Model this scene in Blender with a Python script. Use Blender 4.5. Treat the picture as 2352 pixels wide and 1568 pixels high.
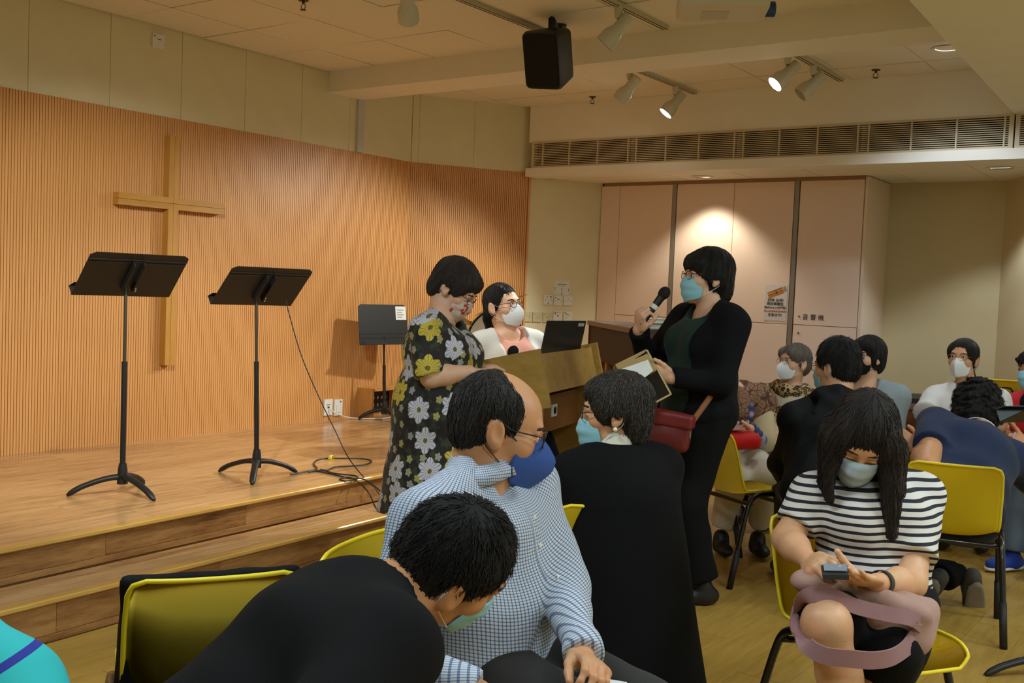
import bpy, bmesh, math, random
import numpy as np
from mathutils import Vector, Matrix

for o in list(bpy.data.objects): bpy.data.objects.remove(o, do_unlink=True)
SC = bpy.context.scene
COL = SC.collection
rnd = random.Random(7)

# ------------------------------------------------------------------ camera
# room axes: X along the grille bulkhead (to the right), Y along the slatted stage wall (into depth)
FPX = 2375.0
_A = np.array([1722., 53., -FPX]); _A /= np.linalg.norm(_A)
_B = np.array([-3284., 259., -FPX]); _B = _B - _A * _B.dot(_A); _B /= np.linalg.norm(_B)
RC = np.array([-_B, _A, np.cross(-_B, _A)])
HC = 1.40
CAM = np.array([0., 0., HC])
def ray(px, py): return RC @ np.array([(px - 1176) / FPX, -(py - 784) / FPX, -1.])
def at(px, py, d): return CAM + ray(px, py) * d
def onz(px, py, z): r = ray(px, py); return CAM + r * ((z - HC) / r[2])
def onx(px, py, x): r = ray(px, py); return CAM + r * (x / r[0])
def ony(px, py, y): r = ray(px, py); return CAM + r * (y / r[1])
RIGHT = RC @ np.array([1., 0, 0]); FWD = RC @ np.array([0, 0, -1.])
RIGHT_H = np.array([RIGHT[0], RIGHT[1], 0]); RIGHT_H /= np.linalg.norm(RIGHT_H)
FWD_H = np.array([FWD[0], FWD[1], 0]); FWD_H /= np.linalg.norm(FWD_H)
def heading(deg):
    """horizontal unit vector: 0 = away from the photographer, 90 = to the right, 180 = toward the photographer"""
    a = math.radians(deg); return FWD_H * math.cos(a) + RIGHT_H * math.sin(a)

cd = bpy.data.cameras.new('camera'); cam = bpy.data.objects.new('camera', cd); COL.objects.link(cam)
cd.sensor_width = 36.0; cd.lens = 36.0 * FPX / 2352.0; cd.clip_start = 0.05; cd.clip_end = 60
M = Matrix.Identity(4)
for i in range(3):
    for j in range(3): M[i][j] = RC[i][j]
    M[i][3] = CAM[i]
cam.matrix_world = M
SC.camera = cam

# ------------------------------------------------------------------ view, world, large lights
SC.view_settings.view_transform = 'Standard'
SC.view_settings.look = 'None'
SC.view_settings.gamma = 1.0
SC.view_settings.use_curve_mapping = False
SC.view_settings.exposure = 0.0
w = bpy.data.worlds.new('world'); SC.world = w; w.use_nodes = True
w.node_tree.nodes['Background'].inputs[0].default_value = (0.9, 0.7, 0.45, 1)
w.node_tree.nodes['Background'].inputs[1].default_value = 0.0

WARM = (0.97, 1.0, 0.92); WARM2 = (0.92, 1.0, 0.96); COOL = (0.75, 0.87, 1.0)
def spot(name, loc, target, energy, color=WARM, size=70, blend=0.5, radius=0.04, parent=None):
    l = bpy.data.lights.new(name, 'SPOT'); l.energy = energy; l.color = color
    l.spot_size = math.radians(size); l.spot_blend = blend; l.shadow_soft_size = radius
    o = bpy.data.objects.new(name, l); COL.objects.link(o)
    o.location = loc
    o.rotation_euler = (Vector(target) - Vector(loc)).to_track_quat('-Z', 'Y').to_euler()
    if parent is not None:
        o.parent = parent; o.matrix_parent_inverse = parent.matrix_world.inverted()
    return o

def area(name, loc, size, energy, color):
    l = bpy.data.lights.new(name, 'AREA'); l.shape = 'RECTANGLE'; l.size, l.size_y = size; l.energy = energy; l.color = color
    o = bpy.data.objects.new(name, l); COL.objects.link(o); o.location = loc; return o
PANELS = [(0.75, 0.4, 2.655), (0.75, 3.2, 2.655), (-2.3, 1.3, 2.96), (1.9, 5.2, 2.655)]
for p_ in PANELS: area('ceiling_lamp_offscreen', (p_[0], p_[1], p_[2] - 0.02), (1.1, 0.5), 41, (0.80, 1.0, 1.12))
# ------------------------------------------------------------------ materials
MATS = {}
def srgb(r, g, b):
    f = lambda c: (c / 255 / 12.92) if c / 255 <= 0.04045 else ((c / 255 + 0.055) / 1.055) ** 2.4
    return (f(r), f(g), f(b), 1)
class NT:
    def __init__(s, name):
        s.m = bpy.data.materials.new(name); s.m.use_nodes = True
        s.t = s.m.node_tree; s.b = s.t.nodes['Principled BSDF']
    def n(s, typ, **kw):
        x = s.t.nodes.new(typ)
        for k, v in kw.items():
            if k == 'inp':
                for a, b in v.items():
                    if isinstance(b, bpy.types.NodeSocket): s.t.links.new(b, x.inputs[a])
                    else: x.inputs[a].default_value = b
            else: setattr(x, k, v)
        return x
    def l(s, a, b): s.t.links.new(a, b)
    def math(s, op, a, b=None, c=None, clamp=False):
        x = s.t.nodes.new('ShaderNodeMath'); x.operation = op; x.use_clamp = clamp
        for i, v in enumerate((a, b, c)):
            if v is None: continue
            if isinstance(v, (int, float)): x.inputs[i].default_value = v
            else: s.l(v, x.inputs[i])
        return x.outputs[0]
    def mix(s, fac, a, b):
        x = s.t.nodes.new('ShaderNodeMix'); x.data_type = 'RGBA'
        for i, v in ((0, fac), (6, a), (7, b)):
            if isinstance(v, bpy.types.NodeSocket): s.l(v, x.inputs[i])
            else: x.inputs[i].default_value = v
        return x.outputs[2]
    def ramp(s, fac, stops, interp='LINEAR'):
        x = s.t.nodes.new('ShaderNodeValToRGB'); x.color_ramp.interpolation = interp
        e = x.color_ramp.elements
        while len(e) < len(stops): e.new(0.5)
        for el, (p, c) in zip(e, stops): el.position = p; el.color = c
        s.l(fac, x.inputs[0]); return x.outputs[0]
    def coord(s, kind='Object'): return s.t.nodes.new('ShaderNodeTexCoord').outputs[kind]
    def attr(s, name):
        x = s.t.nodes.new('ShaderNodeAttribute'); x.attribute_name = name; return x.outputs['Vector']
    def mapping(s, v, scale=(1, 1, 1), loc=(0, 0, 0), rot=(0, 0, 0)):
        x = s.t.nodes.new('ShaderNodeMapping'); s.l(v, x.inputs[0])
        x.inputs['Location'].default_value = loc; x.inputs['Rotation'].default_value = rot; x.inputs['Scale'].default_value = scale
        return x.outputs[0]
    def noise(s, v, scale=5, detail=2, rough=0.5, out=0):
        x = s.t.nodes.new('ShaderNodeTexNoise'); s.l(v, x.inputs['Vector'])
        x.inputs['Scale'].default_value = scale; x.inputs['Detail'].default_value = detail; x.inputs['Roughness'].default_value = rough
        return x.outputs[out]
    def bump(s, h, strength=0.2, dist=0.01):
        x = s.t.nodes.new('ShaderNodeBump'); s.l(h, x.inputs['Height'])
        x.inputs['Strength'].default_value = strength; x.inputs['Distance'].default_value = dist
        s.l(x.outputs[0], s.b.inputs['Normal'])
    def base(s, v):
        if isinstance(v, bpy.types.NodeSocket): s.l(v, s.b.inputs['Base Color'])
        else: s.b.inputs['Base Color'].default_value = v
    def set(s, **kw):
        for k, v in kw.items(): s.b.inputs[k.replace('_', ' ')].default_value = v

def plain(name, rgb, rough=0.6, metal=0.0, var=0.06, scale=30, bump=0.0, spec=None, emit=None, strength=0, coat=0):
    """flat colour with a little procedural variation"""
    if name in MATS: return MATS[name]
    t = NT(name); c = srgb(*rgb)
    co = t.coord()
    nz = t.noise(co, scale, 3)
    d = tuple(x * (1 - var) for x in c[:3]) + (1,); e = tuple(min(1, x * (1 + var)) for x in c[:3]) + (1,)
    t.base(t.mix(nz, d, e))
    t.set(Roughness=rough, Metallic=metal)
    if spec is not None: t.b.inputs['Specular IOR Level'].default_value = spec
    if coat: t.b.inputs['Coat Weight'].default_value = coat
    if bump: t.bump(t.noise(co, scale * 4, 2), bump, 0.004)
    if emit: t.b.inputs['Emission Color'].default_value = srgb(*emit); t.b.inputs['Emission Strength'].default_value = strength
    MATS[name] = t.m; return t.m

def wood(name, c1, c2, grain=(6, 6, 1), rough=0.4, vary=0.35, knots=True, scale=1.0, coat=0.0):
    """grain runs along the axis with the small factor; colour shifts per object"""
    if name in MATS: return MATS[name]
    t = NT(name); co = t.coord()
    oi = t.n('ShaderNodeObjectInfo')
    off = t.n('ShaderNodeVectorMath', operation='ADD'); t.l(co, off.inputs[0])
    cs = t.n('ShaderNodeCombineXYZ'); r9 = t.math('MULTIPLY', oi.outputs['Random'], 37.0)
    for i in range(3): t.l(r9, cs.inputs[i])
    t.l(cs.outputs[0], off.inputs[1])
    v = t.mapping(off.outputs[0], tuple(g * scale for g in grain))
    n1 = t.noise(v, 3.0, 6, 0.62); n2 = t.noise(v, 14.0, 3, 0.6)
    f = t.math('MULTIPLY_ADD', n2, 0.35, t.math('MULTIPLY', n1, 0.8))
    f = t.math('ADD', f, t.math('MULTIPLY', t.math('SUBTRACT', oi.outputs['Random'], 0.5), vary))
    a, b = srgb(*c1), srgb(*c2)
    dk = tuple(x * 0.45 for x in a[:3]) + (1,)
    stops = [(0.28, dk), (0.42, a), (0.75, b)] if knots else [(0.25, a), (0.8, b)]
    t.base(t.ramp(f, stops))
    t.set(Roughness=rough)
    if coat: t.b.inputs['Coat Weight'].default_value = coat; t.b.inputs['Coat Roughness'].default_value = 0.15
    t.bump(n2, 0.05, 0.003)
    MATS[name] = t.m; return t.m

def emis(name, rgb, strength):
    if name in MATS: return MATS[name]
    t = NT(name); t.base(srgb(*rgb)); t.b.inputs['Emission Color'].default_value = srgb(*rgb); t.b.inputs['Emission Strength'].default_value = strength
    MATS[name] = t.m; return t.m

# ------------------------------------------------------------------ mesh helpers
def link(name, me, mat, parent=None):
    o = bpy.data.objects.new(name, me); COL.objects.link(o)
    if mat is not None and not me.materials: me.materials.append(mat)
    if parent is not None: o.parent = parent
    return o
def tag(o, label, cat, group=None):
    o['label'] = label; o['category'] = cat
    if group: o['group'] = group
    return o
def struct(o): o['kind'] = 'structure'; return o
def empty(name, loc, label=None, cat=None, group=None, rotz=0.0):
    o = bpy.data.objects.new(name, None); COL.objects.link(o)
    o.location = tuple(loc); o.rotation_euler = (0, 0, rotz); o.empty_display_size = 0.1
    if label: tag(o, label, cat, group)
    return o
def bm_mesh(bm, name, smooth=False, bevel=0.0, seg=2):
    if bevel > 0:
        bmesh.ops.bevel(bm, geom=[e for e in bm.edges if e.calc_face_angle(0) > 0.6], offset=bevel, segments=seg, affect='EDGES', clamp_overlap=True, profile=0.5)
    bmesh.ops.recalc_face_normals(bm, faces=bm.faces)
    me = bpy.data.meshes.new(name); bm.to_mesh(me); bm.free()
    if smooth:
        for p in me.polygons: p.use_smooth = True
    return me
def add_box(bm, lo, hi, mat=None):
    vs = []
    for z in (lo[2], hi[2]):
        for x, y in ((lo[0], lo[1]), (hi[0], lo[1]), (hi[0], hi[1]), (lo[0], hi[1])):
            v = Vector((x, y, z)); vs.append(bm.verts.new(mat @ v if mat is not None else v))
    for f in ((3, 2, 1, 0), (4, 5, 6, 7), (0, 1, 5, 4), (1, 2, 6, 5), (2, 3, 7, 6), (3, 0, 4, 7)):
        bm.faces.new([vs[i] for i in f])
def box(name, lo, hi, mat, parent=None, bevel=0.0, xf=None, local=False):
    """axis box; its origin sits at the box centre when it has no parent"""
    bm = bmesh.new()
    if parent is None and xf is None and not local:
        c = [(a + b) / 2 for a, b in zip(lo, hi)]
        add_box(bm, [a - k for a, k in zip(lo, c)], [b - k for b, k in zip(hi, c)])
        o = link(name, bm_mesh(bm, name, False, bevel), mat); o.location = c
        return o
    add_box(bm, lo, hi, xf)
    return link(name, bm_mesh(bm, name, False, bevel), mat, parent)
def add_prism(bm, pts, z0, z1, xf=None):
    a = [Vector((p[0], p[1], z0)) for p in pts]; b = [Vector((p[0], p[1], z1)) for p in pts]
    if xf is not None: a = [xf @ v for v in a]; b = [xf @ v for v in b]
    a = [bm.verts.new(v) for v in a]; b = [bm.verts.new(v) for v in b]
    n = len(pts)
    bm.faces.new(a[::-1]); bm.faces.new(b)
    for i in range(n): bm.faces.new([a[i], a[(i + 1) % n], b[(i + 1) % n], b[i]])
def prism(name, pts, z0, z1, mat, parent=None, xf=None, bevel=0.0):
    bm = bmesh.new(); add_prism(bm, pts, z0, z1, xf)
    return link(name, bm_mesh(bm, name, False, bevel), mat, parent)
def add_lathe(bm, prof, seg=24, xf=None, cap=True):
    rings = []
    for r, z in prof:
        ring = []
        for k in range(seg):
            a = 2 * math.pi * k / seg; v = Vector((r * math.cos(a), r * math.sin(a), z))
            ring.append(bm.verts.new(xf @ v if xf is not None else v))
        rings.append(ring)
    for a, b in zip(rings[:-1], rings[1:]):
        for k in range(seg): bm.faces.new([a[k], a[(k + 1) % seg], b[(k + 1) % seg], b[k]])
    if cap: bm.faces.new(rings[0][::-1]); bm.faces.new(rings[-1])
def lathe(name, prof, mat, parent=None, seg=24, xf=None, cap=True):
    bm = bmesh.new(); add_lathe(bm, prof, seg, xf, cap)
    o = link(name, bm_mesh(bm, name, True), mat, parent); auto_smooth(o); return o
def auto_smooth(o, ang=40):
    me = o.data
    me.set_sharp_from_angle(angle=math.radians(ang))
def xf_dir(p, d, up=(0, 0, 1)):
    """matrix with local Z along d, at p"""
    d = Vector(d).normalized(); q = d.to_track_quat('Z', 'Y')
    return Matrix.Translation(Vector(p)) @ q.to_matrix().to_4x4()
def frame(p, x, z):
    """matrix with given x axis and approximate z axis"""
    x = Vector(x).normalized(); z = Vector(z); y = z.cross(x).normalized(); z = x.cross(y).normalized()
    m = Matrix.Identity(4)
    for i in range(3): m[i][0] = x[i]; m[i][1] = y[i]; m[i][2] = z[i]; m[i][3] = p[i]
    return m
def catmull(P, n=8, closed=False):
    P = [np.array(p, float) for p in P]; out = []; m = len(P)
    rng = range(m) if closed else range(m - 1)
    for i in rng:
        g = (lambda k: P[k % m]) if closed else (lambda k: P[min(max(k, 0), m - 1)])
        p0, p1, p2, p3 = g(i - 1), g(i), g(i + 1), g(i + 2)
        for k in range(n):
            t = k / n
            out.append(0.5 * ((2 * p1) + (-p0 + p2) * t + (2 * p0 - 5 * p1 + 4 * p2 - p3) * t * t + (-p0 + 3 * p1 - 3 * p2 + p3) * t ** 3))
    if not closed: out.append(P[-1])
    return out
def add_tube(bm, pts, r, seg=10, closed=False, flat=None):
    """sweep a circle (radius r or list) along pts; flat=(normal, factor) squashes it"""
    pts = [Vector(p) for p in pts]; n = len(pts)
    rs = [r] * n if isinstance(r, (int, float)) else [r[min(int(i * (len(r) - 1) / max(1, n - 1)), len(r) - 1)] if len(r) != n else r[i] for i in range(n)]
    rings = []; prev = None
    for i, p in enumerate(pts):
        if closed: d = (pts[(i + 1) % n] - pts[i - 1])
        else: d = pts[min(i + 1, n - 1)] - pts[max(i - 1, 0)]
        d.normalize()
        if prev is None:
            a = Vector((0, 0, 1)) if abs(d.z) < 0.9 else Vector((1, 0, 0))
            u = d.cross(a).normalized()
        else:
            u = (prev - d * prev.dot(d)).normalized()
        prev = u; v = d.cross(u)
        ring = []
        for k in range(seg):
            a = 2 * math.pi * k / seg
            q = u * math.cos(a) * rs[i] + v * math.sin(a) * rs[i]
            if flat is not None:
                nn = Vector(flat[0]); q = q - nn * q.dot(nn) * (1 - flat[1])
            ring.append(bm.verts.new(p + q))
        rings.append(ring)
    pairs = list(zip(rings[:-1], rings[1:]))
    if closed: pairs.append((rings[-1], rings[0]))
    for a, b in pairs:
        for k in range(seg): bm.faces.new([a[k], a[(k + 1) % seg], b[(k + 1) % seg], b[k]])
    if not closed: bm.faces.new(rings[0][::-1]); bm.faces.new(rings[-1])
def tube(name, pts, r, mat, parent=None, seg=10, closed=False, flat=None):
    bm = bmesh.new(); add_tube(bm, pts, r, seg, closed, flat)
    o = link(name, bm_mesh(bm, name, True), mat, parent); auto_smooth(o, 50); return o
def rel(o, base):
    """shift mesh data given in world coordinates so that it is relative to base"""
    o.data.transform(Matrix.Translation(-Vector(base))); return o
def thing_mesh(o, base=None):
    """top-level mesh built in world coordinates: move its origin to its base centre"""
    me = o.data
    co = np.empty(len(me.vertices) * 3); me.vertices.foreach_get('co', co); co = co.reshape(-1, 3)
    if base is None:
        base = np.array([(co[:, 0].min() + co[:, 0].max()) / 2, (co[:, 1].min() + co[:, 1].max()) / 2, co[:, 2].min()])
    me.transform(Matrix.Translation(-Vector(base))); o.location = tuple(base); return o
def copy_tree(o, parent=None):
    c = o.copy(); COL.objects.link(c); c.parent = parent
    for ch in o.children:
        copy_tree(ch, c)
    return c
def rounded_rect(w, h, r, seg=5):
    out = []
    for cx, cy, a0 in ((w / 2 - r, h / 2 - r, 0), (-w / 2 + r, h / 2 - r, 90), (-w / 2 + r, -h / 2 + r, 180), (w / 2 - r, -h / 2 + r, 270)):
        for k in range(seg + 1):
            a = math.radians(a0 + 90 * k / seg); out.append((cx + r * math.cos(a), cy + r * math.sin(a)))
    return out
def text_obj(name, s, size, xf, mat, parent=None, align='CENTER', extrude=0.0006):
    cu = bpy.data.curves.new(name, 'FONT'); cu.body = s; cu.size = size; cu.align_x = align; cu.align_y = 'CENTER'; cu.extrude = extrude
    tmp = bpy.data.objects.new(name + '_tmp', cu); COL.objects.link(tmp)
    dg = bpy.context.evaluated_depsgraph_get(); me = bpy.data.meshes.new_from_object(tmp.evaluated_get(dg))
    bpy.data.objects.remove(tmp, do_unlink=True); bpy.data.curves.remove(cu)
    me.transform(xf); me.materials.clear()
    return link(name, me, mat, parent)
# ------------------------------------------------------------------ room shell
XW, ZC, ZL, YB = -5.83, 2.975, 2.37, 7.40
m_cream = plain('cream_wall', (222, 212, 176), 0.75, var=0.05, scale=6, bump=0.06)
m_soffit = plain('warm_white_paint', (234, 230, 218), 0.7, var=0.04, scale=5, bump=0.04)
m_tile = plain('ceiling_tile', (232, 226, 210), 0.85, var=0.05, scale=60, bump=0.12)
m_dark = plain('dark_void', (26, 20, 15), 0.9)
m_white = plain('white_metal', (225, 222, 212), 0.45, var=0.03)
m_plate = plain('white_plate', (228, 226, 220), 0.4, var=0.02)
m_floor = wood('floor_laminate', (152, 116, 48), (190, 152, 72), (14, 1.3, 14), 0.33, vary=0.12, knots=False)
m_stage = wood('stage_laminate', (162, 118, 74), (208, 166, 114), (11, 0.9, 11), 0.25, vary=0.16, coat=0.25)
m_riser = wood('riser_laminate', (140, 94, 50), (184, 136, 80), (9, 1.1, 9), 0.4, vary=0.22)
m_nose = wood('nosing_wood', (190, 140, 62), (218, 172, 92), (9, 0.8, 9), 0.25, vary=0.08, knots=False, coat=0.3)
m_slat = wood('slat_wood', (202, 142, 82), (220, 162, 98), (20, 20, 0.6), 0.42, vary=0.10, knots=False)
m_cross = wood('cross_wood', (172, 118, 44), (198, 146, 66), (8, 8, 0.8), 0.4, vary=0.05, knots=False)

# floor
fl = struct(box('floor', (-6.2, -2.6, -0.12), (3.1, 8.95, -0.005), m_floor))
plank = bmesh.new(); add_box(plank, (-0.0945, -0.599, -0.004), (0.0945, 0.599, 0.004))
me_plank = bm_mesh(plank, 'floor_plank'); me_plank.materials.append(m_floor)
def child_at(name, me, parent, world):
    o = bpy.data.objects.new(name, me); COL.objects.link(o); o.parent = parent
    o.location = Vector(world) - parent.location; return o
for r in range(25):
    off = (r * 0.437) % 1.2
    for k in range(7):
        y = 0.6 + off + 1.2 * k
        if y < 8.1: child_at('floor_plank', me_plank, fl, (-3.50 + 0.19 * r, y, -0.004))

# stage platform with two steps; the front edge runs slightly off the wall direction
def xlow(y): return -3.585 - 0.045 * (y - 1.9)
def xup(y): return -3.868 - 0.045 * (y - 1.9)
Z1, Z2 = 0.165, 0.31
Y0, Y1 = 0.3, 6.95
stage = struct(prism('stage_platform', [(xup(Y0) - 0.03, Y0), (xup(Y1) - 0.03, Y1), (-5.60, Y1), (-5.835, 6.53), (-5.835, Y0)], 0.0, Z2 - 0.012, m_riser))
step = struct(prism('stage_step', [(xlow(Y0) - 0.03, Y0), (xlow(Y1) - 0.03, Y1), (xup(Y1) - 0.03, Y1), (xup(Y0) - 0.03, Y0)], 0.0, Z1 - 0.012, m_riser))
def quad_plank(name, fx, v0, v1, y0, y1, z0, z1, mat, parent):
    ys = (y0, y1)
    pts = [(max(fx(y0) - v0, -5.83), y0), (max(fx(y1) - v0, -5.83), y1), (max(fx(y1) - v1, -5.83), y1), (max(fx(y0) - v1, -5.83), y0)]
    if abs(pts[0][0] - pts[3][0]) < 0.01: return
    o = prism(name, pts, z0, z1, mat, parent); return o
g = 0.0008
for r in range(11):
    v0 = 0.045 + 0.19 * r; off = (r * 0.53) % 1.25
    edges = [Y0] + [Y0 + off + 1.25 * k for k in range(6) if Y0 + off + 1.25 * k > Y0 + 0.05 and Y0 + off + 1.25 * k < 6.45] + [6.5]
    for a, b in zip(edges[:-1], edges[1:]):
        quad_plank('stage_plank', xup, v0 + g, v0 + 0.19 - g, a + g, b - g, Z2 - 0.012, Z2, m_stage, stage)
prism('stage_plank', [(xup(6.5) - 0.045, 6.5), (xup(Y1) - 0.045, Y1), (-5.60, Y1), (-5.80, 6.5)], Z2 - 0.012, Z2, m_stage, stage)
for r, (v0, v1) in enumerate(((0.045, 0.19), (0.19, 0.268))):
    off = 0.35 + r * 0.6
    edges = [Y0] + [Y0 + off + 1.25 * k for k in range(6) if Y0 + off + 1.25 * k < 6.8] + [Y1]
    for a, b in zip(edges[:-1], edges[1:]):
        quad_plank('step_plank', xlow, v0 + g, v1 - g, a + g, b - g, Z1 - 0.012, Z1, m_stage, step)
for fx, z0, z1, joints, par in ((xup, Z1, Z2, (0.72, 1.63, 2.53, 3.31, 4.2, 5.1, 6.0), stage), (xlow, 0.0, Z1, (0.5, 1.35, 2.135, 2.92, 3.70, 4.6, 5.5, 6.4), step)):
    edges = [Y0] + list(joints) + [Y1]
    for a, b in zip(edges[:-1], edges[1:]):
        quad_plank('riser_plank', fx, 0.018, 0.031, a + g, b - g, z0 + 0.028, z1 - 0.02, m_riser, par)
    quad_plank('toe_strip', fx, 0.012, 0.031, Y0, Y1, z0, z0 + 0.026, m_riser, par)
    bm = bmesh.new(); pts = [(0.0, z1 - 0.014), (0.004, z1 - 0.019), (0.02, z1 - 0.02), (0.045, z1 - 0.012), (0.045, z1 + 0.001), (0.006, z1 + 0.002), (0.001, z1 - 0.003)]
    ra = [bm.verts.new((fx(Y0) - v, Y0, z)) for v, z in pts]; rb = [bm.verts.new((fx(Y1) - v, Y1, z)) for v, z in pts]
    for i in range(len(pts)): bm.faces.new([ra[i], ra[(i + 1) % len(pts)], rb[(i + 1) % len(pts)], rb[i]])
    bm.faces.new(ra[::-1]); bm.faces.new(rb)
    link('nosing', bm_mesh(bm, 'nosing'), m_nose, par)

# slatted stage wall and the angled wall that follows it
D2 = np.array([0.497, 0.868, 0]); N2 = np.array([0.868, -0.497, 0]); P2 = np.array([XW, 6.529, 0])
ANG2 = math.atan2(D2[1], D2[0])
wl = struct(box('wall_left', (-6.05, -2.6, 0.0), (XW - 0.022, 6.56, 3.05), m_cream))
def w2(s, out, z): p = P2 + D2 * s + N2 * out; return (p[0], p[1], z)
def xf2(s, out, z):
    """frame on the angled wall: local x along the wall, local y out of it (negative = toward room), z up"""
    m = Matrix.Rotation(ANG2, 4, 'Z'); m.translation = Vector(w2(s, out, z)); return m
wa = struct(prism('wall_angled', [w2(-0.05, -0.022, 0)[:2], w2(1.845, -0.022, 0)[:2], w2(1.845, -0.25, 0)[:2], w2(-0.15, -0.25, 0)[:2]], 0.0, 3.05, m_cream))
ZS = 2.412
backing = box('slat_backing', (XW - 0.022, 2.2, Z2), (XW - 0.012, 6.53, ZS), m_slat); backing.parent = wl; backing.location = Vector(backing.location) - wl.location
pb = prism('slat_backing', [w2(0, -0.012, 0)[:2], w2(1.095, -0.012, 0)[:2], w2(1.095, -0.022, 0)[:2], w2(0, -0.022, 0)[:2]], 0.0, ZS, m_slat, wa)
sb = bmesh.new(); add_box(sb, (-0.012, -0.0068, -(ZS - Z2) / 2), (0.0, 0.0068, (ZS - Z2) / 2)); me_slat = bm_mesh(sb, 'slat', False, 0.0012, 1); me_slat.materials.append(m_slat)
PITCH = 0.0181
k = 0
while 2.26 + PITCH * k < 6.515:
    child_at('slat', me_slat, wl, (XW, 2.26 + PITCH * k, (ZS + Z2) / 2)); k += 1
s = 0.004
while s < 1.09:
    o = child_at('slat', me_slat, wa, w2(s, 0.0, (ZS + Z2) / 2)); o.rotation_euler = (0, 0, math.atan2(N2[1], N2[0])); s += PITCH
prism('slat_end_trim', [w2(1.088, 0.004, 0)[:2], w2(1.106, 0.004, 0)[:2], w2(1.106, -0.022, 0)[:2], w2(1.088, -0.022, 0)[:2]], 0.0, ZS, m_slat, wa)
# painted wall panels above the slats
seam = [2.15, 2.68, 3.213, 3.735, 4.255, 4.78, 5.305, 5.80, 6.529]
for a, b in zip(seam[:-1], seam[1:]):
    o = box('wall_panel', (XW - 0.022, a + 0.0015, ZS), (XW - 0.006, b - 0.0015, ZC + 0.02), m_cream); o.parent = wl; o.location = Vector(o.location) - wl.location
for a, b in ((0.0, 0.06), (0.06, 0.56), (0.56, 1.35)):
    prism('wall_panel', [w2(a + 0.001, -0.006, 0)[:2], w2(b - 0.001, -0.006, 0)[:2], w2(b - 0.001, -0.022, 0)[:2], w2(a + 0.001, -0.022, 0)[:2]], ZS, ZC + 0.02, m_cream, wa)
struct(box('trim_1', (XW - 0.006, 5.872, ZS), (XW + 0.02, 5.94, 2.821), plain('grey_trim', (196, 196, 192), 0.5)))

# ceiling
ce = struct(box('ceiling', (-6.05, -2.6, 2.992), (3.1, 8.95, 3.06), m_tile))
tb = bmesh.new(); add_box(tb, (-0.2865, -0.2865, -0.008), (0.2865, 0.2865, 0.008)); me_tile = bm_mesh(tb, 'ceiling_tile', False, 0.0015, 1); me_tile.materials.append(m_tile)
rows = [3.83 + 0.58 * k - 0.29 for k in range(-5, 3)] + [5.28] + [6.18, 6.76]
for cx in range(-1, 8):
    x = -5.36 + 0.58 * cx + 0.29 - 0.0
    for y in rows:
        o = child_at('ceiling_tile', me_tile, ce, (x, y, ZC + 0.008))
        if x < -5.5:
            o.scale = (0.8, 1, 1); o.location.x += 0.055
        dz = rnd.uniform(0, 0.004); o.location.z += dz
        o.rotation_euler = (rnd.uniform(-.006, .006), rnd.uniform(-.006, .006), 0)
    o = child_at('ceiling_tile', me_tile, ce, (x, 7.225, ZC + 0.008)); o.scale = (1, 0.6, 1)
# beam, dropped ceiling on the right, bulkhead
beam = struct(box('ceiling_beam', (XW - 0.01, 5.565, 2.82), (-1.15, 5.916, 2.995), m_soffit))
struct(prism('ceiling_dropped', [(-0.99, -2.6), (-1.387, YB + 0.02), (3.1, YB + 0.02), (3.1, -2.6)], 2.66, 3.0, m_soffit))
bulk = struct(box('wall_bulkhead', (-5.25, YB, 2.662), (3.1, 7.56, 2.995), m_soffit))
def sub(name, lo, hi, mat, par, bevel=0.0):
    o = box(name, lo, hi, mat, None, bevel); o.parent = par; o.location = Vector(o.location) - par.location; return o
sub('lower_band', (-5.27, YB - 0.012, ZL), (3.1, 7.56, 2.441), m_soffit, bulk)
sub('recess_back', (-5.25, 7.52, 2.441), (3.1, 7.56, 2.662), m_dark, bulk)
# air grille: frame, blades, bars
def grille(x0, x1, bars, label):
    cx = (x0 + x1) / 2
    gl = empty('air_grille', (cx, YB, 2.441), label, 'air grille')
    m_gr = plain('grille_paint', (200, 186, 156), 0.5, var=0.03)
    for lo, hi in (((x0, YB - 0.008, 2.441), (x1, YB + 0.02, 2.457)), ((x0, YB - 0.008, 2.648), (x1, YB + 0.02, 2.664)),
                   ((x0, YB - 0.008, 2.457), (x0 + 0.028, YB + 0.02, 2.648)), ((x1 - 0.028, YB - 0.008, 2.457), (x1, YB + 0.02, 2.648))):
        sub('grille_frame', lo, hi, m_gr, gl)
    n = 13
    for i in range(n):
        z = 2.461 + (i + 0.5) * (0.184 / n)
        bm = bmesh.new(); L = (x1 - x0) / 2 - 0.028
        add_box(bm, (-L, -0.007, -0.0033), (L, 0.007, 0.0033), Matrix.Rotation(math.radians(12), 4, 'X'))
        o = link('blade', bm_mesh(bm, 'blade'), m_gr, gl); o.location = (0, 0.004, z - 2.441)
    for bx in bars:
        sub('bar', (bx - 0.005, YB - 0.006, 2.457), (bx + 0.005, YB + 0.012, 2.648), m_gr, gl)
    for bx in bars[3:12:4]:
        sub('bracket', (bx + 0.02, YB + 0.014, 2.457), (bx + 0.06, YB + 0.02, 2.648), plain('grille_bracket', (140, 130, 108), 0.6), gl)
    return gl
grille(-5.215, -1.385, [-5.10, -4.83, -4.55, -4.26, -4.185, -3.918, -3.63, -3.335, -3.26, -2.977, -2.688, -2.396, -2.32, -2.03, -1.737, -1.44], 'long slatted air grille running along the bulkhead above the cabinet')
grille(-1.375, 1.2, [-1.30, -1.0, -0.7, -0.4, -0.1, 0.2, 0.5, 0.8, 1.1], 'short run of slatted air grille beyond the joint under the dropped ceiling')
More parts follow.
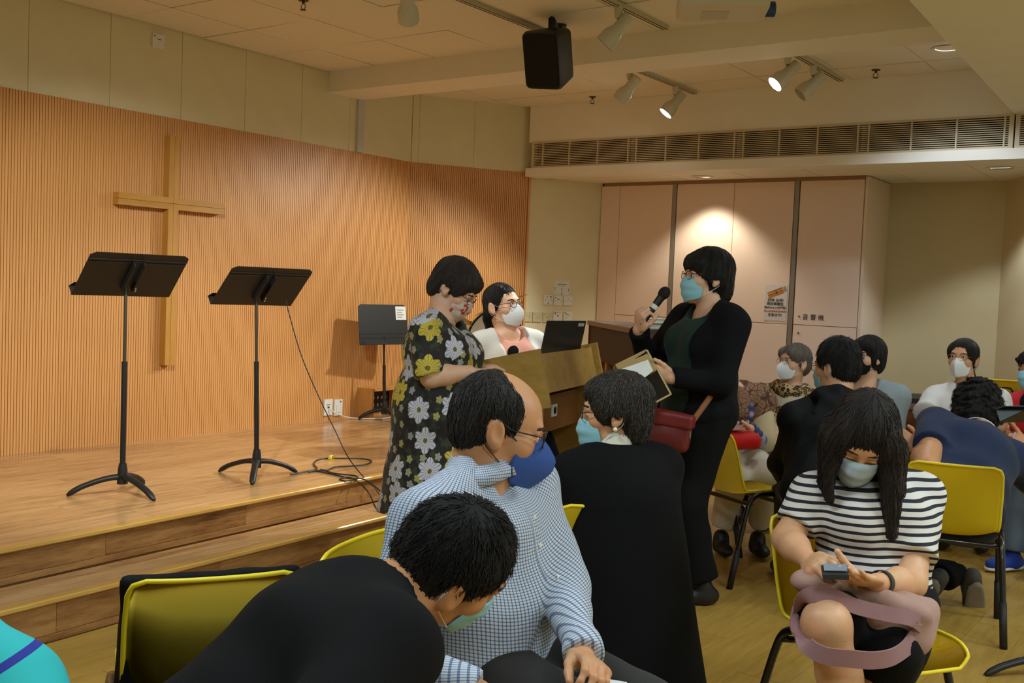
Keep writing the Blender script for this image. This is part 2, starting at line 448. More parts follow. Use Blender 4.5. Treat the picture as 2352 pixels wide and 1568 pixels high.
# low ceiling behind the bulkhead
lc = struct(box('ceiling_alcove', (-5.3, 7.56, 2.40), (3.1, 8.95, 2.46), m_tile))
sub('soffit_strip', (-5.26, 7.45, ZL + 0.004), (3.1, 7.60, 2.41), m_soffit, lc)
for i in range(9):
    for j, (y0, y1) in enumerate(((7.603, 7.90), (7.906, 8.45), (8.456, 8.9))):
        x = -5.17 + 0.575 * i
        sub('ceiling_tile', (x + 0.004, y0, 2.376 + rnd.uniform(0, .003)), (x + 0.571, y1, 2.40), m_tile, lc)
# alcove walls and room closure
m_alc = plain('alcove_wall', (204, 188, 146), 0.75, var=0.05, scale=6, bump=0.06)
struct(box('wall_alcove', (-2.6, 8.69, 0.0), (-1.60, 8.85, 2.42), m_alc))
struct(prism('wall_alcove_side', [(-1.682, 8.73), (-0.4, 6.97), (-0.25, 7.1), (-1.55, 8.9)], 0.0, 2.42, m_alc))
struct(box('wall_far', (-0.45, 6.95, 0.0), (3.1, 7.05, 2.42), m_cream))
struct(box('wall_right', (3.0, -2.6, 0.0), (3.1, 7.0, 3.0), m_cream))
struct(box('wall_back', (-6.05, -2.7, 0.0), (3.1, -2.6, 3.0), m_cream))
# ------------------------------------------------------------------ smooth solid modelling (distance fields turned into one surface)
V = lambda *a: np.array(a if len(a) > 1 else a[0], float)
def unit(v): v = np.asarray(v, float); return v / (np.linalg.norm(v) + 1e-12)
class Field:
    def __init__(s): s.ops = []; s.disp = None
    def cone(s, a, b, ra, rb=None, k=0.03, flat=None, cutb=False, cuta=False, op='u'):
        """round cone a->b; flat=(axis, factor>1) thins it along axis; cutb/cuta = flat end"""
        a = V(a); b = V(b); rb = ra if rb is None else rb
        r = max(ra, rb)
        s.ops.append((op, 'cone', (a, b, ra, rb, None if flat is None else (unit(flat[0]), flat[1]), cuta, cutb), np.minimum(a, b) - r, np.maximum(a, b) + r, k)); return s
    def chain(s, pts, rs, k=0.02, **kw):
        for i in range(len(pts) - 1): s.cone(pts[i], pts[i + 1], rs[i], rs[i + 1], k, **kw)
        return s
    def ell(s, c, r, ax=None, k=0.03, op='u'):
        c = V(c); r = V(r) if not np.isscalar(r) else V(r, r, r); ax = np.eye(3) if ax is None else ax
        ext = np.sqrt(((ax * r) ** 2).sum(1))
        s.ops.append((op, 'ell', (c, r, ax), c - ext, c + ext, k)); return s
    def bx(s, c, half, ax=None, rad=0.01, k=0.02, op='u'):
        c = V(c); half = V(half); ax = np.eye(3) if ax is None else ax
        ext = np.abs(ax * half).sum(1)
        s.ops.append((op, 'box', (c, half, ax, rad), c - ext, c + ext, k)); return s
    def cut(s, p, n, k=0.0):
        """remove everything on the side n points to"""
        s.ops.append(('c', 'plane', (V(p), unit(n)), None, None, k)); return s
    def bounds(s):
        lo = np.min([o[3] for o in s.ops if o[0] == 'u'], 0); hi = np.max([o[4] for o in s.ops if o[0] == 'u'], 0)
        return lo, hi
    def grid(s, lo, hi, res):
        n = np.maximum(np.ceil((hi - lo) / res).astype(int) + 1, 3)
        xs = [(lo[i] + res * np.arange(n[i])).astype(np.float32) for i in range(3)]
        F = np.full(n, 0.12, np.float32)
        for op, kind, prm, a, b, k in s.ops:
            if kind == 'plane':
                p, nn = prm
                d = (xs[0][:, None, None] - p[0]) * nn[0] + (xs[1][None, :, None] - p[1]) * nn[1] + (xs[2][None, None, :] - p[2]) * nn[2]
                if k > 0: h = np.maximum(k - np.abs(F - d), 0) / k; F = np.maximum(F, d) + h * h * k * 0.25
                else: F = np.maximum(F, d)
                continue
            pad = k + 2.5 * res + (0.03 if op == 's' else 0.02)
            i0 = np.clip(np.floor((a - pad - lo) / res).astype(int), 0, n); i1 = np.clip(np.ceil((b + pad - lo) / res).astype(int) + 1, 0, n)
            if np.any(i1 <= i0): continue
            sl = tuple(slice(i0[i], i1[i]) for i in range(3))
            X = xs[0][sl[0]][:, None, None]; Y = xs[1][sl[1]][None, :, None]; Z = xs[2][sl[2]][None, None, :]
            if kind == 'cone':
                A, B, ra, rb, flat, ca, cb = prm
                ab = B - A; L2 = float(ab.dot(ab)) + 1e-12
                px, py, pz = X - A[0], Y - A[1], Z - A[2]
                tt = (px * ab[0] + py * ab[1] + pz * ab[2]) / L2
                t = np.clip(tt, 0, 1)
                qx, qy, qz = px - t * ab[0], py - t * ab[1], pz - t * ab[2]
                d2 = qx * qx + qy * qy + qz * qz
                if flat is not None:
                    m = qx * flat[0][0] + qy * flat[0][1] + qz * flat[0][2]
                    d2 = d2 + m * m * (flat[1] ** 2 - 1)
                d = np.sqrt(d2) - (ra + (rb - ra) * t)
                if cb: d = np.maximum(d, (tt - 1) * math.sqrt(L2))
                if ca: d = np.maximum(d, -tt * math.sqrt(L2))
            elif kind == 'ell':
                c, r, ax = prm
                px, py, pz = X - c[0], Y - c[1], Z - c[2]
                u = [(px * ax[0, i] + py * ax[1, i] + pz * ax[2, i]) for i in range(3)]
                k0 = np.sqrt((u[0] / r[0]) ** 2 + (u[1] / r[1]) ** 2 + (u[2] / r[2]) ** 2)
                k1 = np.sqrt((u[0] / r[0] ** 2) ** 2 + (u[1] / r[1] ** 2) ** 2 + (u[2] / r[2] ** 2) ** 2)
                d = k0 * (k0 - 1) / np.maximum(k1, 1e-6)
                d = np.where(k0 < 1e-3, -r.min(), d)
            else:
                c, hf, ax, rad = prm
                px, py, pz = X - c[0], Y - c[1], Z - c[2]
                q = [np.abs(px * ax[0, i] + py * ax[1, i] + pz * ax[2, i]) - (hf[i] - rad) for i in range(3)]
                d = np.sqrt(sum(np.maximum(x, 0) ** 2 for x in q)) + np.minimum(np.maximum(np.maximum(q[0], q[1]), q[2]), 0) - rad
            G = F[sl]
            if op == 'u':
                h = np.maximum(k - np.abs(G - d), 0) / max(k, 1e-6); F[sl] = np.minimum(G, d) - h * h * k * 0.25
            else:
                d = -d; h = np.maximum(k - np.abs(G - d), 0) / max(k, 1e-6); F[sl] = np.maximum(G, d) + h * h * k * 0.25
        if s.disp is not None:
            near = np.abs(F) < 0.03
            idx = np.nonzero(near)
            P = np.stack([xs[i][idx[i]] for i in range(3)], 1)
            F[idx] += s.disp(P).astype(np.float32)
        return F, lo
    def mesh(s, res, box=None, skip=()):
        if box is None:
            lo, hi = s.bounds(); lo = lo - 3 * res - 0.012; hi = hi + 3 * res + 0.012
        else: lo, hi = V(box[0]), V(box[1])
        F, lo = s.grid(lo, hi, res)
        v, f = surface_nets(F, lo, res)
        if len(skip) and len(f):
            c = v[f].mean(1); keep = np.ones(len(f), bool)
            for a, b in skip: keep &= ~np.all((c > V(a)) & (c < V(b)), 1)
            f = f[keep]
            used = np.unique(f); remap = np.full(len(v), -1); remap[used] = np.arange(len(used)); v = v[used]; f = remap[f]
        return v, f
def surface_nets(F, lo, res):
    ins = F < 0
    nx, ny, nz = F.shape
    cs = [F[i:nx - 1 + i, j:ny - 1 + j, k:nz - 1 + k] for i in (0, 1) for j in (0, 1) for k in (0, 1)]
    cnt = np.zeros((nx - 1, ny - 1, nz - 1), np.int8)
    for c in cs: cnt += (c < 0)
    act = (cnt > 0) & (cnt < 8)
    ids = np.full(act.shape, -1, np.int64); I = np.nonzero(act); n = len(I[0]); ids[I] = np.arange(n)
    if n == 0: return np.zeros((0, 3)), np.zeros((0, 4), int)
    val = np.stack([c[I] for c in cs], 1)
    corner = np.array([(i, j, k) for i in (0, 1) for j in (0, 1) for k in (0, 1)], float)
    acc = np.zeros((n, 3)); num = np.zeros(n)
    for a in range(8):
        for b in range(a + 1, 8):
            if np.abs(corner[a] - corner[b]).sum() != 1: continue
            m = (val[:, a] < 0) != (val[:, b] < 0)
            t = val[m, a] / (val[m, a] - val[m, b])
            acc[m] += corner[a] + t[:, None] * (corner[b] - corner[a]); num[m] += 1
    v = (acc / num[:, None] + np.stack(I, 1)) * res + lo
    faces = []
    for ax in range(3):
        o = [(1, 2), (2, 0), (0, 1)][ax]
        sl0 = [slice(None)] * 3; sl1 = [slice(None)] * 3
        sl0[ax] = slice(0, -1); sl1[ax] = slice(1, None)
        a = ins[tuple(sl0)]; b = ins[tuple(sl1)]
        E = a != b
        for q in o:
            m = [slice(None)] * 3; m[q] = slice(1, -1); E2 = np.zeros_like(E); E2[tuple(m)] = E[tuple(m)]; E = E2
        P = np.nonzero(E)
        if len(P[0]) == 0: continue
        P = np.stack(P, 1)
        du = np.zeros(3, int); dv = np.zeros(3, int); du[o[0]] = 1; dv[o[1]] = 1
        g = lambda Q: ids[Q[:, 0], Q[:, 1], Q[:, 2]]
        quad = np.stack([g(P - du - dv), g(P - dv), g(P), g(P - du)], 1)
        flip = ~a[tuple(P.T)]
        quad[flip] = quad[flip][:, ::-1]
        faces.append(quad)
    f = np.concatenate(faces); f = f[(f >= 0).all(1)]
    return v, f
def make_mesh(name, parts, base=(0, 0, 0), smooth=True, attrs=None):
    """parts: list of (verts, quads); one mesh"""
    vs, fs, n = [], [], 0
    for v, f in parts:
        if len(f) == 0: continue
        vs.append(v); fs.append(f + n); n += len(v)
    v = np.concatenate(vs) - V(base); f = np.concatenate(fs)
    me = bpy.data.meshes.new(name)
    me.vertices.add(len(v)); me.vertices.foreach_set('co', v.astype(np.float32).ravel())
    me.loops.add(f.size); me.loops.foreach_set('vertex_index', f.astype(np.int32).ravel())
    me.polygons.add(len(f)); me.polygons.foreach_set('loop_start', np.arange(0, f.size, 4, dtype=np.int32)); me.polygons.foreach_set('loop_total', np.full(len(f), 4, np.int32))
    me.polygons.foreach_set('use_smooth', np.full(len(f), smooth))
    if attrs:
        for an, fn in attrs.items():
            at_ = me.attributes.new(an, 'FLOAT_VECTOR', 'POINT'); at_.data.foreach_set('vector', fn(v + V(base)).astype(np.float32).ravel())
    me.update(); me.validate()
    return me
def wrinkles(seed, amp=0.004, freq=32, axis=None):
    r = np.random.RandomState(seed); ks = []
    for i in range(4):
        d = unit(r.normal(size=3))
        if axis is not None: d = unit(d + unit(axis) * r.choice([-1.4, 1.4]))
        ks.append((d * freq * r.uniform(0.6, 1.6), unit(r.normal(size=3)) * freq * 0.45, r.uniform(0, 6.3), r.uniform(0.5, 1.0)))
    def fn(P):
        o = 0
        for k1, k2, ph, w_ in ks: o = o + w_ * np.sin(P @ k1 + ph + 1.8 * np.sin(P @ k2 + ph * 1.7))
        return o * amp / 2.2
    return fn

# ------------------------------------------------------------------ person toolkit
def ik(a, b, l1, l2, hint):
    a, b = V(a), V(b); d = b - a; L = np.linalg.norm(d); u = d / L
    if L > (l1 + l2) * 0.995: b = a + u * (l1 + l2) * 0.995; L = (l1 + l2) * 0.995
    x = (l1 * l1 - l2 * l2 + L * L) / (2 * L); h = math.sqrt(max(l1 * l1 - x * x, 1e-8))
    hn = V(hint); hn = hn - u * hn.dot(u); hn = unit(hn)
    return a + u * x + hn * h, b
class Head:
    """head frame: x = person's right, y = face direction, z = up; origin between the ears"""
    def __init__(s, c, F, U, sc=1.0):
        s.c = V(c); F = unit(F); U = V(U); U = unit(U - F * U.dot(F)); s.ax = np.stack([np.cross(F, U), F, U], 1); s.s = sc
    def p(s, x, y, z): return s.c + s.ax @ (V(x, y, z) * s.s)
    def inv(s, P): return ((P - s.c) @ s.ax) / s.s
    def e(s, fld, c, r, k=0.02, op='u', tilt=0.0):
        ax = s.ax
        if tilt:
            ca, sa = math.cos(tilt), math.sin(tilt); ax = s.ax @ np.array([[1, 0, 0], [0, ca, -sa], [0, sa, ca]])
        fld.ell(s.p(*c), V(r) * s.s, ax, k * s.s, op)
    def co(s, fld, a, b, ra, rb=None, k=0.01, **kw): fld.cone(s.p(*a), s.p(*b), ra * s.s, (ra if rb is None else rb) * s.s, k * s.s, **kw)
def head_field(f, H, N, neck=0.054, male=False, ears=True):
    e, co = H.e, H.co
    e(f, (0, -.012, .042), (.074, .092, .084)); e(f, (0, .03, .035), (.064, .06, .066)); e(f, (0, .034, -.028), (.06, .058, .07))
    for sx in (-1, 1): e(f, (sx * .040, .052, -.018), (.026, .03, .026))
    e(f, (0, .024, -.072), (.052 if not male else .056, .06, .036)); e(f, (0, .073, -.099), (.022, .02, .017), .025)
    co(f, (-.032, .082, .028), (.032, .082, .028), .012, k=.02)
    for sx in (-1, 1): e(f, (sx * .031, .104, .010), (.021, .014, .012), .014, 's')
    for sx in (-1, 1): e(f, (sx * .031, .081, .018), (.019, .011, .008), .006)
    for sx in (-1, 1): e(f, (sx * .031, .082, .002), (.017, .010, .006), .006)
    co(f, (0, .088, .014), (0, .108, -.026), .0075, .012, k=.014)
    for sx in (-1, 1): e(f, (sx * .012, .099, -.031), (.009, .011, .008), .008)
    e(f, (0, .090, -.062), (.024, .012, .006), .008); e(f, (0, .089, -.073), (.021, .012, .007), .006)
    if ears:
        for sx in (-1, 1):
            e(f, (sx * .079, -.012, .0), (.010, .021, .033), .012, tilt=0.2); e(f, (sx * .088, -.006, .002), (.006, .011, .019), .008, 's', tilt=0.2)
            e(f, (sx * .076, -.002, -.026), (.007, .010, .011), .008)
    # neck leans from under the skull to the base of the neck
    top = H.p(0, -.022, -.055)
    f.cone(top, N, neck * 1.0, neck * 1.12, 0.035)
def hand(f, W, D, Nn, T, curl=(30, 35, 25), spread=0.0, thumb=(0.55, 0.65, 0.35), sc=1.0, tcurl=20, curls=None):
    """W wrist, D toward the knuckles, Nn out of the palm, T toward the thumb side; returns finger tips"""
    D = unit(D); Nn = V(Nn); Nn = unit(Nn - D * Nn.dot(D)); T = unit(T - D * V(T).dot(D) - Nn * V(T).dot(Nn))
    ax = np.stack([T, D, Nn], 1)
    f.ell(W + D * .048 * sc, V(.040, .052, .0155) * sc, ax, .012); f.ell(W + D * .075 * sc - T * .002, V(.040, .022, .013) * sc, ax, .012)
    f.ell(W + D * .035 * sc + T * .022 * sc + Nn * .008 * sc, V(.018, .030, .015) * sc, ax, .014)
    tips = []
    for i, (tx, dy, ln, r) in enumerate(((.030, .088, .072, .0088), (.010, .093, .080, .0090), (-.010, .090, .074, .0085), (-.029, .081, .058, .0076))):
        p = W + (T * tx + D * dy) * sc; a = 0.0; d0 = unit(D + T * spread * (tx / .03)); cc = curls[i] if curls else curl
        prev = r
        for j, (fr, cg) in enumerate(zip((.45, .31, .24), cc)):
            a += math.radians(cg); dd = d0 * math.cos(a) + Nn * math.sin(a)
            q = p + dd * ln * fr * sc; rr = r * (1 - .10 * (j + 1))
            f.cone(p, q, prev * sc, rr * sc, .005 if j else .010); p = q; prev = rr
        tips.append(p)
    p = W + (D * .022 + T * .030 + Nn * .006) * sc; d = unit(T * thumb[0] + D * thumb[1] + Nn * thumb[2]); prev = .0125
    for j, (ln, r) in enumerate(((.042, .0110), (.032, .0098), (.024, .0085))):
        q = p + d * ln * sc; f.cone(p, q, prev * sc, r * sc, .010 if j == 0 else .005); p = q; prev = r
        d = unit(d * math.cos(math.radians(tcurl)) + unit(D * .6 + Nn * .5 - T * .6) * math.sin(math.radians(tcurl)))
    tips.append(p)
    return tips
def hair_coord(H):
    def fn(P):
        q = H.inv(P); x, y, z = q[:, 0], q[:, 1] + .02, q[:, 2] - .02
        az = np.arctan2(x, -y); pol = np.arctan2(np.sqrt(x * x + y * y), z + 1e-6)
        return np.stack([az * 1.0, pol + np.minimum(z, 0) * -3, np.zeros_like(az)], 1)
    return fn
def hair_disp(H, n=44, amp=0.0022, seed=1, curly=0.0):
    r = np.random.RandomState(seed); ph = r.uniform(0, 6.3, 6); ks = r.normal(size=(5, 3)) * 120
    def fn(P):
        q = H.inv(P); x, y, z = q[:, 0], q[:, 1] + .02, q[:, 2] - .02
        az = np.arctan2(x, -y)
        o = amp * (0.6 * np.sin(n * az + 2.2 * np.sin(14 * z + ph[0]) + ph[1]) + 0.5 * np.sin(n * .47 * az + 3 * np.sin(9 * z + ph[2])) + .4 * np.sin(n * 1.9 * az + 2 * np.sin(30 * z + ph[4])))
        if curly:
            for i in range(5): o = o + curly * np.sin(P @ ks[i] + 2.0 * np.sin(P @ ks[(i + 1) % 5] * .5)) * .5
        return o
    return fn
def hair_mat(name, rgb, rough=0.42, grey=0.0, spec=0.35):
    if name in MATS: return MATS[name]
    t = NT(name); v = t.attr('hc'); v2 = t.mapping(v, (38, 2.2, 1))
    n1 = t.noise(v2, 2.2, 4, .7); n2 = t.noise(t.mapping(v, (90, 3, 1)), 2.0, 2, .6)
    c = srgb(*rgb); hi = tuple(min(1, x * 1.9 + .004) for x in c[:3]) + (1,); lo = tuple(x * .45 for x in c[:3]) + (1,)
    col = t.ramp(n1, [(0.32, lo), (0.55, c), (0.82, hi)])
    if grey: col = t.mix(t.math('MULTIPLY', t.ramp(n2, [(0.50, (0, 0, 0, 1)), (0.66, (1, 1, 1, 1))]), grey), col, srgb(168, 160, 146))
    t.base(col); t.set(Roughness=rough); t.b.inputs['Specular IOR Level'].default_value = spec
    t.b.inputs['Sheen Weight'].default_value = 0.05
    t.bump(t.math('ADD', n1, n2), 0.9, 0.004)
    MATS[name] = t.m; return t.m
def skin_mat(name, rgb):
    if name in MATS: return MATS[name]
    t = NT(name); co = t.coord(); c = srgb(*rgb)
    n = t.noise(co, 14, 4, .6); red = (min(1, c[0] * 1.05), c[1] * .80, c[2] * .72, 1)
    t.base(t.mix(t.ramp(n, [(.35, (0, 0, 0, 1)), (.75, (.7, .7, .7, 1))]), c, red)); t.set(Roughness=.5)
    t.b.inputs['Subsurface Weight'].default_value = 0.06; t.b.inputs['Subsurface Radius'].default_value = (.012, .005, .003); t.b.inputs['Subsurface Scale'].default_value = 1
    t.bump(t.noise(co, 420, 2), .06, .002)
    MATS[name] = t.m; return t.m
def cloth(name, rgb, rough=0.85, var=0.12, weave=900, bump=0.25, sheen=0.15):
    if name in MATS: return MATS[name]
    if max(rgb) < 36: rgb = tuple(x * .55 for x in rgb); sheen = 0.0
    t = NT(name); co = t.coord(); c = srgb(*rgb)
    n = t.noise(co, 9, 4, .6)
    t.base(t.mix(n, tuple(x * (1 - var) for x in c[:3]) + (1,), tuple(min(1, x * (1 + var)) for x in c[:3]) + (1,))); t.set(Roughness=rough)
    t.b.inputs['Sheen Weight'].default_value = sheen * .5; t.b.inputs['Specular IOR Level'].default_value = .2
    t.bump(t.math('MULTIPLY_ADD', t.noise(co, weave, 1), .35, t.noise(co, 40, 3)), bump, .004)
    MATS[name] = t.m; return t.m

class Person:
    def __init__(s, label, base, skin, group=None):
        s.base = V(base); s.e = empty('person', s.base, label, 'person', group); s.skin = skin
    def add(s, name, parts, mat, attrs=None, parent=None):
        if isinstance(parts, tuple): parts = [parts]
        me = make_mesh(name, parts, s.base, True, attrs); return link(name, me, mat, parent or s.e)
    def add_bm(s, name, bm, mat, smooth=True, parent=None):
        me = bm_mesh(bm, name, smooth); me.transform(Matrix.Translation(-Vector(s.base))); o = link(name, me, mat, parent or s.e)
        if smooth: auto_smooth(o, 60)
        return o
    def skeleton(s, P, N, fs, fp=None, shw=.175, hipw=.085, wr=None, wl=None, er=(0, 0, -1), el=(0, 0, -1), ar=None, al=None, kr=None, kl=None, la=.275, lf=.235, lt=.40, ls=.385, drop=.068, xr=None, xl=None, kxr=None, kxl=None):
        """P pelvis, N neck base, fs chest direction; wr/wl wrists, er/el elbow hints, ar/al ankles, kr/kl knee hints"""
        s.P, s.N = V(P), V(N); T = unit(s.N - s.P); s.T = T
        fs = V(fs); s.fs = unit(fs - T * fs.dot(T)); s.Rs = np.cross(s.fs, T)
        fp = s.fs if fp is None else V(fp); s.fp = unit(V(fp[0], fp[1], 0)); s.Rp = unit(np.cross(s.fp, V(0, 0, 1)))
        s.axT = np.stack([s.Rs, s.fs, T], 1); s.axP = np.stack([s.Rp, s.fp, V(0, 0, 1)], 1)
        s.sh = {1: s.N - T * drop + s.Rs * shw, -1: s.N - T * drop - s.Rs * shw}
        s.hip = {1: s.P + s.Rp * hipw, -1: s.P - s.Rp * hipw}
        s.elb, s.wri, s.kne, s.ank = {}, {}, {}, {}
        for sd, w_, h in ((1, wr, er), (-1, wl, el)):
            if w_ is None: w_ = s.sh[sd] - V(0, 0, la + lf - .02)
            s.elb[sd], s.wri[sd] = ik(s.sh[sd], w_, la, lf, h)
            x_ = xr if sd == 1 else xl
            if x_ is not None: s.elb[sd] = V(x_); s.wri[sd] = V(w_)
        for sd, a, h in ((1, ar, kr), (-1, al, kl)):
            if a is None: a = s.hip[sd] + V(0, 0, -(lt + ls) * .98)
            s.kne[sd], s.ank[sd] = ik(s.hip[sd], a, lt, ls, s.fp if h is None else h)
            x_ = kxr if sd == 1 else kxl
            if x_ is not None: s.kne[sd] = V(x_); s.ank[sd] = V(a)
        return s
    def torso(s, f, g=1.0, gy=1.0, inf=0.0, bust=0.0, belly=1.0, hips=True, k=.06):
        Lt = np.linalg.norm(s.N - s.P) / .50
        f.ell(s.P + s.T * .335 * Lt, V(.152 * g + inf, .108 * gy + inf, .155 * Lt), s.axT, k)
        f.ell(s.P + s.T * .17 * Lt + s.fs * .012 * (belly - 1) * 8, V(.140 * g * (.5 + .5 * belly) + inf, .104 * gy * belly + inf, .16 * Lt), s.axT, k)
        if hips: f.ell(s.P + s.T * .03, V(.165 * g + inf, .122 * gy + inf, .13), s.axT, k)
        for sd in (1, -1):
            f.cone(s.N - s.T * .022 * Lt + s.Rs * sd * .035, s.sh[sd], .044 + inf, .046 * (.5 + .5 * g) + inf, .045)
        if bust:
            for sd in (1, -1): f.ell(s.P + s.T * .325 * Lt + s.Rs * sd * .068 * g + s.fs * (.078 * gy), V(.062, .055, .062) * bust + inf, s.axT, .05)
        return f
    def body(s, H, hands=(), neck=.054, male=False, armr=(.046, .040, .026), res=.011, hres=.0045, handres=.0035, legs=True, legr=(.078, .052, .038), arms=True, hsc=1.0, ears=True, g=1.0):
        """one skin mesh: head, neck, torso, arms, hands, legs; head and hands are resolved finer"""
        f = Field(); s.torso(f, .88 * g, .88 * g, -.008)
        head_field(f, H, s.N - s.T * .01, neck, male, ears)
        if arms:
            for sd in (1, -1): f.cone(s.sh[sd], s.elb[sd], armr[0], armr[1], .03); f.cone(s.elb[sd], s.elb[sd] * .62 + s.wri[sd] * .38, armr[1], armr[1] * .98, .02); f.cone(s.elb[sd] * .62 + s.wri[sd] * .38, s.wri[sd], armr[1] * .98, armr[2], .02)
        if legs:
            for sd in (1, -1):
                mid = s.kne[sd] * .62 + s.ank[sd] * .38
                f.cone(s.hip[sd], s.kne[sd], legr[0], legr[1], .04); f.ell(s.kne[sd], legr[1] * 1.06, None, .03); bk = unit(s.ank[sd] - s.kne[sd]); cal = -s.fp + bk * s.fp.dot(bk)
                f.cone(s.kne[sd], mid + cal * .012, legr[1] * .95, legr[1] * 1.02, .03); f.cone(mid + cal * .012, s.ank[sd], legr[1] * 1.0, legr[2], .03)
        boxes = [(H.c - .175 * H.s, H.c + .175 * H.s, hres)]
        tips = {}
        for sd, kw in hands:
            tips[sd] = hand(f, s.wri[sd], sc=hsc, **kw)
            c = s.wri[sd] + unit(kw['D']) * .085 * hsc; boxes.append((c - .145 * hsc, c + .145 * hsc, handres))
        parts = [f.mesh(res, skip=[(a + .014, b - .014) for a, b, _ in boxes])]
        for a, b, r in boxes: parts.append(f.mesh(r, (a, b)))
        # drop coarse leftovers of overlapping fine boxes
        if len(boxes) > 1:
            for i in range(1, len(boxes)):
                v, q = parts[i + 1]
                if len(q) == 0: continue
                c = v[q].mean(1); keep = np.ones(len(q), bool)
                for j in range(i): keep &= ~np.all((c > boxes[j][0] + .008) & (c < boxes[j][1] - .008), 1)
                parts[i + 1] = (v, q[keep])
        s.H = H; s.tips = tips
        return s.add('body', parts, s.skin)
    def eyes(s, H, look=(0, 1, 0), iris=(30, 20, 14), closed=False, brow=(30, 24, 20)):
        mr = Matrix([list(H.ax[i]) + [0] for i in range(3)] + [[0, 0, 0, 1]])
        for sx in (-1, 1):
            if not closed:
                c = H.p(sx * .031, .0800, .0095)
                bm = bmesh.new(); bmesh.ops.create_uvsphere(bm, u_segments=14, v_segments=10, radius=.0125 * H.s, matrix=Matrix.Translation(Vector(c)) @ mr)
                o = s.add_bm('eye', bm, plain('eye_white', (214, 204, 192), .25, var=.02))
                bm = bmesh.new(); bmesh.ops.create_uvsphere(bm, u_segments=12, v_segments=8, radius=.0062 * H.s, matrix=Matrix.Translation(Vector(c + H.ax @ (unit(look) * .0080 * H.s))) @ mr)
                s.add_bm('iris', bm, plain('iris_dark', iris, .12), parent=o)
            bm = bmesh.new(); add_tube(bm, catmull([H.p(sx * .013, .0955, .027), H.p(sx * .030, .0965, .032), H.p(sx * .050, .080, .028)], 4), [.002 * H.s, .0036 * H.s, .0016 * H.s], 6)
            s.add_bm('eyebrow', bm, plain('brow_%d_%d' % brow[:2], brow, .8))
    def mask(s, H, mat, kind='flat', loops=(225, 222, 214), sc=1.0, drop=0.0, jut=0.0, loop_r=.0013):
        nu, nv = 22, 14; bm = bmesh.new(); rows = []
        if kind == 'flat':
            cy = [.1035, .119, .1235, .119, .112, .100]; cz = [.004, -.012, -.035, -.06, -.085, -.112]
            ex = [.056, .060, .061, .060, .057, .050]; ey = [.062, .052, .047, .044, .044, .048]; ez = [-.014, -.026, -.042, -.058, -.074, -.09]; pw = .85
        else:
            cy = [.102, .121, .140 + jut, .139 + jut, .121, .092]; cz = [.006, -.008, -.032, -.058, -.088, -.116]
            ex = [.050, .058, .063, .063, .058, .046]; ey = [.066, .052, .042, .038, .040, .050]; ez = [-.010, -.024, -.040, -.056, -.074, -.098]; pw = .25
        t6 = np.linspace(0, 1, 6)
        for i in range(nv + 1):
            v = i / nv; C_ = [np.interp(v, t6, a) for a in (cy, cz, ex, ey, ez)]; row = []
            for j in range(nu + 1):
                a = 2 * j / nu - 1; q = abs(a)
                yr = C_[3] + (C_[0] - C_[3]) * (pw * math.cos(q * math.pi / 2) + (1 - pw) * (1 - q))
                x = C_[2] * (pw * math.sin(q * math.pi / 2) + (1 - pw) * q) * (1 if a > 0 else -1)
                z = C_[1] + (C_[4] - C_[1]) * q ** 1.3
                if kind == 'flat': yr += .0022 * math.sin(v * 19) * (1 - q ** 3)
                row.append(bm.verts.new(H.p(x * sc, yr * (1 + (sc - 1) * .5), z * sc + drop)))
            rows.append(row)
        for a, b in zip(rows[:-1], rows[1:]):
            for j in range(nu): bm.faces.new([a[j], a[j + 1], b[j + 1], b[j]])
        o = s.add_bm('mask', bm, mat); md = o.modifiers.new('thickness', 'SOLIDIFY'); md.thickness = .0018; md.offset = 1
        ml = plain('ear_loop_%d' % loops[0], loops, .7)
        for sx in (-1, 1):
            pts = catmull([H.p(sx * .056 * sc, .055, -.018 + drop), H.p(sx * .073, .024, .004), H.p(sx * .080, -.006, .022), H.p(sx * .083, -.030, .006), H.p(sx * .078, -.028, -.026), H.p(sx * .074, -.005, -.046), H.p(sx * .056 * sc, .046, -.082 + drop)], 5)
            bm = bmesh.new(); add_tube(bm, pts, loop_r * H.s, 6); s.add_bm('ear_loop', bm, ml, parent=o)
        return o
    def glasses(s, H, rgb=(36, 26, 22), r=.0016, w=.024, h=.017, dz=0.0, dy=0.0, round_=0.5, metal=0.0, lens=True):
        bm = bmesh.new(); y = .108 + dy; z0 = .006 + dz
        lens_pts = []
        for sx in (-1, 1):
            cx = sx * (.033); pts = []; n = 22
            for i in range(n):
                a = 2 * math.pi * i / n; ca, sa = math.cos(a), math.sin(a); e_ = round_
                px = cx + w * math.copysign(abs(ca) ** e_, ca); pz = z0 + h * math.copysign(abs(sa) ** e_, sa)
                pts.append(H.p(px, y - .010 * (abs(px) / .06) ** 2, pz))
            add_tube(bm, pts, r * H.s, 6, True)
            lens_pts.append(pts)
            hx = sx * (.033 + w)
            add_tube(bm, catmull([H.p(hx, y - .011, z0 + h * .45), H.p(sx * .071, y - .03, z0 + h * .45), H.p(sx * .0785, .02, z0 + h * .45), H.p(sx * .0805, -.012, .030), H.p(sx * .079, -.040, .006)], 4), r * H.s, 6)
        add_tube(bm, [H.p(-.010, y - .001, z0 + h * .35), H.p(0, y + .002, z0 + h * .5), H.p(.010, y - .001, z0 + h * .35)], r * H.s, 6)
        o = s.add_bm('glasses', bm, plain('frame_%d_%d_%d' % rgb, rgb, .3, metal))
